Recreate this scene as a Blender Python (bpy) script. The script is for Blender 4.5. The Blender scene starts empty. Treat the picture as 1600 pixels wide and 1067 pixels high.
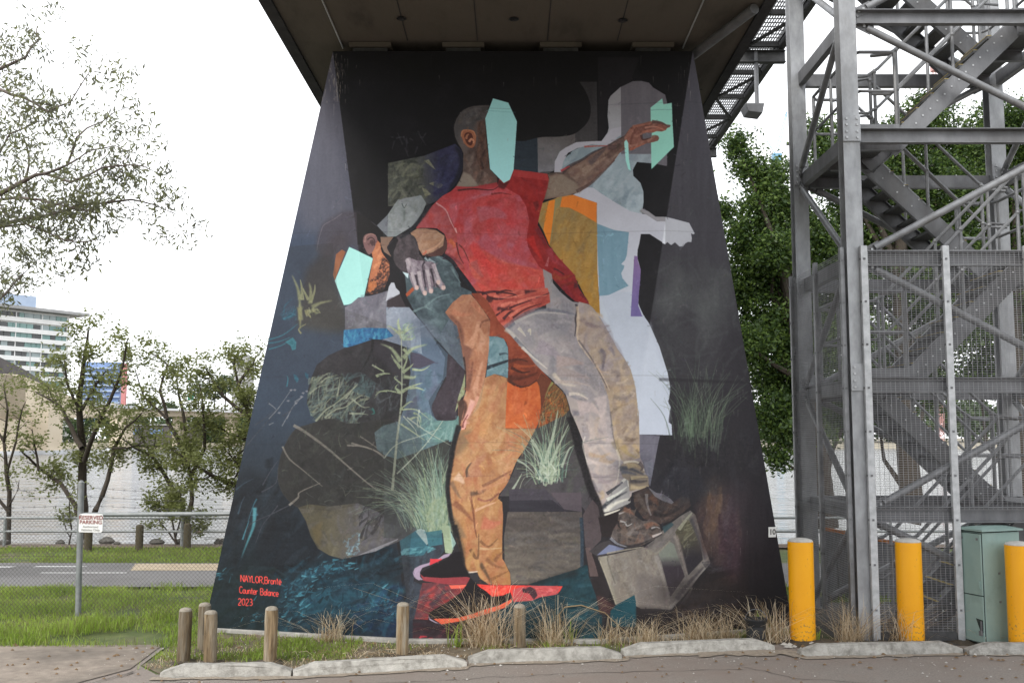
import bpy, math, random
import numpy as np
from mathutils import Vector, Matrix

random.seed(11)
RNG = np.random.RandomState(5)
SC = bpy.context.scene
COL = SC.collection

# ------------------------------------------------------------------ camera, sky, sun, exposure
EYE = 2.2
PITCH = 5.526
cd = bpy.data.cameras.new('camera')
cd.lens = 35.0; cd.sensor_width = 36.0; cd.clip_start = .05; cd.clip_end = 6000
cam = bpy.data.objects.new('camera', cd); COL.objects.link(cam)
cam.location = (0, 0, EYE); cam.rotation_euler = (math.radians(90 + PITCH), 0, 0)
SC.camera = cam

SUN_EL, SUN_AZ = math.radians(40), math.radians(214)      # high, behind the camera and to its left
w = bpy.data.worlds.new('World'); SC.world = w; w.use_nodes = True
nt = w.node_tree; nt.nodes.clear()
out = nt.nodes.new('ShaderNodeOutputWorld'); bg = nt.nodes.new('ShaderNodeBackground')
sky = nt.nodes.new('ShaderNodeTexSky'); sky.sky_type = 'NISHITA'; sky.sun_disc = False
sky.sun_elevation = SUN_EL; sky.sun_rotation = SUN_AZ; sky.dust_density = 2.0
tc = nt.nodes.new('ShaderNodeTexCoord'); nz = nt.nodes.new('ShaderNodeTexNoise')
nz.inputs['Scale'].default_value = 2.2; nz.inputs['Detail'].default_value = 5
cr = nt.nodes.new('ShaderNodeValToRGB')
cr.color_ramp.elements[0].position = .30; cr.color_ramp.elements[0].color = (.80, .80, .80, 1)
cr.color_ramp.elements[1].position = .62; cr.color_ramp.elements[1].color = (1, 1, 1, 1)
mx = nt.nodes.new('ShaderNodeMix'); mx.data_type = 'RGBA'
mx.inputs['B'].default_value = (10.6, 10.8, 11.1, 1)      # the white cloud sheet
nt.links.new(tc.outputs['Generated'], nz.inputs['Vector']); nt.links.new(nz.outputs['Fac'], cr.inputs['Fac'])
nt.links.new(cr.outputs['Color'], mx.inputs['Factor']); nt.links.new(sky.outputs['Color'], mx.inputs['A'])
nt.links.new(mx.outputs['Result'], bg.inputs['Color']); bg.inputs['Strength'].default_value = .10
nt.links.new(bg.outputs['Background'], out.inputs['Surface'])

sd = bpy.data.lights.new('sun', 'SUN'); sd.energy = 1.5; sd.angle = math.radians(18); sd.color = (1, .965, .91)
sun = bpy.data.objects.new('sun', sd); COL.objects.link(sun)
sun.rotation_euler = Vector((math.sin(SUN_AZ) * math.cos(SUN_EL), math.cos(SUN_AZ) * math.cos(SUN_EL), math.sin(SUN_EL))).to_track_quat('Z', 'Y').to_euler()
vs = SC.view_settings
vs.view_transform = 'Standard'; vs.look = 'None'; vs.gamma = 1; vs.use_curve_mapping = False
vs.exposure = 0.92
SC.cycles.max_bounces = 8; SC.cycles.transparent_max_bounces = 24
SC.cycles.use_denoising = True

# ------------------------------------------------------------------ helpers
FPX = 35.0 / 36.0 * 1600.0
_c, _s = math.cos(math.radians(PITCH)), math.sin(math.radians(PITCH))
def ray(x, y):
    a, b = (x - 800) / FPX, (533.5 - y) / FPX
    return a, _c - b * _s, _s + b * _c
def at(x, y, Y):
    """the point of the place seen at (x, y) of the 1600 px photograph, Y metres in front of the camera"""
    a, b, d = ray(x, y); t = Y / b
    return Vector((a * t, Y, EYE + d * t))
def on(x, y, z=0.0):
    """... the one that lies at height z"""
    a, b, d = ray(x, y); t = (z - EYE) / d
    return Vector((a * t, b * t, z))

def link(o, parent=None):
    COL.objects.link(o)
    if parent is not None:
        o.parent = parent
        o.matrix_parent_inverse = Matrix.Translation(parent.location).inverted()
    return o
def tag(o, label=None, cat=None, group=None, kind=None):
    if label: o['label'] = label
    if cat: o['category'] = cat
    if group: o['group'] = group
    if kind: o['kind'] = kind
    return o
def thing(name, label, cat, loc=(0, 0, 0), group=None):
    o = bpy.data.objects.new(name, None); COL.objects.link(o); o.location = loc; o.empty_display_size = .1
    return tag(o, label, cat, group)
def copy_tree(o, parent=None):
    c = o.copy(); COL.objects.link(c)
    if parent is not None:
        mpi = o.matrix_parent_inverse.copy(); c.parent = parent; c.matrix_parent_inverse = mpi
    for ch in list(o.children): copy_tree(ch, c)
    return c

class MB:
    """collects shapes; build() links them as one mesh object"""
    def __init__(s): s.v, s.f, s.m = [], [], []
    def add(s, v, f, m=0):
        n = len(s.v); s.v += [tuple(p) for p in v]; s.f += [tuple(i + n for i in q) for q in f]; s.m += [m] * len(f); return s
    def hexa(s, p, m=0):
        return s.add(p, [(0, 3, 2, 1), (4, 5, 6, 7), (0, 1, 5, 4), (1, 2, 6, 5), (2, 3, 7, 6), (3, 0, 4, 7)], m)
    def box(s, lo, hi, m=0):
        (a, b, c), (d, e, f) = lo, hi
        return s.hexa([(a, b, c), (d, b, c), (d, e, c), (a, e, c), (a, b, f), (d, b, f), (d, e, f), (a, e, f)], m)
    def bar(s, p, q, w, h, m=0, up=(0, 0, 1)):
        p, q, up = Vector(p), Vector(q), Vector(up); d = (q - p).normalized()
        if abs(d.dot(up)) > .98: up = Vector((0, 1, 0))
        x = d.cross(up).normalized() * w / 2; z = x.cross(d).normalized() * h / 2
        return s.hexa([p - x - z, p + x - z, q + x - z, q - x - z, p - x + z, p + x + z, q + x + z, q - x + z], m)
    def ibeam(s, p, q, w, h, t=.012, m=0, up=(0, 0, 1)):
        p, q, up = Vector(p), Vector(q), Vector(up); d = (q - p).normalized()
        if abs(d.dot(up)) > .98: up = Vector((0, 1, 0))
        x = d.cross(up).normalized(); z = x.cross(d).normalized()
        for k in (-1, 1): s.bar(p + z * k * (h - t) / 2, q + z * k * (h - t) / 2, w, t, m, up)
        return s.bar(p, q, t, h - 2 * t - .002, m, up)
    def channel(s, p, q, w, h, side=1, t=.010, m=0, up=(0, 0, 1)):
        p, q, up = Vector(p), Vector(q), Vector(up); d = (q - p).normalized()
        x = d.cross(up).normalized() * side; z = x.cross(d).normalized() * side
        for k in (-1, 1): s.bar(p + x * w / 2 + z * k * (h - t) / 2, q + x * w / 2 + z * k * (h - t) / 2, w, t, m, up)
        return s.bar(p + x * t / 2, q + x * t / 2, t, h - 2 * t - .002, m, up)
    def tube(s, pts, r, n=8, m=0, cap=True):
        pts = [Vector(p) for p in pts]; rr = r if isinstance(r, (list, tuple)) else [r] * len(pts)
        base = len(s.v); ref = Vector((.31, .17, .93))
        for i, p in enumerate(pts):
            d = (pts[min(i + 1, len(pts) - 1)] - pts[max(i - 1, 0)]).normalized()
            if abs(d.dot(ref)) > .97: ref = Vector((.9, .3, .1))
            x = d.cross(ref).normalized(); y = d.cross(x).normalized()
            for k in range(n):
                a = 2 * math.pi * k / n; s.v.append(tuple(p + (x * math.cos(a) + y * math.sin(a)) * rr[i]))
        for i in range(len(pts) - 1):
            for k in range(n):
                a, b = base + i * n + k, base + i * n + (k + 1) % n
                s.f.append((a, b, b + n, a + n)); s.m.append(m)
        if cap:
            s.f.append(tuple(base + k for k in range(n))[::-1]); s.f.append(tuple(base + (len(pts) - 1) * n + k for k in range(n))); s.m += [m, m]
        return s
    def lathe(s, prof, n=24, o=(0, 0, 0), m=0):
        base = len(s.v); o = Vector(o)
        for r, z in prof:
            for k in range(n):
                a = 2 * math.pi * k / n; s.v.append((o.x + r * math.cos(a), o.y + r * math.sin(a), o.z + z))
        for i in range(len(prof) - 1):
            for k in range(n):
                a, b = base + i * n + k, base + i * n + (k + 1) % n
                s.f.append((a, b, b + n, a + n)); s.m.append(m)
        s.f.append(tuple(base + (len(prof) - 1) * n + k for k in range(n))); s.m.append(m)
        return s
    def prism(s, poly, d, m=0):
        """poly = 3D loop, pushed along d"""
        n = len(poly); d = Vector(d); v = [Vector(p) for p in poly] + [Vector(p) + d for p in poly]
        return s.add(v, [tuple(range(n))[::-1], tuple(range(n, 2 * n))] + [(i, (i + 1) % n, n + (i + 1) % n, n + i) for i in range(n)], m)
    def build(s, name, mats, parent=None, smooth=False, bevel=0, fix=True):
        me = bpy.data.meshes.new(name); me.from_pydata(s.v, [], s.f)
        for m in (mats if isinstance(mats, (list, tuple)) else [mats]): me.materials.append(m)
        me.polygons.foreach_set('material_index', s.m)
        if fix:
            import bmesh
            bm = bmesh.new(); bm.from_mesh(me); bmesh.ops.recalc_face_normals(bm, faces=bm.faces)
            if bevel: bmesh.ops.bevel(bm, geom=[e for e in bm.edges if len(e.link_faces) == 2 and e.calc_face_angle(0) > .6], offset=bevel, segments=2, affect='EDGES', profile=.6, clamp_overlap=True)
            bm.to_mesh(me); bm.free()
        if smooth:
            me.polygons.foreach_set('use_smooth', [True] * len(me.polygons))
            try: me.set_sharp_from_angle(angle=math.radians(40))
            except Exception: pass
        o = bpy.data.objects.new(name, me)
        return link(o, parent)

def np_mesh(name, verts, faces, mats, idx=None, parent=None):
    """verts (n,3), faces (m,k) numpy"""
    me = bpy.data.meshes.new(name); k = faces.shape[1]
    me.vertices.add(len(verts)); me.vertices.foreach_set('co', verts.astype(np.float32).ravel())
    me.loops.add(faces.size); me.loops.foreach_set('vertex_index', faces.astype(np.int32).ravel())
    me.polygons.add(len(faces)); me.polygons.foreach_set('loop_start', np.arange(0, faces.size, k, dtype=np.int32))
    for m in mats: me.materials.append(m)
    if idx is not None: me.polygons.foreach_set('material_index', idx.astype(np.int32))
    me.update(calc_edges=True)
    return link(bpy.data.objects.new(name, me), parent)

# ------------------------------------------------------------------ materials
def lin(r, g, b):
    return tuple((c / 255 / 12.92) if c / 255 <= .04045 else ((c / 255 + .055) / 1.055) ** 2.4 for c in (r, g, b))
def M(name, c1, c2=None, scale=4., rough=.7, bump=.0, bscale=None, metal=0., stretch=(1, 1, 1), c3=None, s3=.6, t3=(.45, .65), spec=.4, detail=6, rnd=0., coat=0.):
    m = bpy.data.materials.new(name); m.use_nodes = True; n = m.node_tree; L = n.links
    p = n.nodes['Principled BSDF']; p.inputs['Roughness'].default_value = rough; p.inputs['Metallic'].default_value = metal
    p.inputs['Specular IOR Level'].default_value = spec; p.inputs['Coat Weight'].default_value = coat
    t = n.nodes.new('ShaderNodeTexCoord'); mp = n.nodes.new('ShaderNodeMapping'); mp.inputs['Scale'].default_value = stretch
    L.new(t.outputs['Object'], mp.inputs['Vector'])
    a = n.nodes.new('ShaderNodeTexNoise'); a.inputs['Scale'].default_value = scale; a.inputs['Detail'].default_value = detail; a.inputs['Roughness'].default_value = .62
    L.new(mp.outputs['Vector'], a.inputs['Vector'])
    r = n.nodes.new('ShaderNodeValToRGB'); r.color_ramp.elements[0].position = .32; r.color_ramp.elements[1].position = .68
    r.color_ramp.elements[0].color = (*c1, 1); r.color_ramp.elements[1].color = (*(c2 or c1), 1)
    L.new(a.outputs['Fac'], r.inputs['Fac']); col = r.outputs['Color']
    if c3:
        b = n.nodes.new('ShaderNodeTexNoise'); b.inputs['Scale'].default_value = s3; b.inputs['Detail'].default_value = 8; b.inputs['Roughness'].default_value = .65
        L.new(mp.outputs['Vector'], b.inputs['Vector'])
        q = n.nodes.new('ShaderNodeMapRange'); q.inputs['From Min'].default_value = t3[0]; q.inputs['From Max'].default_value = t3[1]
        L.new(b.outputs['Fac'], q.inputs['Value'])
        x = n.nodes.new('ShaderNodeMix'); x.data_type = 'RGBA'; L.new(q.outputs['Result'], x.inputs['Factor']); L.new(col, x.inputs['A']); x.inputs['B'].default_value = (*c3, 1)
        col = x.outputs['Result']
    if rnd:
        oi = n.nodes.new('ShaderNodeObjectInfo'); q = n.nodes.new('ShaderNodeMapRange'); q.inputs['To Min'].default_value = 1 - rnd; q.inputs['To Max'].default_value = 1 + rnd
        L.new(oi.outputs['Random'], q.inputs['Value'])
        x = n.nodes.new('ShaderNodeMix'); x.data_type = 'RGBA'; x.blend_type = 'MULTIPLY'; x.inputs['Factor'].default_value = 1
        L.new(col, x.inputs['A']); L.new(q.outputs['Result'], x.inputs['B']); col = x.outputs['Result']
    L.new(col, p.inputs['Base Color'])
    if bump:
        c = n.nodes.new('ShaderNodeTexNoise'); c.inputs['Scale'].default_value = bscale or scale * 4; c.inputs['Detail'].default_value = 5
        L.new(mp.outputs['Vector'], c.inputs['Vector'])
        d = n.nodes.new('ShaderNodeBump'); d.inputs['Strength'].default_value = bump; d.inputs['Distance'].default_value = .02
        L.new(c.outputs['Fac'], d.inputs['Height']); L.new(d.outputs['Normal'], p.inputs['Normal'])
    return m
def leaf_mat(name, c1, c2, trans=.35, rough=.5, scale=1.2):
    m = M(name, c1, c2, scale, rough, detail=3, spec=.3); n = m.node_tree; p = n.nodes['Principled BSDF']; o = n.nodes['Material Output']
    t = n.nodes.new('ShaderNodeBsdfTranslucent'); x = n.nodes.new('ShaderNodeMixShader'); x.inputs['Fac'].default_value = trans
    n.links.new(p.inputs['Base Color'].links[0].from_socket, t.inputs['Color'])
    n.links.new(p.outputs['BSDF'], x.inputs[1]); n.links.new(t.outputs['BSDF'], x.inputs[2]); n.links.new(x.outputs['Shader'], o.inputs['Surface'])
    return m

K = {}
K['asphalt'] = M('asphalt', (.17, .149, .13), (.265, .232, .205), 55, .9, .5, 160, c3=(.21, .17, .145), s3=.9, t3=(.42, .66))
K['road'] = M('road_asphalt', (.13, .125, .125), (.18, .175, .172), 60, .9, .3, 120, c3=(.105, .10, .098), s3=.5)
K['slab'] = M('driveway_concrete', (.19, .155, .125), (.29, .245, .20), 9, .9, .4, 90, c3=(.10, .085, .07), s3=.7, t3=(.45, .7))
K['soil'] = M('soil', (.085, .065, .045), (.19, .155, .105), 7, .95, .8, 40, c3=(.06, .075, .03), s3=1.1, t3=(.5, .62))
K['turf'] = M('turf_soil', (.05, .075, .02), (.11, .13, .045), 5, .95, .6, 40, c3=(.12, .10, .06), s3=.9, t3=(.5, .68))
K['dirt'] = M('bank_dirt', (.10, .075, .055), (.17, .13, .10), 6, .95, .7, 30)
K['white_paint'] = M('road_paint_white', (.42, .42, .42), (.62, .62, .6), 14, .8)
K['beige_paint'] = M('road_paint_beige', (.33, .27, .19), (.43, .35, .25), 6, .85, c3=(.3, .24, .16), s3=2)
K['galv'] = M('galvanised_steel', (.125, .127, .134), (.205, .208, .218), 5, .48, .06, 60, metal=.25, c3=(.088, .085, .084), s3=1.1, t3=(.5, .74), stretch=(1, 1, .45))
K['galv_col'] = M('galvanised_column', (.25, .257, .268), (.40, .41, .425), 7, .45, .06, 60, metal=.3, c3=(.19, .19, .19), s3=1.6, t3=(.5, .72), stretch=(1, 1, .5))
K['galv_tube'] = M('galvanised_tube', (.165, .168, .175), (.26, .265, .275), 9, .45, .05, 60, metal=.3, c3=(.14, .135, .13), s3=1.4, t3=(.52, .72))
K['galv_light'] = M('galvanised_steel_bright', (.36, .37, .38), (.54, .55, .56), 12, .45, .05, 60, metal=.3)
K['mesh'] = M('galvanised_wire', (.24, .24, .25), (.32, .32, .33), 9, .5, metal=.3)
K['fence'] = M('fence_wire', (.05, .047, .044), (.09, .085, .08), 9, .7, metal=.2)
K['rail'] = M('grey_rail', (.17, .185, .185), (.25, .26, .26), 12, .5, metal=.3, c3=(.25, .17, .11), s3=4, t3=(.62, .7))
K['darksteel'] = M('dark_steel', (.05, .05, .052), (.09, .09, .092), 12, .5, metal=.3)
K['tread'] = M('tread_grating', (.10, .102, .105), (.16, .162, .165), 60, .6, .6, 120, metal=.3)
K['nosing'] = M('tread_nosing', (.40, .30, .08), (.52, .40, .12), 20, .7)
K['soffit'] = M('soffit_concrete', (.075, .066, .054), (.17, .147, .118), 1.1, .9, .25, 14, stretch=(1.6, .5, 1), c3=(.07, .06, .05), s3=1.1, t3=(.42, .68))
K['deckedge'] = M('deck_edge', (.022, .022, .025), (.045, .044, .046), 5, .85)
K['conc'] = M('pale_concrete', (.25, .24, .22), (.40, .385, .355), 8, .9, .35, 60, c3=(.17, .16, .145), s3=3, t3=(.5, .7))
K['stop'] = M('kerb_concrete', (.27, .26, .235), (.42, .405, .37), 10, .9, .5, 70, c3=(.15, .14, .122), s3=11, t3=(.46, .72), rnd=.16)
K['pierdark'] = M('pier_side_paint', (.03, .03, .035), (.055, .055, .06), 3, .7, .1, 20)
K['timber'] = M('weathered_timber', (.075, .05, .026), (.26, .19, .11), 7, .85, .7, 26, stretch=(7, 7, .6), c3=(.27, .235, .18), s3=2.0, t3=(.47, .62), rnd=.3)
K['timber_top'] = M('timber_end_grain', (.19, .165, .13), (.30, .27, .22), 24, .9, .4, 60)
K['timber_dark'] = M('dark_timber', (.045, .036, .02), (.085, .07, .04), 9, .9, .4, 26, stretch=(6, 6, .7))
K['yellow'] = M('bollard_yellow', (.80, .35, .004), (.88, .41, .006), 2.2, .42, .03, 30, c3=(.50, .25, .05), s3=2.6, t3=(.60, .72), spec=.4, stretch=(1, 1, .6))
K['cap'] = M('bollard_cap', (.40, .385, .35), (.52, .50, .46), 14, .85, .3, 50)
K['teal'] = M('cabinet_paint', (.21, .30, .275), (.25, .345, .315), 4, .45, .03, 40, c3=(.18, .25, .225), s3=2.5, t3=(.58, .74))
K['teal_dark'] = M('cabinet_gap', (.02, .03, .028), None, 4, .7)
K['sign'] = M('sign_white', (.66, .66, .64), (.76, .76, .74), 8, .5)
K['signred'] = M('sign_red', (.22, .05, .04), None, 5, .6)
K['signgrey'] = M('sign_grey', (.25, .24, .23), None, 5, .6)
K['black'] = M('black_paint', (.02, .02, .022), None, 5, .5)
K['bark'] = M('dark_bark', (.030, .024, .018), (.065, .052, .04), 10, .95, .6, 40, stretch=(3, 3, .6))
K['gumbark'] = M('gum_bark', (.075, .06, .052), (.16, .13, .115), 7, .9, .4, 30, stretch=(3, 3, .7))
K['mang1'] = leaf_mat('mangrove_leaf_dark', (.12, .14, .045), (.18, .20, .07), .5)
K['mang2'] = leaf_mat('mangrove_leaf_olive', (.15, .175, .055), (.22, .235, .085), .5)
K['gum1'] = leaf_mat('gum_leaf_olive', (.14, .155, .065), (.22, .23, .105), .45)
K['gum2'] = leaf_mat('gum_leaf_grey', (.12, .125, .085), (.17, .175, .12), .5)
K['fic1'] = leaf_mat('fig_leaf_deep', (.026, .052, .014), (.048, .085, .022), .32, .42, .8)
K['fic2'] = leaf_mat('fig_leaf_fresh', (.075, .125, .025), (.13, .195, .042), .42, .45, .8)
K['far_leaf'] = leaf_mat('far_leaf', (.05, .075, .035), (.09, .12, .06), .2)
K['grass1'] = leaf_mat('grass_fresh', (.19, .29, .035), (.32, .43, .075), .45)
K['grass2'] = leaf_mat('grass_dull', (.14, .17, .045), (.25, .25, .09), .4)
K['straw1'] = leaf_mat('straw_pale', (.60, .49, .34), (.78, .67, .50), .4)
K['straw2'] = leaf_mat('straw_brown', (.28, .19, .10), (.42, .31, .18), .35)
K['rock'] = M('dark_rock', (.07, .066, .06), (.16, .15, .135), 6, .9, .8, 14, rnd=.3)
K['hwhite'] = M('far_white_render', (.74, .74, .73), (.82, .82, .81), .3, .8)
K['hglass1'] = M('far_glass_teal', (.10, .20, .19), (.19, .31, .29), .12, .25, spec=.6)
K['hglass2'] = M('far_glass_dark', (.03, .035, .035), (.07, .075, .075), .2, .25, spec=.6)
K['hglass3'] = M('far_glass_grey', (.20, .25, .26), (.32, .38, .38), .2, .25, spec=.6)
K['hgrey'] = M('far_grey', (.30, .30, .30), (.38, .38, .38), .3, .8)
K['beige'] = M('far_beige_concrete', (.50, .42, .31), (.60, .52, .40), .08, .85)
K['pale'] = M('far_pale_concrete', (.46, .47, .49), (.56, .57, .58), .1, .85)
K['barrier'] = M('far_dark_barrier', (.07, .06, .06), (.11, .10, .095), .4, .8)
K['blue'] = M('far_blue_glass', (.16, .24, .44), (.22, .31, .52), .12, .3)  # blue paled to stand in for haze over the far bank
K['paleblue'] = M('far_pale_blue', (.34, .42, .55), (.40, .48, .6), .3, .5)
K['red'] = M('far_red_panel', (.45, .17, .17), (.52, .22, .22), .3, .6)  # red lightened, distance haze put into the colour
K['fargreen'] = M('far_green_panel', (.02, .20, .14), (.03, .25, .18), .3, .6)
K['crane_blue'] = M('crane_blue', (.16, .33, .46), None, 1, .5)
K['crane_red'] = M('crane_red', (.5, .26, .24), None, 1, .5)
K['orange'] = M('orange_panel', (.55, .17, .02), None, 1, .6)
K['farbank'] = M('far_bank', (.18, .16, .12), (.30, .27, .21), .05, .95)
K['litter'] = M('fallen_leaf', (.10, .06, .03), (.2, .13, .07), 20, .9)
K['pebble'] = M('pale_pebble', (.35, .33, .30), (.5, .48, .44), 20, .9)
K['pot'] = M('black_plastic', (.02, .022, .024), (.035, .036, .038), 6, .5)

# river: brown water with a chop of small waves
m = M('river_water', (.10, .10, .098), (.14, .14, .136), .02, .12, spec=.5, detail=2); K['water'] = m
n = m.node_tree; p = n.nodes['Principled BSDF']; p.inputs['IOR'].default_value = 1.45; p.inputs['Specular IOR Level'].default_value = .7
t = n.nodes.new('ShaderNodeTexCoord'); bp = n.nodes.new('ShaderNodeBump'); bp.inputs['Strength'].default_value = 1.0; bp.inputs['Distance'].default_value = .42
a = n.nodes.new('ShaderNodeTexNoise'); a.inputs['Scale'].default_value = .9; a.inputs['Detail'].default_value = 6; a.inputs['Distortion'].default_value = .4
mp = n.nodes.new('ShaderNodeMapping'); mp.inputs['Scale'].default_value = (.55, 1.5, 1)
n.links.new(t.outputs['Object'], mp.inputs['Vector']); n.links.new(mp.outputs['Vector'], a.inputs['Vector']); b2 = n.nodes.new('ShaderNodeTexNoise'); b2.inputs['Scale'].default_value = .16; b2.inputs['Detail'].default_value = 4; n.links.new(mp.outputs['Vector'], b2.inputs['Vector'])
sm = n.nodes.new('ShaderNodeMath'); sm.operation = 'MULTIPLY_ADD'; sm.inputs[1].default_value = 5.0; n.links.new(b2.outputs['Fac'], sm.inputs[0]); n.links.new(a.outputs['Fac'], sm.inputs[2])
n.links.new(sm.outputs[0], bp.inputs['Height']); n.links.new(bp.outputs['Normal'], p.inputs['Normal'])

m = K['yellow']; n = m.node_tree; p = n.nodes['Principled BSDF']; src = p.inputs['Base Color'].links[0].from_socket
t = n.nodes.new('ShaderNodeTexCoord'); sx = n.nodes.new('ShaderNodeSeparateXYZ'); n.links.new(t.outputs['Object'], sx.inputs['Vector'])
a = n.nodes.new('ShaderNodeTexNoise'); a.inputs['Scale'].default_value = 34; a.inputs['Detail'].default_value = 7; n.links.new(t.outputs['Object'], a.inputs['Vector'])
h = n.nodes.new('ShaderNodeMapRange'); h.inputs['From Min'].default_value = .0; h.inputs['From Max'].default_value = .5; h.inputs['To Min'].default_value = .015; h.inputs['To Max'].default_value = -.13
n.links.new(sx.outputs['Z'], h.inputs['Value'])
ad = n.nodes.new('ShaderNodeMath'); ad.operation = 'ADD'; n.links.new(a.outputs['Fac'], ad.inputs[0]); n.links.new(h.outputs['Result'], ad.inputs[1])
q = n.nodes.new('ShaderNodeMapRange'); q.inputs['From Min'].default_value = .53; q.inputs['From Max'].default_value = .60; q.inputs['To Max'].default_value = .75; n.links.new(ad.outputs[0], q.inputs['Value'])
x = n.nodes.new('ShaderNodeMix'); x.data_type = 'RGBA'; n.links.new(q.outputs['Result'], x.inputs['Factor']); n.links.new(src, x.inputs['A']); x.inputs['B'].default_value = (.26, .17, .07, 1); n.links.new(x.outputs['Result'], p.inputs['Base Color'])
def paint_mural(W, H, T, PX):
    """Paints the wall picture on a W x H canvas. T maps tracing points to canvas pixels, PX = canvas pixels per tracing unit."""
    R = np.random.RandomState(7)
    img = np.zeros((H, W, 3), np.float32)

    def field(cx, cy, seed):
        r = np.random.RandomState(seed)
        ny, nx = int(H / cy) + 4, int(W / cx) + 4
        g = r.rand(ny, nx).astype(np.float32)
        ys, xs = np.arange(H) / cy, np.arange(W) / cx
        iy, ix = ys.astype(int), xs.astype(int)
        fy, fx = ys - iy, xs - ix
        fy, fx = (fy * fy * (3 - 2 * fy))[:, None], (fx * fx * (3 - 2 * fx))[None, :]
        a = g[iy][:, ix]; b = g[iy][:, ix + 1]; c = g[iy + 1][:, ix]; d = g[iy + 1][:, ix + 1]
        return ((a * (1 - fx) + b * fx) * (1 - fy) + (c * (1 - fx) + d * fx) * fy - 0.5).astype(np.float32)

    NZ = field(70, 70, 1) * .5 + field(26, 30, 2) * .3 + field(9, 9, 3) * .2
    NV = field(7, 60, 4) * .5 + field(3, 22, 5) * .3 + field(18, 80, 6) * .4     # vertical brush drag
    NH = field(60, 6, 7) * .5 + field(24, 3, 8) * .3 + field(80, 16, 9) * .4     # horizontal brush drag
    NF = field(3, 3, 10)
    TEX = {'n': NZ, 'v': NV, 'h': NH, 'f': NF}

    def N(s, ox=0., oy=0., k=1.):
        v = [float(q) for q in s.replace(',', ' ').split()]
        return [(ox + v[i] / k, oy + v[i + 1] / k) for i in range(0, len(v), 2)]

    def smooth(p, n=5, closed=True):
        out = []; m = len(p)
        for i in range(m if closed else m - 1):
            if closed:
                a, b, c, d = p[i - 1], p[i], p[(i + 1) % m], p[(i + 2) % m]
            else:
                a, b, c, d = p[max(i - 1, 0)], p[i], p[i + 1], p[min(i + 2, m - 1)]
            for k in range(n):
                t = k / n
                out.append(tuple(.5 * (2 * b[j] + (c[j] - a[j]) * t + (2 * a[j] - 5 * b[j] + 4 * c[j] - d[j]) * t * t
                                       + (3 * b[j] - a[j] - 3 * c[j] + d[j]) * t ** 3) for j in (0, 1)))
        if not closed: out.append(p[-1])
        return out

    def cov(pts, ss=3):
        q = np.array([T(x, y) for x, y in pts], np.float64)
        x0, y0 = np.floor(q.min(0)).astype(int) - 1; x1, y1 = np.ceil(q.max(0)).astype(int) + 2
        x0, y0, x1, y1 = max(x0, 0), max(y0, 0), min(x1, W), min(y1, H)
        if x1 <= x0 or y1 <= y0: return None
        w, h = (x1 - x0) * ss, (y1 - y0) * ss
        acc = np.zeros((h, w + 1), np.int16)
        p = (q - (x0, y0)) * ss
        for (ax, ay), (bx, by) in zip(p, np.roll(p, -1, 0)):
            if ay == by: continue
            sg = 1
            if ay > by: ax, ay, bx, by, sg = bx, by, ax, ay, -1
            r0, r1 = max(int(np.ceil(ay - .5)), 0), min(int(np.ceil(by - .5)), h)
            if r1 <= r0: continue
            rows = np.arange(r0, r1)
            xs = np.clip(np.round(ax + (rows + .5 - ay) * (bx - ax) / (by - ay)), 0, w).astype(int)
            acc[rows, xs] += sg
        ins = (np.cumsum(acc, 1)[:, :w] != 0)
        return (x0, y0, x1, y1, ins.reshape(y1 - y0, ss, x1 - x0, ss).mean((1, 3)).astype(np.float32))

    def blur(a, r):
        for _ in range(2):
            for ax in (0, 1):
                k = 2 * r + 1
                pad = [(0, 0), (0, 0)]; pad[ax] = (r + 1, r)
                cs = np.cumsum(np.pad(a, pad), ax)
                a = ((cs[k:] - cs[:-k]) if ax == 0 else (cs[:, k:] - cs[:, :-k])) / k
        return a.astype(np.float32)

    def fill(pts, col, amp=10, tex='n', alpha=1., sm=False, soft=0, col2=None, g=None, clip=None):
        if sm: pts = smooth(pts)
        if soft:
            q = np.array(pts); e = soft * 2.2
            pass
        r = cov(pts)
        if r is None: return
        x0, y0, x1, y1, m = r
        if soft:
            s = max(1, int(soft * PX)); pd = 2 * s + 2
            X0, Y0, X1, Y1 = max(x0 - pd, 0), max(y0 - pd, 0), min(x1 + pd, W), min(y1 + pd, H)
            mm = np.zeros((Y1 - Y0, X1 - X0), np.float32); mm[y0 - Y0:y1 - Y0, x0 - X0:x1 - X0] = m
            m = blur(mm, s); x0, y0, x1, y1 = X0, Y0, X1, Y1
        if clip is not None: m = m * clip[y0:y1, x0:x1]
        base = np.array(col, np.float32)[None, None]
        if col2 is not None:
            a, b = np.array(T(*g[0])), np.array(T(*g[1])); d = b - a
            yy, xx = np.mgrid[y0:y1, x0:x1]
            t = np.clip(((xx - a[0]) * d[0] + (yy - a[1]) * d[1]) / (d @ d), 0, 1)
            t = np.clip(t + NZ[y0:y1, x0:x1] * .35, 0, 1)[..., None].astype(np.float32)
            base = base * (1 - t) + np.array(col2, np.float32)[None, None] * t
        n = TEX[tex][y0:y1, x0:x1, None] * amp * 2 + NF[y0:y1, x0:x1, None] * amp * .35
        m = (m * alpha)[..., None]
        img[y0:y1, x0:x1] = img[y0:y1, x0:x1] * (1 - m) + (base + n) * m

    def full(pts, sm=False):
        if sm: pts = smooth(pts)
        z = np.zeros((H, W), np.float32); r = cov(pts, 2)
        z[r[1]:r[3], r[0]:r[2]] = r[4]
        return z

    def tone(pts, k, sat=1.):
        r = cov(pts); x0, y0, x1, y1, m = r; m = m[..., None]; a = img[y0:y1, x0:x1]; g_ = a.mean(2, keepdims=True)
        img[y0:y1, x0:x1] = a * (1 - m) + (g_ + (a - g_) * sat) * k * m

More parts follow.
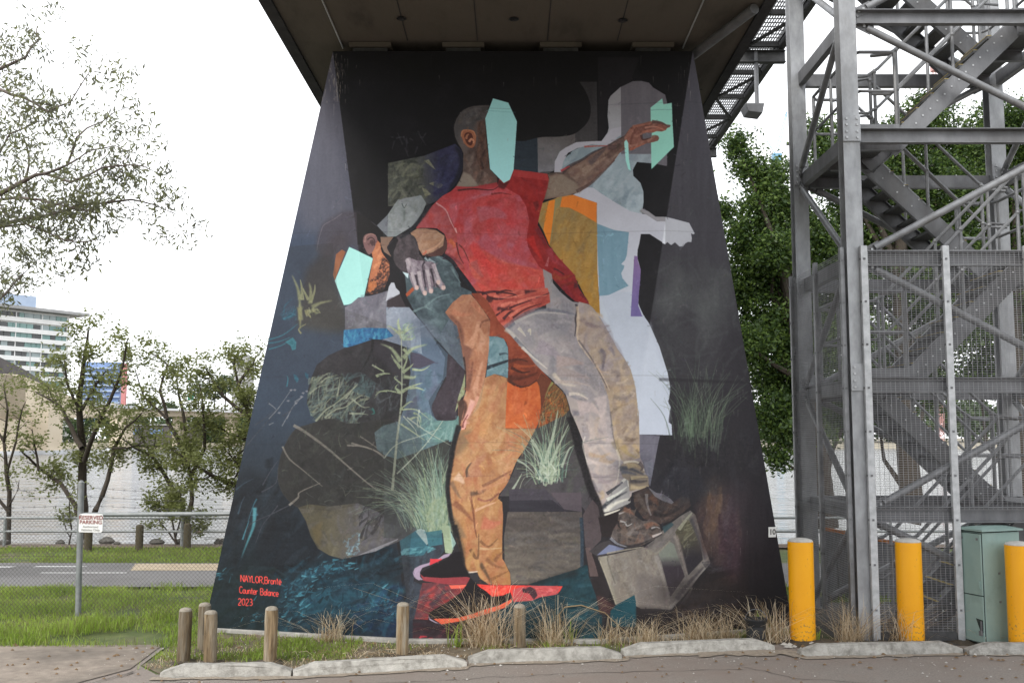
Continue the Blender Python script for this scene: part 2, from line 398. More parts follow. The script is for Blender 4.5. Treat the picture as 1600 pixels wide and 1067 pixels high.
    def stroke(pts, w, col, alpha=.85, w2=0., clip=None, sm=True, amp=6, soft=None):
        """a tapered line of paint through pts; w = width at the start, w2 at the end"""
        p = np.array(smooth(pts, 4, False) if sm and len(pts) > 2 else pts)
        d = np.gradient(p, axis=0); d /= np.hypot(d[:, 0], d[:, 1])[:, None] + 1e-6
        nr = np.stack([-d[:, 1], d[:, 0]], 1)
        ww = (np.linspace(w, w2, len(p)) * .5)[:, None]
        fill(list(map(tuple, np.concatenate([p + nr * ww, (p - nr * ww)[::-1]]))), col, amp, 'f', alpha, clip=clip, soft=(.5 if w >= 7 else 0) if soft is None else soft)

    def brush(pts, cols, n, L, Wd, ang, jit=.35, alpha=.5, sm=False, var=9):
        """n brush marks inside the outline pts, along ang (degrees)"""
        if sm: pts = smooth(pts)
        cl = full(pts); q = np.array(pts); lo, hi = q.min(0), q.max(0)
        k = 0; tries = 0
        while k < n and tries < n * 6:
            tries += 1
            x, y = lo + R.rand(2) * (hi - lo)
            cx, cy = T(x, y)
            if not (0 <= cx < W and 0 <= cy < H) or cl[int(cy), int(cx)] < .5: continue
            k += 1
            a = math.radians(ang) + R.randn() * jit; l = L * (.5 + R.rand()); b = R.randn() * l * .12
            dx, dy = math.cos(a), -math.sin(a)
            col = np.array(cols[R.randint(len(cols))], float) + R.randn() * var
            stroke([(x - dx * l / 2, y - dy * l / 2), (x - dy * b, y + dx * b), (x + dx * l / 2, y + dy * l / 2)],
                   Wd * (.6 + .8 * R.rand()), col, alpha * (.6 + .4 * R.rand()), Wd * .3, cl, soft=.9 if Wd >= 9 else .5 if Wd >= 7 else 0)

    def tuft(x, y, n, h, spread, cols, w=2.2, lean=0., alpha=.75, bw=18, by=4):
        for _ in range(n):
            a = R.randn() * spread + lean; l = h * (.45 + .6 * R.rand()); bx = x + R.randn() * bw
            ex, ey = bx + math.sin(a) * l, y - math.cos(a) * l
            mx, my = bx + math.sin(a * .6) * l * .55, y - math.cos(a * .6) * l * .55
            c = np.array(cols[R.randint(len(cols))], float) + R.randn() * 10
            stroke([(bx, y + R.randn() * by), (mx, my), (ex, ey)], w * (.3 + .4 * R.rand()), c, alpha, .5)

    A1 = lambda s: N(s, 580, 120, 5.3333)
    A2 = lambda s: N(s, 820, 110, 5.3333)
    A3 = lambda s: N(s, 420, 300, 5.3333)
    A4 = lambda s: N(s, 640, 300, 5.3333)
    A5 = lambda s: N(s, 820, 290, 5.3333)
    A6 = lambda s: N(s, 420, 480, 5.3333)
    A7 = lambda s: N(s, 660, 460, 5.3333)
    A8 = lambda s: N(s, 880, 460, 5.3333)
    B1 = lambda s: N(s, 320, 640, 2.884)
    B2 = lambda s: N(s, 600, 640, 5.3333)
    B3 = lambda s: N(s, 860, 640, 5.3333)
    B4 = lambda s: N(s, 600, 820, 5.3333)
    B5 = lambda s: N(s, 860, 780, 5.3333)
    rl = lambda y: 520 + (y - 80) * .1297
    rr = lambda y: 1082 - (y - 82) * .158

    # ---- grounds -------------------------------------------------------------------------------
    fill(N('250 60 1330 60 1330 1040 250 1040'), (17, 16, 21), 5, 'n', col2=(40, 38, 42), g=((800, 250), (800, 620)))
    left = [(rl(60), 60), (rl(1030), 1030), (250, 1030), (250, 60)]
    fill(left, (70, 68, 79), 5, 'v', col2=(60, 66, 82), g=((540, 150), (470, 400)))
    fill([(rl(395), 395), (rl(1030), 1030), (250, 1030), (250, 380), (470, 350)], (56, 66, 84), 6, 'n', alpha=.8, soft=22, col2=(44, 62, 82), g=((480, 400), (420, 640)), clip=full(left))
    fill(N('200 655 645 660 640 1050 200 1050'), (42, 56, 72), 8, 'n', alpha=.9, soft=26, col2=(22, 30, 38), g=((420, 660), (400, 860)), clip=full(left))
    fill([(500, 130), (552, 330), (500, 360), (478, 372), (468, 330), (460, 300)], (82, 82, 92), 4, 'v', .5, soft=10, clip=full(left))
    right = [(rr(60), 60), (rr(1030), 1030), (1330, 1030), (1330, 60)]
    fill(right, (72, 70, 80), 5, 'v', col2=(56, 54, 60), g=((1090, 120), (1090, 420)))
    fill([(1000, 560), (1320, 480), (1320, 1040), (930, 1040)], (50, 47, 53), 7, 'n', .9, soft=40, col2=(28, 26, 28), g=((1080, 560), (1150, 960)), clip=full(right))
    fill([(1150, 400), (1330, 400), (1330, 1010), (1215, 1010)], (34, 32, 38), 6, 'n', .75, soft=30)
    # smoke on the right side
    cr = full(right)
    for x, y, rx, ry, a in ((1090, 425, 40, 34, .4), (1060, 470, 34, 44, .35), (1105, 480, 30, 50, .4), (1120, 520, 30, 40, .3), (1050, 540, 30, 50, .3),
                            (1085, 580, 40, 40, .25), (1030, 470, 14, 40, .2), (1140, 460, 16, 30, .25)):
        for _ in range(5):
            t = np.linspace(0, 6.28, 10)[:-1]; k = .35 + .5 * R.rand(9)
            ox, oy = R.randn(2) * (rx * .4, ry * .4)
            fill(list(zip(x + ox + np.cos(t) * rx * k, y + oy + np.sin(t) * ry * k)), (98, 104, 100), 14, 'n', a * .34, True, 7, clip=cr)
    brush(N('1020 400 1150 400 1180 600 1030 610'), [(96, 100, 98), (60, 58, 62), (84, 90, 88)], 70, 40, 7, 70, .8, .2)

    # ---- dark upper part and slabs behind the head ------------------------------------------------
    fill(A2('300 90 600 90 608 600 640 590 600 640 430 610 330 660 240 840 180 870 -90 880 -90 500 300 500'), (56, 54, 57), 8, 'v', col2=(74, 71, 73), g=((900, 130), (860, 260)))
    fill(A1('1190 495 1395 500 1390 800 1190 790'), (44, 54, 64), 6, 'h')
    fill(A2('105 560 300 552 420 520 420 610 330 655 260 730 240 840 110 850'), (90, 86, 86), 10, 'n', col2=(120, 120, 126), g=((850, 215), (842, 270)))
    fill(N('745 90 928 90 932 128 900 128'), (18, 16, 20), 4)
    fill(A2('-110 60 380 60 470 120 530 230 550 330 530 420 470 490 400 535 300 553 150 556 -110 556'), (18, 17, 20), 4, sm=True)
    fill(N('540 88 935 88 935 128 540 128'), (15, 14, 18), 4)
    fill(N('934 90 1000 90 985 128 955 150 950 200 950 222 935 220'), (30, 28, 33), 4)
    # slab with clouds behind the shoulder
    sl = A1('140 720 440 660 700 560 755 615 765 690 760 770 730 850 690 910 630 975 560 1030 460 1075 140 1080')
    fill(sl, (82, 84, 78), 16, 'n', col2=(50, 50, 78), g=((650, 262), (688, 258)))
    brush(sl[:2] + A1('460 700 430 800 470 1000 440 1067 140 1067'), [(110, 112, 96), (60, 64, 60), (92, 94, 84), (46, 48, 46), (74, 76, 66)], 110, 20, 6, 40, .8, .5)
    for s in ('440 700 480 690 540 780 500 750', '480 890 540 870 600 900 570 935 500 900', '420 920 470 950 500 980 450 1000'):
        fill(A1(s), (118, 118, 98), 8, 'f', .8)
    brush(A1('520 680 700 580 750 640 740 800 650 940 520 1010'), [(44, 44, 76), (58, 60, 92), (38, 40, 58)], 50, 22, 7, 55, .5, .5)
    fill(A1('690 580 755 615 768 690 762 770 730 850 690 910 640 965 665 900 705 830 730 740 730 660'), (26, 26, 38), 4, sm=True, alpha=.8, soft=2)
    for x, y in ((637, 232), (632, 212), (655, 210), (618, 222)):
        for _ in range(4): stroke([(x + R.randn() * 6, y + R.randn() * 6), (x + R.randn() * 9, y + R.randn() * 9)], 3, (74, 74, 82), .4, 1, sm=False)

    # ---- pale standing silhouette -------------------------------------------------------------------
    fill(A2('700 480 690 380 697 250 715 215 800 140 900 92 970 90 1035 105 1070 145 1120 175 1170 205 1186 270 1186 800 800 720 640 700'), (102, 99, 106), 5, 'v')
    fill(A2('700 480 690 380 697 250 715 215 800 138 803 560 700 640 600 650 640 590 690 520'), (142, 141, 147), 7, 'n', col2=(160, 161, 170), g=((960, 160), (955, 220)))
    body = A2('300 830 330 740 400 670 470 640 560 620 700 600 803 540 803 700 1055 700 1055 775 935 765 900 830 905 880 965 940 988 1010 990 1100 975 1200 900 1240 700 1130 560 1010 400 1000')
    fill(body, (116, 132, 141), 9, 'n', col2=(158, 172, 181), g=((900, 250), (1000, 290)))
    fill(A2('245 850 250 760 290 680 340 645 430 600 560 592 640 590 720 490 803 470 803 540 700 625 560 618 440 650 360 690 320 770 305 850'), (166, 165, 176), 5, 'n')
    fill(A2('1055 775 1055 700 800 700 830 735 940 765'), (136, 146, 156), 6)
    brush(body, [(150, 166, 174), (126, 144, 154), (170, 180, 188), (108, 126, 138)], 70, 30, 10, 60, .4, .35)
    # arm and body in pale lilac
    pale = A5('400 78 470 40 520 15 570 20 640 70 800 170 880 215 960 232 1010 240 1100 298 1172 300 1170 490 1040 405 968 405 955 480 940 540 938 600 965 700 950 900 945 1000 985 1075 1000 1090 625 1090 620 920 600 700 597 315 600 145')
    fill(pale, (178, 179, 190), 5, 'n', col2=(184, 190, 202), g=((960, 330), (960, 470)))
    fill(A5('965 225 972 190 1030 215 1090 260 1180 262 1175 300 1100 298 1010 240'), (140, 138, 143), 4)
    fill(A5('1172 262 1230 275 1370 312 1395 360 1416 400 1405 408 1385 398 1392 440 1388 472 1360 470 1338 482 1318 508 1288 508 1252 474 1218 498 1190 472 1168 488'), (166, 168, 176), 4)
    fill(A5('1171 300 1171 490 1145 480'), (204, 208, 216), 3)
    fill(N('928 468 950 468 990 575 962 575'), (180, 188, 200), 5)
    leg = A8('300 -20 622 -20 620 60 640 110 670 175 712 235 760 340 800 430 870 650 890 760 892 800 876 900 897 940 882 990 870 1067 885 1090 895 1165 735 1165 625 1165 625 960 600 790 560 620 500 520 420 400 350 260 300 160')
    fill(leg[:-1] + B3('735 205 735 0'), (176, 184, 198), 5, 'n', col2=(190, 198, 212), g=((970, 480), (1020, 640)))
    fill(B3('725 -20 1000 -20 985 80 985 105 1010 122 1015 212 735 205'), (188, 196, 211), 4)
    fill(N('1016 500 1048 640 1046 678 996 678 997 612'), (198, 205, 217), 3, alpha=.35, soft=2)
    fill(B3('735 205 912 218 895 300 850 540 830 640 790 540 760 430 745 400'), (108, 106, 116), 9, 'v')
    fill(B3('780 440 860 410 850 540 830 640'), (132, 134, 144), 8, 'v', .6)
    fill(A5('597 315 740 370 868 390 850 580 835 622 803 655 830 668 825 690 803 730 815 775 865 835 700 912 622 920'), (110, 144, 162), 5, 'v')
    fill(A5('912 585 940 590 942 630 966 700 962 790 950 900 945 1000 965 1050 975 1080 985 1090 882 1090'), (124, 100, 146), 5, 'v', col2=(108, 98, 150), g=((995, 400), (995, 490)))
    # ochre panel
    och = A5('105 290 140 150 250 110 310 80 400 78 600 145 605 700 628 1090 600 1067 530 985 440 800 340 680 205 500 150 370')
    fill(och, (146, 118, 72), 8, 'n', col2=(168, 122, 52), g=((890, 340), (900, 460)))
    brush(och, [(150, 116, 66), (130, 110, 76), (172, 126, 62), (160, 124, 74)], 110, 30, 9, 70, .3, .4)
    fill(A5('310 95 400 78 600 145 597 310 480 240 370 185 293 180'), (216, 116, 42), 5, 'v')
    fill(A5('200 130 253 118 235 290 205 500 155 370 165 290'), (219, 120, 38), 4, 'v')
    fill(A5('253 118 310 95 293 180 262 190 240 300 225 450 210 490 235 290'), (136, 124, 86), 5, 'v')

    # ---- rocks, slabs and plants on the left ---------------------------------------------------------
    fill(A3('-20 1067 40 700 140 380 420 360 560 500 640 560 630 940 640 1067 640 1160 -20 1160'), (48, 62, 82), 7, 'n', .55, soft=12)
    fill(A3('440 500 400 560 320 640 290 760 260 900 250 1067 260 1130 640 1160 640 960 600 860 555 740 540 620 570 510 640 470 660 380 560 330'), (60, 55, 57), 9, 'n', .85, True, 6, col2=(66, 62, 56), g=((500, 400), (490, 500)))
    fill(A3('600 170 440 280 400 490 560 560 640 520 680 440 760 480 760 200 700 160'), (64, 58, 66), 6, 'n', .7, True, 3)
    for s in ('610 180 540 230 460 275 435 330 415 400 400 490', '735 172 830 232 900 285'):
        stroke(A3(s), 1.6, (92, 88, 96), .6, 1)
    hood = A3('730 165 830 225 980 370 1010 480 1060 560 940 480 920 400 890 350 800 350 770 440 740 440')
    fill(hood, (26, 24, 26), 4)
    fill(A3('560 520 610 480 640 500 600 600 550 740 535 690'), (128, 84, 58), 10, 'n')
    # slab bits beside the hood
    fill(A3('1075 65 1270 28 1312 95 1280 175 1230 250 1190 290 1060 372 990 375 990 190 1030 130'), (122, 128, 130), 14, 'n')
    brush(A3('1075 65 1270 28 1312 95 1280 175 1190 290 1060 372 990 375 990 190'), [(140, 146, 148), (104, 108, 106), (128, 132, 136), (96, 98, 100)], 45, 16, 7, 60, .6, .45)
    stroke(A3('1110 95 1118 120 1132 132 1148 100'), 1.6, (58, 66, 66), .8, 1)
    fill(A3('900 280 990 190 990 375 960 345'), (104, 108, 114), 8)
    fill(A3('1120 150 1140 150 1135 240 1122 235'), (84, 92, 88), 6, 'n', .6, soft=1)
    # grey slabs under the head
    g1 = A3('635 960 690 930 720 895 760 880 800 872 870 860 1000 820 985 965 980 1150 635 1160')
    fill(g1, (98, 97, 106), 10, 'n')
    brush(g1, [(112, 112, 122), (84, 82, 92), (98, 96, 104), (120, 120, 126)], 55, 24, 9, 85, .3, .4)
    fill(A3('975 910 1000 790 1020 755 1045 755 1060 800 1090 830 1092 850'), (160, 164, 174), 6)
    fill(A3('985 905 1092 850 1148 968 985 972'), (58, 51, 55), 6)
    g2 = A6('978 0 1170 0 1260 110 1350 240 1352 430 1180 350 1080 310 940 268 1040 240 980 175')
    fill(g2, (120, 128, 142), 12, 'n', col2=(100, 112, 128), g=((630, 490), (660, 560)))
    brush(g2, [(136, 144, 156), (104, 114, 130), (122, 132, 146)], 45, 24, 6, 60, .5, .4)
    bl = A6('625 190 800 172 980 176 1040 240 940 270 870 266 740 310 660 335 620 332')
    fill(bl, (36, 98, 142), 10, 'v')
    brush(bl, [(46, 124, 160), (28, 84, 132), (64, 140, 170), (34, 100, 148)], 70, 14, 5, 85, .4, .6)
    # bluish ground right of the rock
    bg = A6('1150 330 1360 430 1360 240 1250 60 1340 40 1500 370 1480 560 1400 720 1360 850 1400 940 1560 960 1560 1120 1080 1120 1090 940 1140 800 1180 550')
    fill(bg, (80, 94, 110), 9, 'n', col2=(84, 104, 114), g=((660, 560), (640, 660)))
    brush(bg, [(92, 106, 124), (70, 84, 100), (86, 84, 104), (74, 98, 108)], 80, 34, 12, 70, .5, .35)
    fill(N('655 480 700 520 700 590 660 570'), (80, 94, 110), 8)
    rock = A6('870 268 940 285 1020 305 1100 330 1150 390 1175 450 1180 550 1165 660 1140 800 1090 940 950 990 720 1067 560 1040 400 960 340 860 318 800 325 700 345 610 400 480 500 400 620 345 760 305')
    fill(rock, (47, 43, 49), 7, 'n', col2=(42, 42, 44), g=((560, 540), (560, 660)))
    brush(rock, [(56, 52, 58), (38, 36, 40), (52, 58, 60), (60, 58, 64)], 110, 30, 12, 70, .6, .35)
    fill(A6('870 290 930 300 1080 400 1160 520 1150 620 1090 600 980 480 890 400'), (62, 58, 68), 6, 'n', .7, soft=3)
    stroke(A6('870 268 850 380 800 480 760 540'), 5, (30, 28, 32), .8, 1)
    pur = A6('1180 370 1260 390 1390 460 1260 510 1180 500')
    fill(pur, (66, 62, 76), 5, 'n', .9)
    brush(A6('330 590 520 540 760 640 850 760 740 1000 560 1010 360 940 320 800'),
          [(112, 124, 112), (92, 108, 104), (78, 94, 92), (128, 134, 112), (70, 92, 92), (104, 112, 92)], 190, 28, 3.2, 52, .55, .7)
    brush(A6('600 550 780 540 900 640 860 760 700 700'), [(62, 84, 88), (74, 96, 98), (52, 66, 70)], 40, 30, 5, 60, .5, .55)
    brush(A6('860 600 1080 560 1100 850 900 900'), [(70, 78, 84), (56, 62, 66), (62, 60, 68), (86, 92, 98)], 60, 20, 3, 75, .7, .5)
    for s in ('390 950 470 860 560 800 680 700 740 650', '465 920 560 850 640 830 760 740 840 750', '640 760 700 680 740 640', '420 640 480 590 540 570', '570 740 585 660 590 600',
              '860 480 930 520 980 560', '890 570 950 550 1010 552', '670 885 760 885 830 895', '450 980 560 950 650 990 720 1030', '690 760 780 830 840 830', '340 720 420 660 500 640'):
        stroke(A6(s), 3, (136, 142, 122), .85, .6)
    stroke(A6('860 840 880 880 850 890'), 4, (40, 110, 104), .8, 1)
    # blue reeds on the far left
    for s in ('0 270 120 230 240 140', '0 350 100 320 190 270', '0 300 90 285 180 250', '150 660 160 600 150 570'):
        stroke(A6(s), 2.2, (42, 112, 128), .8, .8)
    fill(A6('135 290 200 250 230 290 225 350 195 360 180 320'), (44, 112, 124), 8, 'f', .85)
    fill(A6('205 555 235 570 250 600 235 630 215 600'), (36, 96, 116), 8, 'f', .8)
    fill(A6('300 540 330 560 330 600 305 580'), (34, 90, 112), 8, 'f', .8)
    brush(A3('90 1000 150 900 230 880 230 1067 100 1067'), [(42, 104, 122), (50, 84, 104), (36, 88, 108)], 24, 22, 2.4, 40, .4, .6)
    for s in ('0 930 80 840 185 690', '150 930 200 830 280 745', '0 800 40 830 60 850', '0 980 20 970 40 960', '110 990 160 900', '215 790 250 765 290 745'):
        stroke(A6(s), 2, (112, 114, 120), .8, 1)
    for x, y in ((185, 690), (215, 690), (270, 745), (285, 715), (160, 780), (225, 800), (85, 880), (315, 700)):
        fill([(a / 5.333 + 420, b / 5.333 + 480) for a, b in ((x - 14, y), (x, y - 10), (x + 16, y - 4), (x + 4, y + 10))], (128, 126, 132), 4, 'f', .7)
    # pale yellow plant
    for s, w in (('265 1067 260 950 255 880', 8), ('262 900 240 800 195 695', 7), ('280 900 275 800 262 730', 6), ('345 930 350 820 335 755', 7), ('350 920 380 830 385 770', 5), ('360 960 430 925 530 905', 7),
                 ('365 990 400 980 430 1010', 5), ('330 900 300 840 280 790', 5), ('310 990 350 1000 370 960', 6)):
        stroke(A3(s), w, (122, 124, 92), .9, 1)
    for s, w in (('255 0 260 80 262 180', 8), ('300 40 350 30 420 50', 6), ('310 50 340 70 350 90', 5), ('270 220 250 180 310 140', 3)):
        stroke(A6(s), w, (124, 122, 88), .9, 1)
    brush(A6('310 0 420 10 420 60 310 80'), [(132, 134, 104), (96, 100, 78)], 16, 9, 2.4, 30, 1, .8)

    # ---- lower left: second rock, water ------------------------------------------------------------------
    cl = full(left)
    for x, y, rx, ry, c, a in ((400, 800, 60, 60, (22, 28, 36), .8), (470, 850, 50, 40, (20, 28, 38), .8), (370, 900, 46, 60, (20, 34, 40), .7), (450, 930, 50, 30, (24, 60, 76), .7), (530, 900, 60, 30, (20, 50, 66), .8),
                               (590, 880, 40, 26, (16, 26, 36), .9), (500, 960, 60, 30, (28, 84, 102), .6), (580, 950, 50, 34, (26, 78, 98), .7), (440, 900, 30, 20, (18, 24, 32), .8), (620, 980, 40, 30, (18, 40, 70), .8),
                               (530, 985, 40, 16, (18, 44, 60), .8), (480, 905, 30, 14, (44, 110, 130), .5), (600, 915, 26, 12, (34, 96, 116), .6), (420, 975, 40, 20, (22, 52, 60), .7), (350, 960, 36, 30, (20, 40, 44), .7)):
        t = np.linspace(0, 6.28, 12)[:-1]
        for _ in range(3):
            k = .6 + .6 * R.rand(11); ox, oy = R.randn(2) * (rx * .2, ry * .2)
            fill(list(zip(x + ox + np.cos(t) * rx * k, y + oy + np.sin(t) * ry * k)), c, 9, 'h', a * .6, True, 8, clip=cl)
    brush(N('345 740 470 700 480 800 520 870 400 890 335 890'), [(30, 42, 54), (20, 26, 34), (36, 54, 68), (18, 20, 26)], 70, 60, 12, 62, .25, .3)
    WT = [(24, 66, 86), (32, 92, 112), (18, 44, 60), (12, 22, 30), (14, 26, 36), (20, 50, 70)]
    brush(N('440 870 520 880 560 872 625 840 640 900 640 1005 420 1000 410 940'), WT, 150, 50, 12, 22, .45, .38)
    brush(N('440 870 520 880 560 872 625 840 640 900 640 1005 420 1000 410 940'), WT, 170, 20, 5, 25, .8, .45)
    brush(N('335 890 420 880 450 900 420 1000 325 990'), [(20, 40, 48), (16, 28, 34), (26, 52, 60), (18, 34, 30)], 90, 40, 11, 25, .5, .35)
    for x, y, n, sp in ((470, 920, 60, 16), (500, 890, 40, 14), (460, 950, 40, 14), (590, 940, 40, 18), (540, 880, 26, 10), (610, 960, 26, 10), (520, 975, 20, 14), (395, 960, 14, 14), (345, 900, 16, 10)):
        for _ in range(n):
            px, py = x + R.randn() * sp, y + R.randn() * sp * .7; a = R.randn() * .6 + .4; l = 2 + R.rand() * 11
            stroke([(px, py), (px + math.cos(a) * l, py - math.sin(a) * l)], 1.2 + R.rand() * 3.2, ((52, 126, 146), (40, 104, 124), (82, 150, 166), (30, 84, 102))[R.randint(4)], .25 + .5 * R.rand(), .8, sm=False, clip=cl)
    brush(N('540 950 640 900 640 1000 560 1005'), [(22, 52, 96), (18, 44, 84), (40, 110, 130)], 46, 26, 7, 40, .6, .35)
    for s, w, c in (('225 440 220 520 190 600 165 665', 7, (70, 140, 150)), ('170 585 185 540 200 500', 3, (60, 120, 134)), ('235 400 215 440 190 520', 3, (44, 90, 106)), ('150 470 165 420 180 390', 3, (50, 70, 84)), ('140 360 180 330 220 310', 3, (46, 66, 80))):
        stroke(B1(s), w, c, .85, .6)
    for s in ('260 340 300 270 330 230', '255 370 320 330 330 260', '330 430 300 470 260 520 230 600', '380 430 300 470 200 520 180 600', '190 160 240 100 330 0', '225 70 270 40 320 0', '350 30 390 0 400 -20'):
        stroke(B1(s), 2, (62, 64, 74), .8, .8)
    rock2 = B1('335 235 360 160 405 90 470 65 560 40 640 60 700 60 860 50 900 200 870 400 862 520 760 500 690 430 560 455 430 445 360 390 330 320')
    fill(rock2, (50, 49, 48), 8, 'n', sm=True)
    brush(rock2, [(58, 60, 54), (42, 42, 42), (66, 70, 62), (50, 54, 54), (38, 38, 38)], 150, 26, 8, 60, .7, .4)
    rk3 = B1('420 440 470 425 560 435 690 420 770 455 862 500 925 560 880 590 770 635 690 658 620 672 560 655 510 625 478 570 455 500')
    fill(rk3, (86, 80, 62), 10, 'n', col2=(84, 82, 88), g=((520, 800), (565, 800)))
    brush(rk3, [(96, 90, 70), (76, 72, 64), (92, 90, 96), (70, 68, 68)], 80, 22, 9, 50, .7, .4)
    brush(B1('610 560 700 550 700 650 640 660'), [(112, 146, 158), (92, 116, 130)], 24, 9, 4, 40, .8, .6)
    fill(B1('690 655 770 620 870 580 870 585 770 638'), (124, 124, 130), 6, 'f', .8)
    fill(B1('480 530 530 500 520 620 500 600'), (104, 90, 56), 8, 'n', .6, soft=2)
    for s, w in (('400 70 460 105 560 180 640 250 760 350 820 370', 5), ('350 165 380 220 440 270 530 345', 3), ('380 430 420 395 430 370 520 330', 4), ('660 150 780 190 860 260', 3), ('640 160 760 180 900 300', 3), ('700 120 760 160 800 190', 2)):
        stroke(B1(s), w, (124, 118, 110), .85, 1.2)
    brush(rock2, [(104, 112, 90), (84, 92, 84), (72, 80, 72)], 50, 16, 1.6, 45, 1., .6)
    brush(B1('690 430 800 440 850 500 700 600'), [(38, 36, 38), (56, 56, 60)], 16, 26, 4, 60, .2, .7)
    # teal slab with grass under the plant
    ts = B2('-80 190 0 130 180 80 350 20 390 40 430 90 520 90 612 70 612 200 550 250 420 300 300 345 200 390 110 412 0 375 -60 330')
    fill(ts, (84, 104, 110), 9, 'n', col2=(92, 128, 124), g=((640, 670), (700, 650)))
    brush(ts, [(96, 122, 124), (72, 96, 104), (104, 134, 130), (84, 104, 116)], 70, 24, 5, 50, .6, .4)
    fill(A6('1380 950 1420 945 1560 940 1600 850 1600 1110 1380 1120'), (92, 124, 120), 7, 'n', .9)
    brush(A6('1300 860 1400 940 1560 950 1580 1100 1280 1100'), [(112, 146, 140), (88, 122, 122), (120, 150, 144)], 44, 30, 3, 60, .6, .5)
    dk = B2('0 380 110 412 300 345 540 250 545 500 540 700 545 1067 0 1067')
    fill(dk, (62, 64, 62), 8, 'n', col2=(74, 76, 80), g=((620, 720), (620, 830)))
    brush(dk, [(52, 54, 54), (70, 76, 70), (84, 88, 82)], 80, 30, 7, 70, .6, .4)
    gc = [(112, 132, 112), (96, 118, 106), (134, 146, 118), (126, 150, 134), (84, 104, 96), (146, 158, 130)]
    tuft(682, 836, 170, 150, .40, gc, 3.2, -.12, .75, 13)
    tuft(660, 822, 60, 110, .35, gc, 2.6, -.75, .7, 14)
    tuft(690, 830, 40, 130, .12, gc, 4.5, .0, .6, 8)
    brush(B2('300 820 520 700 540 1060 360 1000'), [(128, 146, 118), (112, 130, 108), (142, 156, 126)], 60, 24, 4, 80, .3, .6)
    # tall stem
    stroke(N('613 766 620 690 626 640 628 600 627 520'), 4.2, (142, 148, 130), .95, 1.6)
    for s, w in (('628 528 622 505 624 497', 6), ('629 520 640 514 652 510', 6), ('628 522 636 512 640 505', 5), ('625 522 615 514 606 508', 5), ('628 528 642 530 648 526', 6), ('630 560 644 545 668 538', 8), ('626 565 612 545 594 537', 8), ('626 575 616 562 611 553', 6),
                 ('630 545 638 552 644 545', 5), ('629 582 640 574 646 568', 6), ('629 578 636 560 634 540', 4), ('630 588 646 590 650 586', 7), ('644 577 660 578 672 571', 4), ('628 612 642 604 660 598', 6), ('640 606 652 606 664 610', 5), ('627 614 618 606 622 600', 5),
                 ('625 614 605 610 590 612', 3), ('605 611 594 612 586 618', 2.4), ('628 600 616 590 622 588', 3), ('627 640 650 640 672 656', 3), ('626 662 650 678 664 688', 3), ('640 655 652 652 657 666', 4), ('646 645 656 650 658 664', 3),
                 ('625 640 640 628 646 628', 3), ('600 580 590 575 586 571', 2.5), ('588 588 600 584 610 584', 4)):
        stroke(N(s), w, (140, 152, 120), .92, .5)
    brush(N('625 500 646 505 650 530 626 532'), [(138, 158, 136), (120, 140, 124)], 22, 12, 3.5, 50, .7, .85)
    for s in ('620 740 660 700 690 660 700 640', '636 652 670 676 705 696', '630 650 648 670 652 682', '655 640 652 664 656 668', '600 716 620 694 660 680 690 668'):
        stroke(N(s), 2.2, (158, 166, 148), .8, .6)

    # ---- the leaning man's far arm and trunk -------------------------------------------------------------
    dmid = A6('1250 60 1340 40 1420 130 1510 330 1500 400 1480 560 1400 720 1360 850 1400 940 1360 900 1330 780 1450 600 1470 420 1360 240')
    fill(dmid, (62, 74, 86), 6, 'n')
    stroke(A6('1200 0 1300 150 1400 280 1500 390'), 3, (36, 40, 48), .9, 2)
    arm2 = A7('215 490 260 540 350 640 330 760 320 860 290 920 285 1000 270 1045 130 1045 90 990 78 930 110 860 150 790 195 700')
    fill(arm2, (56, 49, 56), 8, 'n', sm=True)
    brush(arm2, [(72, 64, 72), (46, 40, 46), (62, 56, 64)], 40, 22, 7, 75, .4, .4)
    fill(A7('300 850 330 760 355 655 370 700 350 830 320 870 295 940 270 985'), (138, 146, 112), 8, 'f', .85)
    tr = A7('-130 10 20 -10 200 150 290 260 330 440 360 640 220 490 80 330 0 210 -60 120')
    fill(tr, (84, 94, 106), 9, 'n', col2=(78, 86, 94), g=((670, 480), (720, 560)))
    brush(tr, [(96, 106, 118), (70, 80, 90), (88, 100, 108)], 60, 26, 10, 125, .4, .4)
    # his shirt
    sh = A3('1130 650 1200 690 1290 560 1400 530 1450 540 1530 600 1580 690 1600 790 1690 830 1700 900 1600 1000 1500 1067 1430 1180 1380 1180 1240 1040 1150 880 1140 740')
    fill(sh, (68, 82, 88), 9, 'n')
    brush(sh, [(82, 96, 102), (58, 70, 76), (72, 88, 92), (90, 106, 110), (56, 66, 74)], 110, 28, 10, 140, .6, .45)
    for s in ('1520 620 1560 700 1600 760', '1300 960 1400 880 1520 850', '1200 1000 1300 960 1380 1000', '1400 540 1460 570 1500 590'):
        stroke(A3(s), 4, (104, 122, 124), .7, 1)
    fill(A3('1140 850 1160 830 1200 790 1215 815 1150 875'), (150, 78, 52), 6, 'n')
    fill(A3('1240 1040 1180 1067 1190 1200 1400 1230 1430 1150'), (92, 100, 112), 8, 'n', .7, soft=4)
    # his face: jaw, beard, ear
    fc = A3('868 555 850 480 880 440 905 400 930 430 935 490 960 530 1005 590 1005 690 970 790 900 845 850 850 810 835 830 750 850 650')
    fill(fc, (160, 100, 72), 10, 'n')
    brush(A3('930 520 1010 590 1010 700 960 800 880 850 810 845 830 720 900 700 920 620'), [(58, 42, 40), (78, 54, 46), (46, 36, 36), (104, 68, 54)], 110, 7, 3.4, 60, .9, .75)
    brush(A3('870 450 930 450 950 540 900 700 860 690 868 560'), [(176, 112, 80), (150, 94, 70), (186, 120, 86)], 34, 12, 5, 75, .4, .5)
    fill(A3('830 750 900 740 900 790 860 840 825 830'), (168, 102, 62), 8, 'f', .8)
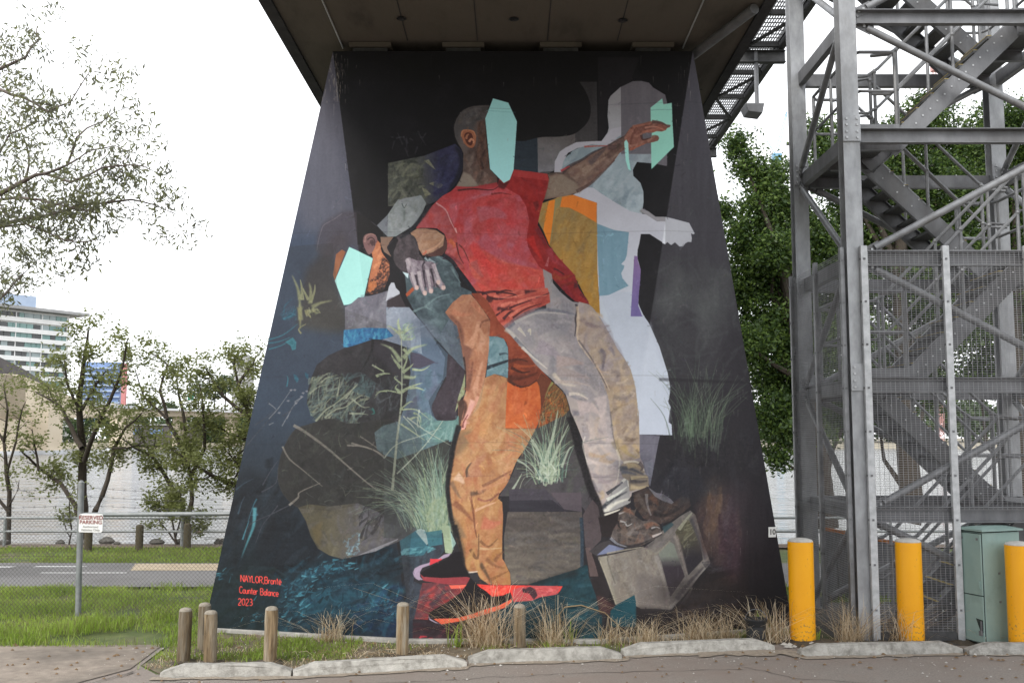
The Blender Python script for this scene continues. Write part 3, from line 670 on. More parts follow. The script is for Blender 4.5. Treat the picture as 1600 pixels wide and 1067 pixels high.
    brush(A3('820 830 900 790 990 740 960 820 880 855'), [(40, 34, 36), (56, 46, 46)], 22, 12, 4, 20, .4, .8)
    fill(A3('930 375 1040 375 1000 430 1005 480 1020 540 960 500 935 440'), (116, 96, 84), 6, 'n')
    ear = A3('800 360 850 345 890 360 905 400 890 440 880 470 855 510 830 520 800 470 785 410')
    fill(ear, (112, 86, 86), 8, 'n', sm=True)
    stroke(A3('820 400 850 380 880 400 880 450'), 2.2, (58, 42, 44), .9, 1.5)
    stroke(A3('800 420 810 370 850 350 890 365'), 2, (146, 112, 104), .8, 1)
    fill(A3('840 410 870 400 875 440 860 450'), (66, 48, 50), 4, 'f', .8, sm=True)
    fill(A3('670 458 868 553 795 873 745 880 715 905 690 928 665 938 625 943 550 740'), (138, 192, 187), 3, 'n')

    # ---- main man: head, shirt, arms --------------------------------------------------------------------------
    head = A1('690 430 696 395 712 350 735 315 765 282 805 260 850 247 910 241 985 240 950 350 958 520 975 640 988 770 1050 840 1050 925 850 925 705 920 740 860 765 790 768 640 750 600 725 560 700 500')
    fill(head, (92, 84, 82), 7, 'n', col2=(86, 68, 62), g=((722, 220), (760, 230)))
    fill(A1('690 430 696 395 712 350 765 282 850 247 985 240 950 350 880 370 850 430 860 480 740 440 735 560 725 560 700 500'), (74, 72, 74), 7, 'n', .85, soft=2)
    brush(A1('740 300 850 250 980 245 955 340 800 400 720 400'), [(88, 84, 84), (66, 66, 70), (84, 74, 70)], 40, 26, 8, 20, .5, .4)
    brush(A1('880 380 950 360 965 560 985 760 900 780 860 640 890 560'), [(74, 54, 48), (98, 74, 64), (60, 46, 44), (118, 80, 62)], 60, 24, 6, 90, .25, .45)
    brush(A1('770 640 860 620 900 760 1040 860 1040 900 760 910'), [(104, 92, 86), (80, 66, 60), (122, 92, 80), (94, 82, 78)], 60, 26, 8, 75, .3, .4)
    fill(A1('770 790 830 820 900 915 705 920 740 860'), (132, 122, 112), 6, 'n', .8, soft=1)
    stroke(A1('815 640 860 600 870 700 830 760'), 9, (64, 48, 46), .5, 3)
    er = A1('750 490 755 455 790 442 850 452 872 500 870 550 850 590 815 590 780 560 760 520')
    fill(er, (146, 92, 68), 8, 'n', sm=True)
    fill(A1('775 490 800 465 840 480 850 540 830 575 800 560 785 530'), (84, 46, 38), 6, 'n', sm=True)
    stroke(A1('790 520 800 490 815 480'), 4, (160, 108, 84), .9, 2)
    stroke(A1('815 545 835 520 855 540 850 555'), 4, (190, 130, 104), .9, 2)
    stroke(A1('752 500 760 455 800 446 855 460 870 510'), 2.4, (176, 116, 88), .85, 1.5)
    card = A1('1015 182 1143 218 1215 375 1187 775 1155 860 1105 887 990 770 950 350')
    # red shirt
    shirt = N('650 357 660 338 674 323 681 316 692 306 705 299 713 291 740 293 777 289 782 276 803 265 830 269 855 272 859 284 856 300 848 316 843 335 840 352 848 366 857 384 872 402 889 420 898 430 904 450 912 462 921 475 899 471 882 456 868 440 854 426 857 459 860 473 843 480 826 491 808 502 789 512 776 497 762 478 745 456 730 435 715 416 703 405 694 399 698 388 698 375 694 364 684 357 668 355')
    fill(shirt, (168, 66, 70), 9, 'n', col2=(180, 80, 70), g=((760, 330), (790, 470)))
    brush(shirt, [(176, 60, 62), (158, 82, 96), (170, 70, 76), (186, 56, 56), (164, 88, 100), (160, 66, 66)], 260, 46, 17, 40, .6, .42)
    brush(A4('480 430 640 500 900 600 1130 660 1150 780 950 830 600 830 500 650'), [(190, 76, 64), (196, 66, 60), (184, 88, 72), (176, 70, 66)], 120, 44, 13, 160, .4, .5)
    for s, w, c in (('600 380 700 480 820 560 1060 620', 22, (160, 86, 102)), ('520 150 650 60 850 10 880 30', 16, (176, 62, 60)), ('570 190 700 170 810 210', 26, (156, 92, 104)), ('500 450 560 500 640 600 700 720', 20, (198, 58, 58)),
                    ('530 580 560 640 610 710', 13, (140, 82, 82)), ('650 110 720 80 840 40', 12, (140, 52, 54)), ('330 130 400 100 600 30 800 5', 8, (164, 100, 112)), ('380 90 480 60 560 100', 14, (170, 62, 66)),
                    ('760 340 900 320 1000 330', 22, (168, 82, 90)), ('820 480 950 560 1060 640', 12, (158, 70, 76)), ('400 300 450 400 520 520', 14, (158, 72, 74)), ('820 90 900 110 960 120', 20, (150, 60, 62)),
                    ('820 120 860 200 860 300', 24, (178, 58, 62)), ('690 800 720 640 700 560', 14, (198, 70, 62))):
        stroke(A4(s), w, c, .5, w * .3)
    # left sleeve
    sv = A4('60 300 110 210 180 130 220 92 300 140 350 230 385 330 400 440 420 560 490 700 440 650 350 590 290 530 310 470 310 400 290 350 230 305 150 300')
    fill(sv, (152, 72, 76), 9, 'n', col2=(160, 72, 62), g=((690, 340), (702, 390)))
    brush(sv, [(164, 92, 98), (138, 58, 60), (170, 66, 62), (150, 80, 84)], 70, 24, 8, 60, .6, .45)
    for s, w, c in (('220 92 300 150 340 240 390 340', 2.6, (196, 140, 142)), ('330 400 370 440 360 470', 8, (178, 92, 56)), ('390 420 410 520 450 600', 3, (86, 38, 40)), ('290 530 370 560 440 610', 10, (104, 48, 56)), ('410 440 450 480 500 590', 3, (92, 48, 44)), ('380 300 395 345', 3, (210, 160, 156))):
        stroke(A4(s), w, c, .8, 1)
    # dark red far side of the shirt
    dr = N('779 286 790 270 803 265 830 269 855 272 859 284 856 300 848 316 843 335 840 352 848 366 857 384 872 402 889 420 898 430 904 450 912 462 921 475 899 471 882 456 868 440 854 426 842 416 832 400 825 385 823 371 827 345 822 322 812 306 796 297')
    fill(dr, (140, 36, 36), 8, 'n', col2=(124, 38, 40), g=((830, 300), (890, 450)))
    brush(dr, [(158, 42, 38), (122, 30, 34), (148, 38, 36), (134, 40, 44)], 100, 24, 9, 120, .5, .45)
    for s, w, c in (('1000 380 1040 460 1100 560', 14, (180, 40, 36)), ('1060 300 1110 400 1140 450', 9, (104, 36, 44)), ('1160 470 1200 560 1320 640', 12, (144, 56, 66)), ('1190 690 1260 720 1360 690', 10, (134, 60, 36)), ('1260 790 1340 760 1400 740', 7, (110, 40, 34)),
                    ('1200 640 1230 650 1290 690', 4, (70, 28, 36)), ('1280 780 1340 850 1380 900', 9, (122, 34, 46)), ('1370 770 1400 780 1370 800', 7, (72, 30, 36)), ('1140 620 1160 540', 5, (170, 100, 104)), ('1050 80 1060 130 1050 160', 10, (96, 28, 30)), ('1420 850 1460 880 1490 920', 5, (96, 30, 40))):
        stroke(A4(s), w, c, .75, 1.5)
    fill(A1('1190 780 1330 790 1470 812 1482 870 1330 850 1180 830'), (164, 58, 58), 6, 'v', .8)
    fill(A1('705 920 850 918 1050 880 1050 925 900 945 720 950'), (150, 50, 54), 6, 'h', .85)
    stroke(A1('720 948 850 935 1000 945 1060 915'), 3, (74, 34, 36), .85, 1)
    stroke(A1('1000 980 1080 970 1170 985'), 3.5, (100, 36, 36), .7, 1)
    fill(A1('1045 840 1100 890 1160 860 1110 940 1060 925'), (72, 24, 26), 4, 'n', .8, soft=1)
    # hem folds
    fill(N('848 420 862 428 870 482 854 492 852 455'), (136, 126, 126), 6)
    hem = A4('560 830 700 850 820 820 1150 800 1165 850 1170 920 1050 980 940 1067 860 1100 800 1140 730 1067 640 930')
    fill(hem, (178, 84, 70), 8, 'n')
    brush(hem, [(196, 98, 84), (160, 70, 62), (184, 90, 76), (140, 58, 52)], 70, 30, 7, 20, .4, .5)
    for s, w in (('600 850 700 830 860 850 900 870', 5), ('720 845 800 820 860 830', 4), ('640 880 760 890 880 860', 6), ('960 835 990 830 1060 825', 8), ('640 900 680 910 690 880', 7), ('830 970 900 940 1020 900', 4), ('730 970 790 975 840 940', 7),
                 ('1050 880 1120 860 1165 840', 3), ('720 1030 800 980 880 990', 3), ('860 1050 960 980 1100 930', 3), ('560 835 620 840 660 870', 4), ('780 1060 840 1000 870 1000', 5)):
        stroke(A4(s), w, (66, 34, 38), .85, 1)
    for s, w in (('700 870 820 880 960 850', 4), ('900 920 1020 880 1150 860', 5), ('760 950 840 920 900 930', 5), ('830 1040 930 970 1050 930', 5)):
        stroke(A4(s), w, (208, 116, 100), .7, 1)
    # right arm reaching out
    ra = A2('190 868 250 855 310 850 380 790 480 740 560 690 690 625 760 580 830 545 880 480 930 455 1050 425 1090 440 1090 480 1060 500 1000 500 975 540 985 580 1060 560 1110 545 1120 565 1115 585 1070 600 1000 615 930 640 900 665 875 670 830 660 790 690 740 760 620 870 540 950 460 1015 400 1030 320 1050 160 1080 190 980 205 900')
    fill(ra, (116, 94, 84), 8, 'n', col2=(112, 76, 68), g=((880, 270), (970, 215)))
    brush(ra, [(132, 108, 94), (94, 76, 72), (124, 92, 80), (142, 118, 104), (106, 84, 78)], 120, 32, 9, 32, .3, .42)
    fill(A2('170 1060 195 960 205 890 300 860 420 920 470 1010 400 1030 320 1050'), (130, 114, 100), 7, 'n', .8, soft=2)
    for s, w, c in (('310 850 380 795 480 745 560 690 700 625 830 550', 6, (66, 58, 62)), ('340 860 370 890 440 940', 8, (92, 74, 66)), ('200 870 260 858 330 865', 5, (84, 70, 64)), ('430 1010 540 950 640 860 750 750', 6, (86, 64, 60)), ('480 850 560 800 680 720', 14, (148, 122, 106)),
                    ('690 640 760 640 800 600', 10, (80, 60, 60)), ('540 780 620 700 680 650', 10, (84, 72, 74)), ('300 840 345 815 375 800', 4, (190, 60, 62)), ('495 638 560 634 690 630', 3, (170, 70, 58))):
        stroke(A2(s), w, c, .7, 1.5)
    # hand over the pale green card
    fill(A2('1048 312 1145 236 1155 285 1225 272 1232 450 1243 640 1055 825'), (140, 206, 190), 3, 'n')
    stroke(A2('1050 335 1100 330 1228 328'), 1.2, (104, 150, 144), .6, 1)
    hand = A2('830 560 880 480 930 455 1000 440 1060 424 1140 432 1180 452 1216 458 1208 475 1186 482 1175 500 1140 512 1100 508 1062 522 1000 520 975 535 985 572 1050 560 1072 550 1110 545 1120 568 1110 588 1070 600 1000 612 935 640 905 665 870 672 835 650')
    fill(hand, (128, 84, 72), 8, 'n')
    brush(hand, [(148, 96, 82), (104, 66, 58), (136, 88, 76), (158, 108, 92)], 60, 16, 5, 20, .5, .5)
    for s, w, c in (('1060 430 1140 440 1190 470', 6, (84, 60, 58)), ('1000 480 1080 470 1170 500', 3, (176, 116, 100)), ('980 520 1040 500 1100 505', 4, (160, 100, 84)), ('970 540 985 580 1050 562', 4, (76, 48, 46)), ('900 470 960 460 1050 445', 5, (150, 92, 76)), ('1060 560 1090 550 1115 560', 6, (124, 92, 78)), ('880 660 930 640 1000 610', 4, (168, 92, 70)),
                    ('1185 470 1200 462 1212 464', 5, (98, 84, 82)), ('940 480 900 540 880 620', 6, (112, 68, 58))):
        stroke(A2(s), w, c, .8, 1.5)
    fill(A2('985 530 1060 522 1055 560 985 575'), (100, 97, 103), 3)
    fill(A2('828 600 845 577 862 605 868 740 884 838 862 825 840 750'), (150, 214, 206), 3)
    fill(card, (148, 208, 210), 3, 'n')
    stroke([(760, 173), (806, 176)], 1, (112, 168, 170), .6, .6, sm=False)
    # left upper arm and dusty hand
    ua = A4('5 340 60 306 130 305 220 318 290 365 300 400 280 450 200 500 110 530 80 480 40 400')
    fill(ua, (150, 112, 90), 9, 'n', sm=False)
    brush(ua, [(166, 124, 100), (136, 100, 82), (160, 112, 84), (140, 110, 96)], 44, 22, 8, 30, .4, .45)
    fill(A4('290 370 315 430 310 480 270 530 180 540 110 530 200 500 280 450'), (84, 58, 54), 8, 'n')
    stroke(A4('110 505 190 475 260 420 285 375'), 5, (184, 132, 104), .8, 1)
    stroke(A4('110 520 140 500 130 490'), 3, (196, 90, 70), .8, 1)
    fa = A3('985 460 1060 380 1100 355 1160 350 1215 375 1245 450 1255 520 1300 575 1250 640 1150 690 1110 660 1060 610 1030 540')
    fill(fa, (64, 58, 62), 9, 'n', sm=True)
    brush(fa, [(80, 72, 76), (48, 44, 48), (72, 64, 68), (92, 84, 88)], 60, 22, 7, 110, .4, .45)
    fill(A3('985 460 1060 378 1080 400 1040 500 1040 560 1010 520'), (34, 32, 36), 4)
    hd = A3('1140 560 1170 545 1230 570 1300 575 1360 580 1390 600 1400 640 1425 700 1440 740 1465 770 1470 800 1445 818 1420 800 1400 770 1395 800 1370 780 1372 830 1340 842 1322 830 1310 780 1300 800 1318 840 1305 862 1280 850 1255 790 1245 812 1215 815 1185 750 1165 690 1150 640')
    fill(hd, (124, 114, 122), 10, 'n')
    brush(hd, [(148, 140, 148), (100, 90, 98), (132, 122, 130), (86, 76, 84)], 90, 14, 5, 110, .4, .5)
    for s, w in (('1225 690 1240 760 1250 800', 4), ('1290 650 1295 720 1310 800', 4), ('1350 640 1370 720 1380 790', 4), ('1395 760 1410 790 1430 800', 5), ('1300 580 1280 620 1285 660', 3)):
        stroke(A3(s), w, (50, 44, 52), .85, 1)
    for s, w in (('1190 670 1210 740 1230 800', 5), ('1250 660 1270 760 1300 850', 6), ('1320 650 1335 740 1350 830', 6), ('1370 600 1400 680 1420 750', 6), ('1150 560 1170 600 1160 640', 7)):
        stroke(A3(s), w, (168, 158, 162), .75, 3)
    for x, y in ((1232, 800), (1300, 845), (1352, 828), (1412, 755), (1455, 800)):
        fill([(420 + (x + a) / 5.333, 300 + (y + b) / 5.333) for a, b in ((-14, -18), (14, -18), (16, 8), (0, 18), (-14, 8))], (188, 160, 152), 5, 'f', .85, sm=True)
    fill(A3('1112 665 1165 680 1160 722 1140 700'), (168, 190, 196), 3)
    for s in ('1300 545 1330 580', '1330 560 1390 590'):
        stroke(A3(s), 4, (140, 156, 162), .8, 1)
    # seam of shadow beside the red shirt
    stroke(N('672 320 655 345 640 362 625 372'), 7, (38, 40, 46), .9, 4)
    stroke(N('692 398 708 410 722 432 740 455 762 482'), 6.5, (32, 34, 42), .9, 3)

    # ---- middle: strap, arm, orange ---------------------------------------------------------------------------------
    strap = A7('405 -10 470 -10 540 50 600 150 625 210 690 290 760 370 850 460 940 560 1000 640 1075 720 1040 850 1000 920 960 1120 690 1115 700 900 715 700 715 450 700 400 660 360 620 350 540 350 565 210 480 90')
    fill(strap, (142, 66, 42), 9, 'n')
    brush(strap, [(158, 76, 48), (120, 54, 38), (148, 70, 44), (132, 60, 36)], 110, 26, 10, 120, .5, .45)
    fill(A7('715 560 880 520 990 640 950 720 880 770 800 775 715 720'), (118, 54, 34), 9, 'n', .9)
    for s, w, c in (('720 560 800 540 880 560', 6, (84, 40, 30)), ('730 640 800 620 870 660 860 700', 7, (150, 70, 38)), ('720 690 780 700 860 690 960 650', 8, (84, 38, 26)), ('760 590 860 600 950 590', 6, (160, 76, 42)), ('740 610 830 650 900 640', 5, (70, 34, 28)), ('715 720 790 770 880 770 960 710', 8, (62, 34, 26))):
        stroke(A7(s), w, c, .8, 1.5)
    org = A7('700 720 760 760 820 780 890 765 950 725 985 760 1000 850 990 930 960 1115 690 1115')
    fill(org, (216, 98, 40), 8, 'v')
    brush(org, [(226, 106, 44), (200, 84, 38), (220, 112, 60), (208, 92, 40)], 60, 30, 11, 85, .3, .45)
    fill(A7('955 720 990 650 1070 715 1040 850 1000 920 990 1000 985 860 975 780'), (104, 54, 34), 8, 'n', .9)
    # teal shorts
    tl = A7('540 350 620 350 680 370 712 440 715 500 713 695 640 670 600 663 530 690 545 560')
    fill(tl, (96, 122, 130), 9, 'n')
    brush(tl, [(112, 138, 146), (82, 106, 116), (104, 130, 136)], 50, 24, 9, 60, .6, .45)
    stroke(A7('530 615 600 590 690 560 715 550'), 6, (40, 48, 56), .9, 3)
    stroke(A7('640 500 690 490 715 500'), 4, (52, 64, 72), .7, 1)
    # hanging arm
    ar = A7('190 150 250 70 330 5 400 0 440 40 500 120 560 210 565 260 558 340 552 480 530 640 505 800 490 880 470 940 420 1000 385 1060 365 1110 310 1110 320 1040 300 1010 300 920 340 880 365 800 360 640 340 520 320 400 290 260 230 200')
    fill(ar, (172, 110, 80), 9, 'n', col2=(184, 122, 92), g=((740, 480), (750, 620)))
    brush(ar, [(188, 126, 94), (150, 92, 66), (178, 112, 80), (196, 136, 106), (160, 100, 72)], 150, 32, 10, 85, .35, .42)
    fill(A7('190 150 250 180 320 250 350 350 345 420 400 420 420 460 390 560 400 660 395 780 370 800 362 640 340 520 320 400 290 260 230 200'), (112, 72, 58), 9, 'n', .75, soft=2)
    for s, w, c in (('560 210 500 230 480 280', 4, (124, 76, 56)), ('390 440 440 350 460 240', 14, (204, 138, 106)), ('250 140 330 170 420 160', 10, (190, 110, 80)), ('420 60 460 120 520 180', 12, (186, 108, 78)), ('365 800 400 700 420 560', 9, (112, 70, 54)), ('440 800 460 700 500 560', 10, (206, 142, 112)), ('300 920 340 900 360 960 330 1050', 12, (60, 40, 36)),
                    ('420 880 390 960 350 1050', 9, (226, 164, 148)), ('470 850 430 930 400 980', 7, (210, 140, 116)), ('345 520 360 640 360 780', 3, (44, 34, 36))):
        stroke(A7(s), w, c, .7, 2)
    fill(B2('640 170 655 110 690 20 720 -40 760 -60 720 40 690 90 680 150 660 178'), (206, 140, 124), 7, 'n')
    stroke(B2('655 150 665 100 700 40'), 3, (110, 50, 50), .8, 1)
    fill(B2('620 -60 660 -90 670 -20 650 60 640 120 622 140'), (70, 50, 42), 6, 'n', .85)

    # ---- orange trousers ------------------------------------------------------------------------------------------------------
    ot = A7('520 695 560 680 600 663 660 680 710 697 700 870 690 1115')+ B2('1010 160 1262 158 1240 230 1180 320 1120 400 1095 450 1070 510 1050 560 1030 620 960 700 950 740 985 770 992 900 985 1067') + B4('985 100 985 280 1005 310 1050 400 1058 498 960 497 870 492 800 440 775 395 680 390 655 330 625 200 600 110') + B2('590 1000 570 850 545 720 535 640 545 540 560 490 575 380 590 300 610 220 640 170 680 160 720 60 760 -10 790 -90')
    fill(ot, (184, 124, 80), 9, 'n', col2=(176, 118, 62), g=((760, 700), (770, 880)))
    brush(ot, [(198, 140, 90), (170, 108, 68), (190, 120, 70), (206, 148, 100), (176, 120, 84), (186, 104, 70)], 330, 36, 12, 62, .5, .42)
    fill(B2('610 225 640 175 690 180 740 150 700 300 640 360 580 400'), (124, 102, 72), 8, 'n', .75, soft=3)
    fill(B2('560 820 580 880 640 960 690 1067 600 1067 580 960'), (128, 104, 74), 8, 'n', .8, soft=2)
    for s, w, c in (('700 560 690 500 730 440', 6, (64, 60, 52)), ('720 700 800 690 850 660', 7, (70, 54, 46)), ('560 600 600 680 640 740', 8, (112, 92, 72)), ('580 770 640 820 700 880 740 930', 10, (124, 76, 52)), ('720 720 740 820 760 1000 775 1067', 4, (112, 64, 44)), ('760 840 850 800 930 770', 4, (226, 170, 136)),
                    ('600 550 640 580 670 620', 16, (226, 186, 156)), ('820 640 950 570 1060 510', 6, (130, 86, 64)), ('780 680 880 640 1030 590', 8, (200, 130, 92)), ('880 760 940 710 960 690', 4, (120, 72, 58)), ('780 740 840 760 900 740', 4, (140, 76, 66)), ('820 940 900 960 980 930', 22, (206, 104, 78)),
                    ('780 200 850 120 900 20', 22, (208, 140, 84)), ('860 330 960 250 1010 150', 20, (206, 154, 104)), ('700 260 760 200 800 60', 22, (190, 112, 70)), ('900 420 1000 380 1080 330', 10, (204, 150, 96)), ('760 560 760 460 850 380', 26, (184, 122, 92)), ('1040 280 1100 220 1160 180', 12, (196, 118, 82))):
        stroke(B2(s), w, c, .65, 2)
    for s, w, c in (('780 190 850 200 980 190', 5, (204, 160, 112)), ('720 200 780 280 790 70', 6, (112, 78, 48)), ('800 320 850 400 900 490', 8, (84, 66, 48)), ('850 280 930 340 1010 360', 8, (132, 88, 54)), ('920 300 960 250 1000 220', 7, (124, 80, 48)), ('770 290 790 380 830 460', 10, (196, 140, 82)), ('880 460 960 420 1040 380', 6, (140, 92, 52)),
                    ('800 130 870 180 950 110', 5, (124, 84, 50)), ('690 360 720 260 760 180', 10, (190, 136, 80)), ('650 300 660 200 640 100', 12, (124, 96, 62)), ('680 388 720 395 780 385', 5, (220, 206, 190)), ('740 120 740 60 720 0', 10, (190, 116, 74))):
        stroke(B4(s), w, c, .75, 1.5)
    fill(B4('700 400 780 395 790 430 770 480 720 460'), (48, 46, 50), 4, 'n', .9)
    stroke(B2('625 130 605 200 580 300 565 400 545 520 530 640 545 800 570 950 610 1067'), 8, (28, 26, 30), .95, 6)
    stroke(B4('590 0 620 120 650 260 670 360 700 400'), 7, (30, 28, 31), .9, 5)

    tone(ot, .89, .82); tone(org, .93, .95); tone(ar, .94, .92)
    # ---- grey trousers -------------------------------------------------------------------------------------------------------------
    gt = A7('690 285 760 230 830 190 900 150 960 130 1070 110') + A5('215 1000 215 960 225 880 180 735 225 800 290 880 370 950 400 968 455 975 520 985 560 1010 600 1060') + A8('225 85 270 140 310 190 350 265 400 350 450 450 510 530 560 620 585 700 603 780 612 860 622 960 618 1067') + B3('735 -10 738 100 742 230 742 330 748 400 770 440 790 530 815 560 820 640 760 660 680 690 665 770 560 845 420 890 400 860 400 770 350 660 320 560 300 440 290 380 270 260 240 180 220 130 200 90 170 20') + A7('1240 1000 1225 930 1190 820 1150 780 1070 700 1000 640 940 580 880 500 820 440 760 370')
    fill(gt, (136, 132, 134), 8, 'n', col2=(182, 166, 156), g=((860, 520), (930, 700)))
    brush(gt, [(146, 140, 144), (118, 116, 122), (152, 140, 140), (128, 124, 130), (160, 150, 148)], 190, 44, 15, 130, .5, .42)
    rleg = A8('130 60 220 85 350 265 450 450 560 620 603 780 622 960 618 1067') + B3('735 0 745 400 615 440 560 370 530 250 505 0') + A8('405 1067 380 880 350 770 280 620 200 490 110 350 105 200')
    fill(rleg, (158, 142, 130), 8, 'n', .9, col2=(176, 152, 118), g=((930, 520), (970, 640)))
    brush(rleg, [(166, 148, 134), (136, 122, 120), (176, 154, 124), (150, 128, 112), (142, 132, 138)], 150, 32, 12, 60, .6, .42)
    for s, w, c in (('690 285 800 200 900 145 1000 120 1200 150 1280 170', 10, (96, 98, 108)), ('770 235 880 180 1000 150 1200 165', 5, (168, 162, 156)), ('690 290 760 340 850 440 920 520', 7, (184, 176, 164)), ('770 360 850 440 950 540', 5, (98, 100, 110)), ('830 440 930 530 1040 620', 5, (196, 188, 176)),
                    ('1280 80 1290 130 1275 200 1280 260 1270 350', 4, (58, 54, 58)), ('1290 100 1300 220 1290 350 1340 460 1480 640 1560 800', 4, (190, 168, 144)), ('1300 380 1400 520 1480 660 1540 780', 3, (96, 90, 92)), ('1100 250 1180 220 1260 240', 8, (150, 144, 146)), ('800 280 830 310 860 350', 6, (188, 180, 164)), ('880 310 900 290 900 340', 4, (186, 178, 156)),
                    ('950 280 1100 260 1200 300', 26, (128, 124, 130)), ('960 430 1080 480 1180 560', 26, (140, 130, 138)), ('1120 560 1250 560 1350 580', 20, (160, 140, 134)), ('1120 640 1240 660 1400 700', 20, (152, 138, 134)), ('1090 660 1170 740 1280 760', 7, (204, 190, 168)), ('1100 730 1250 730 1400 760', 6, (170, 154, 146)),
                    ('1180 800 1260 850 1330 880', 9, (122, 120, 128)), ('1220 830 1300 830 1380 870', 6, (206, 194, 178)), ('1250 990 1350 980 1400 900', 9, (110, 108, 116)), ('1300 950 1400 940 1480 1000', 26, (186, 168, 164)), ('1480 850 1500 950 1480 1060', 22, (190, 174, 170)), ('1360 240 1460 270 1560 260', 8, (124, 110, 114)), ('1380 160 1480 170 1500 200', 8, (176, 156, 138)),
                    ('1320 200 1400 260 1500 280', 8, (128, 112, 110)), ('1480 460 1520 500 1500 620', 8, (108, 100, 108)), ('1560 440 1590 480 1600 520', 8, (120, 112, 120))):
        stroke(A7(s), w, c, .72, 1.5)
    for s, w, c in (('310 460 330 540 330 650', 10, (96, 92, 100)), ('400 640 470 660 440 690', 8, (104, 92, 92)), ('280 590 310 640 380 650', 5, (196, 164, 132)), ('420 850 500 870 560 840 600 800', 8, (108, 98, 96)), ('440 740 500 730 540 700', 5, (204, 184, 160)), ('400 990 460 940 540 910', 6, (112, 96, 84)), ('560 820 590 820 580 850', 6, (210, 190, 164)), ('530 560 500 620 540 600', 8, (110, 102, 106)),
                    ('440 900 500 920 600 880', 12, (180, 152, 118)), ('420 800 500 780 590 760', 12, (176, 146, 114)), ('360 360 440 420 500 520', 12, (134, 124, 132)), ('300 220 380 300 420 400', 14, (138, 130, 140)), ('240 300 300 280 340 270', 8, (150, 134, 126))):
        stroke(A8(s), w * .9, c, .42, 2)
    for s, w, c in (('600 180 640 140 600 200', 7, (124, 106, 98)), ('620 240 680 250 730 235', 10, (92, 78, 70)), ('530 260 560 330 600 420', 14, (126, 112, 88)), ('690 290 720 320 740 380', 8, (196, 162, 106)), ('600 300 640 360 720 400', 12, (170, 146, 92)), ('715 330 730 350 735 370', 5, (110, 92, 78)),
                    ('300 100 340 200 310 280', 8, (196, 178, 166)), ('440 60 450 160 490 280', 16, (188, 172, 168)), ('320 340 400 300 520 300', 10, (200, 186, 174)), ('320 370 420 390 500 360', 8, (176, 144, 106)), ('420 400 480 440 540 420', 14, (172, 142, 108)), ('300 430 380 440 520 460', 10, (196, 182, 176)), ('320 540 440 560 550 530', 10, (124, 114, 120)), ('400 590 480 600 560 570', 9, (130, 116, 124)),
                    ('550 330 575 400 570 520 545 630', 4, (212, 204, 184)), ('340 590 380 660 420 700', 10, (84, 84, 94)), ('420 680 440 720 400 760', 10, (176, 150, 110)), ('290 220 270 300 300 420 320 550', 3, (216, 210, 196)), ('500 20 520 200 550 320', 3, (100, 92, 92)), ('400 60 380 160 400 260', 10, (172, 152, 136))):
        stroke(B3(s), w * .9, c, .5, 1.5)
    cuf = B3('400 860 460 760 520 670 620 560 650 580 660 700 668 770 560 840 430 895')
    fill(cuf, (150, 148, 146), 10, 'n')
    for s, w, c in (('420 830 500 760 640 680', 7, (54, 56, 62)), ('450 850 540 780 660 740', 9, (208, 204, 190)), ('470 700 540 650 620 590', 6, (60, 60, 66)), ('430 870 520 850 640 790', 6, (60, 58, 60)), ('470 750 560 700 640 640', 6, (196, 196, 186)), ('420 890 500 860 580 830', 5, (214, 208, 190)), ('600 600 640 570 650 640', 5, (214, 210, 196))):
        stroke(B3(s), w, c, .85, 1.5)
    cf2 = B3('575 480 620 430 740 430 770 470 790 530 815 560 820 640 660 680 650 590 600 560')
    fill(cf2, (146, 132, 112), 9, 'n')
    for s, w, c in (('580 490 660 490 780 540', 8, (64, 68, 78)), ('610 440 700 430 760 460 780 510', 4, (222, 210, 184)), ('640 470 700 460 750 490', 10, (182, 158, 116)), ('660 590 740 600 810 590', 7, (74, 68, 68)), ('670 570 740 560 810 560', 6, (196, 174, 130)), ('670 640 740 650 815 635', 7, (206, 182, 138)), ('590 520 640 520 720 540', 7, (88, 92, 104)), ('740 440 770 480 750 510', 6, (96, 84, 80))):
        stroke(B3(s), w, c, .85, 1.5)
    # right of the orange leg: grass, brown box
    mid = A7('1100 760 1225 960 1240 1067') + B3('170 80 210 160 260 330 300 480 340 650 400 800 420 1000') + [(908, 790), (795, 775)] + B2('960 720 1060 560 1120 420 1265 160')
    fill(mid, (66, 64, 62), 8, 'n', .95, col2=(72, 68, 72), g=((850, 660), (860, 770)))
    brush(mid, [(76, 80, 70), (54, 54, 54), (84, 92, 80), (60, 60, 58)], 70, 28, 8, 60, .7, .4)
    disc = A7('1085 730 1160 800 1200 860 1225 960 1180 1010 1110 1040 965 1115 985 980 1010 900 1040 840')
    fill(disc, (112, 84, 52), 10, 'n', col2=(128, 70, 40), g=((880, 620), (850, 665)))
    brush(disc, [(150, 112, 64), (86, 64, 44), (170, 90, 44), (112, 104, 70), (70, 54, 40)], 90, 22, 2.2, 60, .6, .75)
    stroke(A7('1085 730 1050 790 1020 870'), 4, (136, 136, 78), .8, 1)
    tuft(858, 748, 90, 105, .42, gc, 3., -.05, .75, 10)
    tuft(852, 752, 40, 60, .9, gc + [(168, 176, 160)], 2.6, -.2, .8, 9)
    for s, w in (('1230 250 1290 350 1340 500', 6), ('1340 450 1400 250 1440 60 1450 0', 6), ('1370 480 1440 330 1560 80', 5), ('1110 420 1180 460 1260 540', 4), ('1480 480 1540 330 1570 310', 4), ('1060 680 1100 620 1150 530', 5), ('1300 500 1360 540 1380 620', 8)):
        stroke(B2(s), w, (150, 162, 142), .8, .8)
    brush(B2('1280 420 1420 400 1480 600 1340 640'), [(168, 176, 160), (140, 152, 128)], 30, 14, 3, 60, .8, .7)
    stroke(B3('160 60 200 180 240 350 290 500 330 640 390 780 430 950 440 1060'), 10, (34, 31, 34), .95, 13)
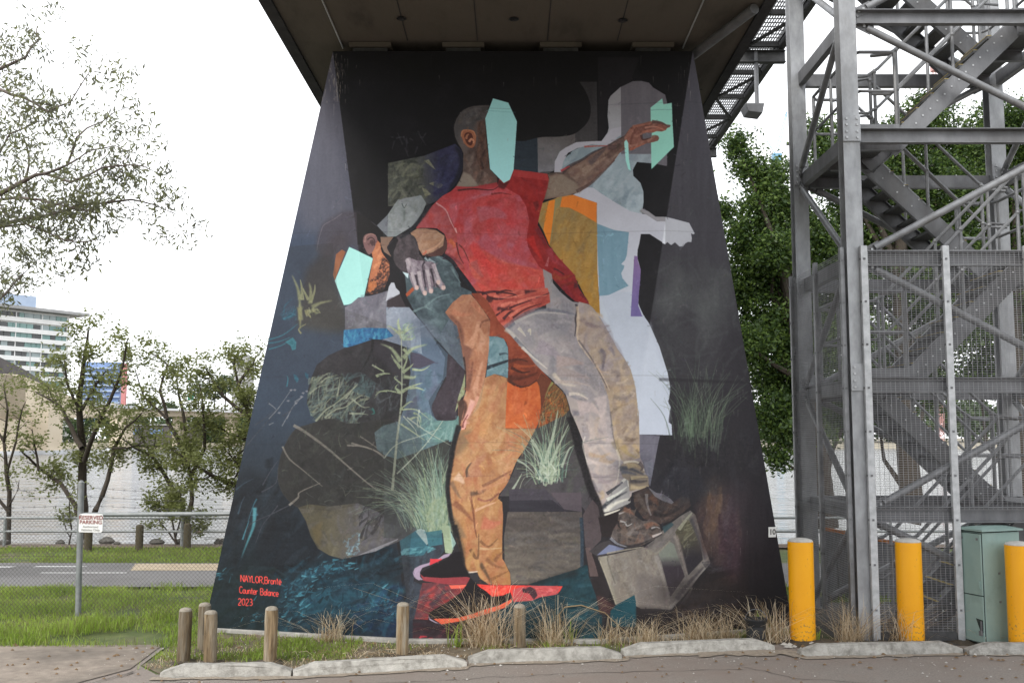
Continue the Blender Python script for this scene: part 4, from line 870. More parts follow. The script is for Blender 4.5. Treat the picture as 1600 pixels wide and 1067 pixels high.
    fill(B2('1040 660 1340 655 1400 720 1500 830 1600 905 1640 905 1640 1000 1060 1000'), (66, 62, 70), 7, 'h', .95)
    fill(B2('1390 690 1600 690 1640 680 1650 850 1500 830'), (82, 74, 80), 6, 'n', .9)
    fill(B2('1040 755 1400 750 1500 830 1640 880 1640 960 1040 950'), (44, 42, 50), 7, 'h', .95)
    box = B4('1030 -110 1650 -110 1665 330 1600 370 1400 430 1200 495 1060 490 1050 390 1005 310 1000 100')
    fill(box, (74, 68, 66), 8, 'h', col2=(96, 90, 82), g=((850, 815), (840, 900)))
    brush(box, [(86, 80, 74), (66, 62, 62), (100, 94, 86), (80, 78, 78)], 120, 44, 7, 0, .12, .4)
    stroke(B5('258 150 265 350 262 580'), 6, (40, 56, 70), .8, 5)
    fill(B5('270 130 350 0 400 60 430 260 420 340 330 430 290 390'), (80, 70, 72), 8, 'n', .9)
    # floor bands under the box, teal pool
    pool = B4('1060 490 1200 497 1400 432 1600 370 1680 330') + B5('340 560 360 700 400 880 430 960 430 1200 -300 1240') + B4('900 900 900 640')
    fill(pool, (24, 50, 58), 8, 'n', col2=(28, 58, 66), g=((800, 930), (900, 960)))
    brush(pool, [(30, 72, 84), (22, 44, 50), (26, 64, 78), (36, 84, 92), (20, 36, 40)], 150, 30, 8, 10, .3, .4)
    fill(B4('1180 497 1400 430 1600 370 1620 410 1500 440 1300 500'), (26, 26, 28), 5, 'n', .7, soft=3)
    bk = B5('330 440 380 470 460 680 545 880 560 940 410 960 380 800 320 640 300 420')
    fill(bk, (40, 34, 36), 6, 'n')
    fill(B5('290 400 330 400 380 560 400 640 330 640'), (92, 78, 76), 7, 'n', .9)
    fill(B5('385 800 440 810 540 890 500 960 410 940'), (82, 52, 52), 8, 'n', .7, soft=2)
    # concrete block
    fill(B5('320 430 420 360 490 340 640 390 400 480'), (62, 58, 60), 5, 'n')
    fill(B5('385 465 490 375 560 390 620 410 470 450'), (104, 110, 136), 6, 'n')
    bf = B5('400 480 600 440 780 400 870 450 930 650 990 850 1000 920 880 908 760 912 700 880 600 860 545 880 470 660')
    fill(bf, (118, 111, 103), 7, 'n')
    brush(bf, [(128, 120, 110), (106, 100, 94), (120, 114, 108), (112, 108, 104)], 110, 30, 9, 100, .5, .4)
    fill(B5('700 600 930 640 1000 920 760 912 730 880'), (94, 88, 86), 6, 'n', .6, soft=4)
    fill(B5('400 480 470 470 490 620 560 860 545 880 470 660'), (132, 126, 112), 6, 'n', .7, soft=1)
    fr = B5('780 400 860 340 960 230 1080 140 1165 90 1210 130 1240 240 1290 400 1335 530 1260 610 1190 710 1090 830 1000 920 990 850 930 650 870 450')
    fill(fr, (102, 97, 94), 8, 'n')
    brush(fr, [(118, 112, 106), (90, 86, 86), (104, 100, 98), (126, 122, 112)], 90, 26, 7, 45, .5, .45)
    fill(B5('1040 270 1100 190 1175 160 1200 230 1250 360 1270 500 1150 630 1120 560 1080 420'), (88, 84, 70), 8, 'n', col2=(48, 45, 52), g=((1080, 830), (1085, 870)))
    brush(B5('1050 270 1170 170 1240 360 1120 420'), [(104, 102, 84), (76, 74, 64), (118, 116, 96)], 34, 18, 3, 35, .3, .6)
    fill(B5('900 440 990 350 1030 370 1060 470 1120 640 1000 810 960 660 930 540'), (112, 116, 108), 7, 'n', col2=(56, 48, 56), g=((1040, 868), (1040, 886)))
    for s, w, c in (('880 460 920 590 960 720 995 850', 7, (132, 126, 120)), ('1040 300 1080 410 1140 620', 8, (124, 116, 110)), ('1000 910 1110 780 1230 640 1330 530', 5, (128, 124, 120)), ('780 410 860 450 900 440 1000 340', 6, (124, 118, 108)), ('1170 160 1200 230 1260 400 1290 500', 7, (74, 72, 76)), ('1050 830 1150 700 1280 560', 9, (70, 66, 70)), ('1070 250 1130 170 1180 110', 6, (142, 142, 124)), ('480 470 480 520 540 700', 3, (100, 98, 90)),
                    ('400 480 470 660 545 870', 2.4, (150, 142, 124)), ('1100 870 1160 780 1180 730', 6, (126, 120, 120)), ('470 450 620 420 780 395', 3, (144, 136, 122))):
        stroke(B5(s), w, c, .8, 2)
    fill(B5('545 880 620 840 700 795 712 850 720 1060 500 1060 500 930'), (26, 70, 80), 8, 'n')
    fill(B5('720 900 880 908 1000 925 1100 830 1250 700 1340 540 1500 520 1650 620 1650 1100 720 1100'), (40, 34, 35), 8, 'n', .8, soft=3)
    brush(B5('1020 920 1300 700 1550 600 1600 1000 1000 1000'), [(54, 42, 38), (36, 32, 34), (48, 46, 52), (62, 48, 42)], 80, 40, 9, 15, .4, .4)
    brush(B5('1260 520 1560 490 1600 560 1320 620'), [(70, 68, 74), (58, 54, 58)], 26, 40, 4, 10, .2, .5)
    # ---- boots --------------------------------------------------------------------------------------------------------------------
    fill(B3('400 900 560 850 600 860 560 960 500 1060 430 1060'), (40, 33, 34), 5, 'n')
    bt2 = B3('690 690 810 640 880 700 940 760 1030 770 1090 720 1160 740 1170 800 1100 860 1000 930 920 950 780 910 700 800')
    fill(bt2, (74, 58, 54), 8, 'n')
    brush(bt2, [(92, 70, 62), (56, 46, 46), (104, 76, 62), (64, 56, 58)], 70, 18, 6, 30, .6, .5)
    for s, w, c in (('720 700 770 780 800 850', 10, (96, 82, 74)), ('800 700 810 800 840 880', 5, (124, 118, 118)), ('860 860 950 880 1080 820', 8, (44, 38, 40)), ('990 790 1040 780 1090 740', 9, (88, 62, 50)), ('830 720 880 760 900 800', 10, (108, 66, 46)), ('690 720 650 760 700 700', 4, (40, 36, 38))):
        stroke(B3(s), w, c, .8, 2)
    fill(B3('810 640 880 690 940 700 1000 740 1028 770 1010 785 930 755 870 720'), (126, 122, 128), 6, 'n')
    bt1 = B5('500 330 520 260 560 190 570 110 610 70 700 90 725 60 700 130 770 180 850 170 910 210 925 260 930 290 850 340 760 385 640 405 560 380')
    fill(bt1, (88, 76, 70), 9, 'n')
    brush(bt1, [(106, 90, 80), (66, 58, 58), (118, 84, 66), (92, 84, 82), (54, 48, 48)], 90, 18, 6, 30, .7, .5)
    for s, w, c in (('510 340 580 385 680 390 780 360 930 290', 7, (48, 44, 48)), ('500 320 560 370 640 395', 5, (118, 120, 128)), ('580 180 620 190 640 220 680 200', 3, (160, 156, 152)), ('570 120 600 110 660 80', 3, (156, 148, 142)), ('790 230 850 200 900 220', 10, (132, 88, 66)), ('600 250 640 300 720 330', 12, (112, 94, 82)), ('850 310 900 290 930 275', 4, (196, 180, 172)), ('840 240 880 230 910 240', 2.6, (160, 158, 158)),
                    ('560 180 570 220 590 240', 5, (44, 40, 42)), ('640 300 690 250 760 210', 7, (120, 110, 104)), ('610 80 660 100 700 130', 9, (124, 84, 64))):
        stroke(B5(s), w, c, .85, 1.5)
    fill(B5('930 230 1010 190 1030 210 950 280'), (50, 74, 80), 6, 'n', .8)
    # ---- red shoes ------------------------------------------------------------------------------------------------------------------
    back = B4('160 260 240 180 260 60 130 130 140 200')
    wl = B4('130 140 260 50 310 40 420 90 500 60 500 220 440 290 330 330 250 390 250 470 330 500 250 780 240 1000 225 1000 200 700 165 420')
    fill(wl, (50, 56, 66), 8, 'n')
    brush(wl, [(62, 70, 80), (40, 44, 52), (54, 72, 82), (46, 44, 52)], 60, 34, 9, 80, .3, .4)
    fill(B4('130 130 260 50 380 190 330 250 230 250 150 250'), (50, 96, 108), 8, 'n', .85)
    brush(B4('130 200 380 170 440 200 300 260 150 260'), [(92, 140, 146), (60, 104, 114)], 26, 18, 4, 30, .3, .7)
    fill(B4('260 50 300 30 340 40 375 150 355 165'), (140, 160, 158), 5, 'f', .8)
    fill(B4('350 60 480 40 490 160 370 180'), (56, 104, 114), 7, 'v', .9)
    fill(B4('480 -20 545 10 560 90 580 200 560 240 510 230 500 150'), (134, 150, 122), 8, 'v')
    fill(B4('550 40 600 150 570 210'), (136, 168, 158), 5, 'f', .8)
    rd = B4('320 480 690 485 660 560 560 640 450 690 370 750 370 790 250 790')
    fill(rd, (104, 48, 52), 10, 'n')
    brush(rd, [(150, 52, 52), (72, 56, 64), (90, 50, 54), (170, 62, 58), (60, 56, 66)], 70, 24, 7, 30, .5, .5)
    fill(B4('240 780 370 790 430 830 640 800 760 790 900 900 900 1000 240 1000'), (48, 36, 42), 8, 'n')
    brush(B4('240 780 620 830 900 900 900 1000 240 1000'), [(62, 44, 50), (36, 30, 36), (90, 40, 48), (52, 46, 54)], 60, 30, 7, 10, .3, .4)
    for s in ('300 930 340 928 360 930', '370 950 400 945 430 955', '300 930 302 950 306 970'):
        stroke(B4(s), 4, (170, 50, 62), .8, 1)
    fill(B4('300 400 350 370 420 330 520 285 590 225 640 220 660 330 720 430 560 440 400 442 330 430'), (24, 20, 24), 3)
    fill(B4('300 405 330 430 480 440 690 430 720 440 690 490 540 495 330 465'), (130, 52, 58), 8, 'n')
    fill(B4('540 500 640 498 690 495 660 525 560 530'), (212, 88, 72), 5, 'n')
    fill(B4('240 400 255 360 300 335 370 315 450 280 500 245 560 232 540 260 470 290 390 330 320 355 300 390 300 430 325 455 290 460 255 440'), (140, 124, 144), 6, 'n')
    fill(B4('385 280 440 282 490 285 430 312 380 335'), (190, 52, 60), 4, 'n')
    fill(B4('760 490 900 500 1100 500 1300 505 1490 508 1465 550 1440 577 1300 600 1230 628 1080 640 1060 575 900 600 850 560 800 520'), (206, 58, 50), 7, 'n')
    fill(B4('1070 540 1140 515 1250 505 1420 508 1470 520 1440 577 1300 600 1235 628 1080 640'), (166, 78, 82), 9, 'n', .85)
    fill(B4('1150 530 1220 512 1270 540 1300 560 1250 620 1210 570 1160 560'), (58, 42, 50), 6, 'n', .9)
    brush(B4('1260 520 1470 520 1430 575 1280 590'), [(206, 100, 98), (150, 70, 76), (180, 70, 70)], 24, 22, 5, 15, .4, .6)
    brush(B4('800 500 1050 505 1000 580 880 580'), [(222, 76, 58), (190, 48, 46), (230, 96, 76)], 30, 24, 5, 20, .4, .5)
    fill(B4('370 735 420 700 480 670 560 620 640 560 690 500 720 435 760 480 800 520 850 550 900 595 980 590 1055 560 1062 612 960 660 850 690 740 730 600 770 420 778'), (22, 19, 23), 3)
    fill(B4('365 740 380 775 420 800 470 825 430 815 380 790'), (150, 136, 156), 4, 'n')
    fill(B4('410 780 600 775 740 738 850 698 960 668 1062 615 1066 640 1000 690 880 732 760 770 640 800 480 826'), (216, 92, 66), 5, 'n')
    # ---- purple-brown shadow figure on the right side -----------------------------------------------------------------------------
    for x, y, rx, ry, c, a in ((1130, 820, 40, 60, (74, 60, 62), .6), (1115, 790, 18, 44, (104, 84, 70), .5), (1150, 850, 22, 50, (70, 48, 58), .6), (1112, 840, 14, 26, (98, 80, 66), .4), (1150, 780, 30, 40, (66, 56, 62), .4), (1190, 840, 30, 80, (40, 34, 40), .6),
                               (1100, 930, 70, 24, (44, 38, 38), .6), (1060, 760, 40, 40, (52, 52, 60), .5), (990, 740, 40, 30, (56, 56, 64), .3)):
        t = np.linspace(0, 6.28, 12)[:-1]
        for _ in range(3):
            k = .6 + .6 * R.rand(11); ox, oy = R.randn(2) * (rx * .2, ry * .15)
            fill(list(zip(x + ox + np.cos(t) * rx * k, y + oy + np.sin(t) * ry * k)), c, 9, 'v', a * .5, True, 9)
    brush(B5('1180 60 1400 -100 1560 0 1600 300 1500 560 1300 540 1220 200'), [(66, 56, 60), (78, 62, 60), (60, 48, 58), (84, 64, 58), (54, 50, 58)], 70, 44, 12, 85, .3, .22)
    brush(B5('1310 -60 1430 -110 1440 120 1330 330 1260 260 1300 100'), [(104, 84, 68), (92, 76, 66), (112, 86, 66)], 26, 34, 8, 88, .25, .3)
    brush(B5('1400 120 1560 100 1580 420 1400 460'), [(66, 46, 56), (72, 54, 60), (58, 44, 52)], 26, 40, 12, 80, .3, .25)
    brush(N('1040 700 1180 655 1200 760 1010 790 1030 730'), [(44, 46, 54), (52, 52, 58), (40, 38, 44)], 40, 44, 14, 85, .3, .25)
    gr = [(88, 104, 86), (98, 112, 94), (74, 88, 74), (110, 122, 102)]
    tuft(1082, 690, 70, 135, .34, gr, 4.0, -.12, .4, 14, 14)
    tuft(1112, 686, 40, 120, .30, gr, 4.0, .30, .4, 10, 14)
    tuft(1080, 676, 24, 80, .25, gr, 8.0, .0, .25, 12, 14)
    fill(N('1030 590 1200 597 1200 601 1030 595'), (34, 32, 37), 3, 'h', .5, soft=1)
    brush(N('1040 680 1180 690 1190 730 1040 730'), [(44, 42, 46), (52, 50, 54)], 40, 40, 9, 80, .3, .4)
    # ---- formwork lines, runs of dirty water ---------------------------------------------------------------------------------------
    for y in (170, 366, 586, 690, 742):
        fill([(250, y + 5), (800, y), (1330, y + 6), (1330, y + 7.4), (800, y + 1.3), (250, y + 6.4)], (30, 28, 32), 3, 'h', .12)
    for _ in range(90):
        x = (rl(90) + abs(R.randn()) * 16 if R.rand() < .5 else 540 + R.rand() * 520) if R.rand() < .85 else rr(100) - abs(R.randn()) * 14
        y = 84 + R.rand() * 60 + (R.rand() < .25) * R.rand() * 150; l = 3 + R.rand() * 16
        stroke([(x, y), (x + R.randn() * .5, y + l)], 1., (150, 146, 138), .08 + .5 * R.rand() ** 2, .3, sm=False)
    for _ in range(60):
        x = rl(130) - 2 + R.randn() * 7; y = 84 + R.rand() * 75
        stroke([(x, y), (x + R.randn() * .8, y + 3 + R.rand() * 10)], 1.3, (136, 128, 118), .5, .5, sm=False)
    for _ in range(90):
        x, y = 1010 + R.rand() * 160, 560 + R.rand() * 330
        if R.rand() < .5: stroke([(x, y), (x, y + 3 + R.rand() * 14)], .9, (140, 138, 132), .35, .4, sm=False)
    tone(bt1, 1., .72); tone(bt2, .95, .7); tone(ua, 1., .85); tone(ra, 1., .88); tone(strap, .95, .9); tone(ar, 1., .9)
    tone(N('250 400 520 380 530 480 640 520 660 700 640 860 640 1040 250 1040'), .89, .86)
    tone(ts, .95, .9); tone(dk, .93, .95); tone(rock2, .88); tone(rock, .92)
    # a last pass of small dabs that pick up the colour under them
    fa = NZ * 9
    for _ in range(3800):
        x, y = (520 + R.rand() * 560, 160 + R.rand() * 840) if R.rand() < .8 else (330 + R.rand() * 860, 300 + R.rand() * 690)
        px_, py_ = T(x, y); px_, py_ = int(px_), int(py_)
        if not (2 < px_ < W - 3 and 2 < py_ < H - 3): continue
        c = img[py_, px_].copy(); lum = c.mean()
        if lum > 150 or (lum < 40 and R.rand() < .6): continue
        a = float(fa[py_, px_]) + R.randn() * .5 + 1.1; l = 4 + R.rand() * 8
        dx, dy = math.cos(a) * l / 2, math.sin(a) * l / 2; b = R.randn() * 2
        stroke([(x - dx, y - dy), (x + dy * .12 * b, y - dx * .12 * b), (x + dx, y + dy)], 1.4 + R.rand() * 2.6, np.clip(c * (1 + R.randn() * .11) + R.randn(3) * 3, 6, 245), .42, .8, soft=0)
    # ---- signature -------------------------------------------------------------------------------------------------------------------
    GL = {'N': ['0 10 0 0', '0 0 6 10', '6 10 6 0'], 'A': ['0 10 3 0', '3 0 6 10', '1.2 6.5 4.8 6.5'], 'Y': ['0 0 3 5', '6 0 3 5', '3 5 3 10'], 'L': ['0 0 0 10', '0 9.6 5 9.8'], 'O': ['3 0 .4 2 .2 7 3 10 5.8 7 5.6 2 3 0'], 'R': ['0 10 0 0', '0 .2 4 .2 5.5 2.5 4 5 0 5', '2.5 5 5.8 10'],
          ',': ['1.5 9 1 11.5'], 'B': ['0 0 0 10', '0 9.8 4 9.8 5.6 7.5 4 5 0 5', '0 .2 3.6 .2 5 2.5 3.6 5'], 'r': ['0 4 0 10', '0 6 1.6 4.2 3.4 4.4'], 'o': ['2.2 4 .3 5.5 .3 8.5 2.2 10 4.1 8.5 4.1 5.5 2.2 4'], 'n': ['0 4 0 10', '0 6 1.8 4.2 3.6 5 3.8 10'],
          't': ['1.6 1 1.6 9 3 10', '0 4 3.4 4'], 'e': ['.3 7 4.2 7 3.8 4.8 2.2 4 .5 5.2 .3 8 2 10 4.1 9'], 'ë': ['.3 7 4.2 7 3.8 4.8 2.2 4 .5 5.2 .3 8 2 10 4.1 9', '1 2 1.2 2.6', '3.2 2 3.4 2.6'], 'C': ['5.5 1.6 3.4 0 .8 1.6 .2 5 .8 8.4 3.4 10 5.5 8.4'],
          'u': ['0 4 .1 8.6 1.8 10 3.7 8.4', '3.8 4 3.8 10'], 'a': ['4 4.6 2 4 .3 6 .3 8.6 2 10 4 8.2', '4.1 4 4.1 10'], 'l': ['.5 0 .5 10'], 'c': ['4 5 2.2 4 .3 5.6 .3 8.4 2.2 10 4 9'], '2': ['.3 2.2 2.4 0 4.8 1.6 4.4 4.4 .2 10 5.2 10'],
          '0': ['2.6 0 .4 2.4 .4 7.6 2.6 10 4.8 7.6 4.8 2.4 2.6 0'], '3': ['.4 1 2.6 0 4.6 2 3.8 4.4 1.8 4.9', '1.8 4.9 4.4 5.6 4.8 8 2.6 10 .2 9']}
    WD = {'N': 7.5, 'A': 7, 'Y': 7, 'L': 6.2, 'O': 7.2, 'R': 6.8, ',': 3.2, 'B': 7, 'r': 4.4, 'o': 5.4, 'n': 5.2, 't': 4.4, 'e': 5.3, 'ë': 5.3, 'C': 6.8, 'u': 5.2, 'a': 5.4, 'l': 2.4, 'c': 5.2, '2': 6.6, '0': 6.4, '3': 6.4, ' ': 4.5}
    for txt, x, y, x2, hgt, drop in (('NAYLOR,Brontë', 376.2, 897.8, 440, 10.4, 5), ('Counter Balance', 374.2, 915.6, 435.5, 10.4, 5.6), ('2023', 372.2, 934.2, 395.5, 10.4, 1.2)):
        tot = sum(WD[ch] for ch in txt); kx = (x2 - x) / tot; cx = 0
        for ch in txt:
            for s in GL.get(ch, []):
                p = [(x + (cx + a) * kx, y + b * hgt / 10 + drop * (cx + a) / tot) for a, b in N(s)]
                stroke(p, 1.5, (216, 66, 58), .95, 1.4, sm=len(p) > 3, amp=4)
            cx += WD[ch]
    # fine grain of the wall over everything
    img[:] += NF[..., None] * 3 + NZ[..., None] * 3
    g_ = img.mean(2, keepdims=True); img[:] = g_ + (img - g_) * .90
    return np.clip(img, 4, 250)
# ------------------------------------------------------------------ ground, roads, river
def sheet(name, pts, z, mat, kind='structure', amp=0.):
    mb = MB(); mb.add([(x, y, z) for x, y in pts], [tuple(range(len(pts)))])
    return tag(mb.build(name, mat, fix=False), kind=kind)

gx = np.concatenate([[-3000, -600, -150, -60], np.arange(-30, 30.1, 1.0), [60, 150, 600, 3000]])
gy = np.concatenate([[-3000, -200, -40, -8], np.arange(0, 21.1, 1.0), [21.4, 21.9, 22.6, 23.6, 26, 60, 395, 400, 404, 410, 500, 900, 4000]])
def gz(x, y):
    if y <= 21: return 0.
    if y < 26: return -(y - 21) * .62
    if y < 400: return -3.2
    return min((y - 400) * .28 - 3.0, 1.2)
gv = np.array([(x, y, gz(x, y) - (0.03 if (10.7 < y < 20.5 and abs(x) < 28) else 0) + (RNG.randn() * .015 if 11 < y < 21 else 0)) for y in gy for x in gx])
nx = len(gx)
gf = np.array([(j * nx + i, j * nx + i + 1, (j + 1) * nx + i + 1, (j + 1) * nx + i) for j in range(len(gy) - 1) for i in range(nx - 1)])
gi = np.array([2 if gy[j] >= 398 else (1 if gy[j] >= 20.9 else 0) for j in range(len(gy) - 1) for i in range(nx - 1)])
tag(np_mesh('ground', gv, gf, [K['turf'], K['dirt'], K['farbank']], gi), kind='structure')
sheet('river', [(-2500, 21.2), (2500, 21.2), (2500, 412), (-2500, 412)], -2.2, K['water'])

# asphalt of the car park, concrete drive at the left, planted strip between wheel stops and pier
sheet('car_park_asphalt', [(-40, -30), (40, -30), (40, 11.2), (5.2, 11.0), (3.0, 10.95), (1.2, 10.55), (-.4, 10.2), (-2.0, 9.62), (-3.32, 9.55), (-3.6, 9.9), (-3.66, 10.75), (-40, 11.0)], .004, K['asphalt'])
sheet('driveway', [(-40, 8.2), (-4.35, 8.3), (-3.64, 9.75), (-3.72, 10.86), (-6, 10.80), (-12, 10.9), (-40, 11.2)], .012, K['slab'])
sheet('planted_strip', [(-3.58, 9.9), (-3.3, 9.56), (-2.0, 9.63), (-.4, 10.21), (1.2, 10.56), (3.0, 10.96), (5.2, 11.01), (9, 11.2), (9, 12.4), (-3.3, 12.4), (-3.62, 10.9)], .010, K['soil'])
sheet('road', [(-60, 15.05), (60, 15.05), (60, 17.85), (-5.9, 17.85), (-9.6, 17.9), (-10.4, 19.0), (-60, 19.2)], .004, K['road'])
sheet('riverside_path', [(-60, 20.32), (60, 20.32), (60, 21.02), (-60, 21.02)], .006, K['dirt'])
sheet('road_marking', [(-9.95, 17.25), (-8.55, 17.25), (-8.5, 17.37), (-9.8, 17.37)], .009, K['white_paint'])
sheet('road_marking', [(-8.2, 17.3), (-7.35, 17.3), (-7.3, 17.42), (-8.15, 17.42)], .009, K['white_paint'])
sheet('road_marking', [(-7.7, 16.52), (-6.3, 16.52), (-6.3, 16.6), (-7.7, 16.6)], .009, K['white_paint'])
sheet('road_marking', [(-6.35, 16.85), (-3.9, 16.85), (-3.9, 17.75), (-6.6, 17.75)], .009, K['beige_paint'])
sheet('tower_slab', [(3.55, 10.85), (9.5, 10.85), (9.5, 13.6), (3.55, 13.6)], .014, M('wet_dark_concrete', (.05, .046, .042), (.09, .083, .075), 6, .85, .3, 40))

def crack(pts, w, z, mat='crack'):
    mb = MB(); P_ = []
    for (ax, ay), (bx, by) in zip(pts[:-1], pts[1:]):
        n_ = max(2, int(math.hypot(bx - ax, by - ay) / .09))
        P_ += [(ax + (bx - ax) * k / n_ + random.gauss(0, .012), ay + (by - ay) * k / n_ + random.gauss(0, .012)) for k in range(n_)]
    P_.append(pts[-1]); A = np.array(P_); d = np.gradient(A, axis=0); d /= np.hypot(d[:, 0], d[:, 1])[:, None]; nn = np.stack([-d[:, 1], d[:, 0]], 1)
    ww = np.array([w * random.uniform(.4, 1.3) for _ in P_])[:, None] * .5; L_, R2 = A + nn * ww, A - nn * ww
    mb.add([(*q, z) for q in L_] + [(*q, z) for q in R2], [(i, i + 1, len(A) + i + 1, len(A) + i) for i in range(len(A) - 1)])
    return tag(mb.build('pavement_crack', K[mat], fix=False), kind='stuff')
K['crack'] = M('crack_dirt', (.05, .043, .036), (.09, .078, .065), 20, .95)
K['grit'] = M('kerb_grit', (.20, .165, .13), (.33, .28, .22), 26, .95, .5, 120)
crack([(-3.55, 9.62), (-3.9, 8.9), (-4.6, 8.1), (-5.2, 7.2)], .022, .0165); crack([(-3.3, 9.3), (-2.2, 9.1), (-.9, 9.25), (.6, 9.6), (2.2, 9.75)], .010, .0085)
crack([(2.2, 9.9), (2.6, 9.4), (3.6, 9.1), (4.4, 8.6)], .010, .0085); crack([(-6.2, 10.75), (-5.6, 10.0), (-5.9, 9.2), (-5.5, 8.6)], .009, .0165)
for pts_, w_ in (([(-3.3, 9.36), (-2.05, 9.40), (-.45, 9.78), (-.40, 9.93), (1.12, 10.13), (1.16, 10.27), (2.76, 10.55), (2.95, 10.24), (4.62, 10.39), (6.3, 10.32)], .11), ([(1.9, 10.42), (2.9, 10.48)], .30), ([(2.75, 10.5), (3.0, 10.35)], .35)):
    o = crack(pts_, w_, .0125 if w_ < .2 else .0142 if w_ < .32 else .0160, 'grit'); o.name = 'kerb_grit'
# ------------------------------------------------------------------ pier with the painted face
PY = 10.97
F_A, F_B = Vector((-2.04, PY, 6.58)), Vector((-1.1, PY, 0))          # left fold of the face
F_C, F_D = Vector((2.06, PY, 6.58)), Vector((.96, PY, 0))            # right fold
O_L, O_R = Vector((-3.52, 11.61, 0)), Vector((3.23, 11.69, 0))       # outer feet
PX0, PX1, PZ1 = -3.75, 3.5, 6.7
CS = 190.0
CW, CH = int((PX1 - PX0) * CS), int((PZ1 + .12) * CS)
nL = (F_B - F_A).cross(O_L - F_A); nR = (F_D - F_C).cross(O_R - F_C)
def wall_xy(x, y):
    a, b, d = ray(x, y); r = Vector((a, b, d)); e = Vector((0, 0, EYE))
    if x < 520 + (y - 80) * .1297: t = nL.dot(F_A - e) / nL.dot(r)
    elif x > 1082 - (y - 82) * .158: t = nR.dot(F_C - e) / nR.dot(r)
    else: t = PY / b
    return (a * t - PX0) * CS, (PZ1 - (EYE + d * t)) * CS
PAINT_GAIN = 0.95
art = paint_mural(CW, CH, wall_xy, CS / 141.4) / 255.0
al = np.where(art <= .04045, art / 12.92, ((art + .055) / 1.055) ** 2.4)
al = al * (1.0 + .28 * np.clip((al - .03) / .15, 0, 1)) * PAINT_GAIN
al = np.clip(al, .004, .85)
art = np.where(al <= .0031308, al * 12.92, 1.055 * al ** (1 / 2.4) - .055)
img = bpy.data.images.new('wall_painting', CW, CH, alpha=False)
px = np.ones((CH, CW, 4), np.float32); px[..., :3] = art[::-1]
img.pixels.foreach_set(px.ravel()); img.update(); img.pack()
m = M('wall_paint', (.5, .5, .5), rough=.62, bump=.12, bscale=9, spec=.3); K['wall'] = m
n = m.node_tree; it = n.nodes.new('ShaderNodeTexImage'); it.image = img; it.extension = 'EXTEND'
p = n.nodes['Principled BSDF']
nzz = n.nodes.new('ShaderNodeTexNoise'); nzz.inputs['Scale'].default_value = 1.3; nzz.inputs['Detail'].default_value = 9
mr = n.nodes.new('ShaderNodeMapRange'); mr.inputs['To Min'].default_value = .82; mr.inputs['To Max'].default_value = 1.18
mxx = n.nodes.new('ShaderNodeMix'); mxx.data_type = 'RGBA'; mxx.blend_type = 'MULTIPLY'; mxx.inputs['Factor'].default_value = 1
tcc = n.nodes.new('ShaderNodeTexCoord')
n.links.new(tcc.outputs['Object'], nzz.inputs['Vector']); n.links.new(nzz.outputs['Fac'], mr.inputs['Value'])
n.links.new(it.outputs['Color'], mxx.inputs['A']); n.links.new(mr.outputs['Result'], mxx.inputs['B']); n.links.new(mxx.outputs['Result'], p.inputs['Base Color'])

pier = thing('bridge_pier', 'tall tapering concrete bridge pier painted with a man in a red shirt carrying another', 'bridge pier', (-.1, 11.5, 0))
def dn(top, bot): return top + (bot - top) * ((6.58 + .06) / 6.58)
def face(name, pts):
    me = bpy.data.meshes.new(name); me.from_pydata([tuple(q) for q in pts], [], [tuple(range(len(pts)))])
    uv = me.uv_layers.new(name='uv')
    for k, q in enumerate(pts): uv.data[k].uv = ((q.x - PX0) / (CW / CS), 1 - (PZ1 - q.z) / (CH / CS))
    me.materials.append(K['wall']); return link(bpy.data.objects.new(name, me), pier)
b1, b2, b0, b3 = dn(F_A, F_B), dn(F_C, F_D), dn(F_A, O_L), dn(F_C, O_R)
face('painted_face', [b1, b2, F_C, F_A]); face('painted_facet', [b0, b1, F_A]); face('painted_facet', [b2, b3, F_C])
mb = MB(); k1, k2 = Vector((-3.52, 12.7, -.06)), Vector((3.23, 12.7, -.06)); t1, t2 = Vector((-2.04, 12.7, 6.58)), Vector((2.06, 12.7, 6.58))
mb.add([b0, F_A, t1, k1, b3, F_C, t2, k2], [(0, 1, 2, 3), (4, 7, 6, 5), (3, 2, 6, 7), (1, 5, 6, 2)]); mb.build('pier_body', K['pierdark'], pier, fix=False)
mb = MB()
foot = [Vector((-3.56, 11.60, 0)), Vector((-1.11, 10.90, 0)), Vector((.97, 10.90, 0)), Vector((3.27, 11.66, 0)), Vector((3.27, 12.9, 0)), Vector((-3.56, 12.9, 0))]
mb.prism(foot, (0, 0, .055)); mb.build('pier_footing', K['conc'], pier, bevel=.012)
for x in (-1.63, -.56, .56, 1.62):
    mb = MB(); mb.box((x - .20, 11.06, 6.585), (x + .20, 11.46, 6.655)); o = mb.build('bearing', K['darksteel'], pier)
    mb = MB(); mb.box((x - .24, 11.03, 6.658), (x + .24, 11.5, 6.714)); mb.build('bearing_plate', K['soffit'], o)

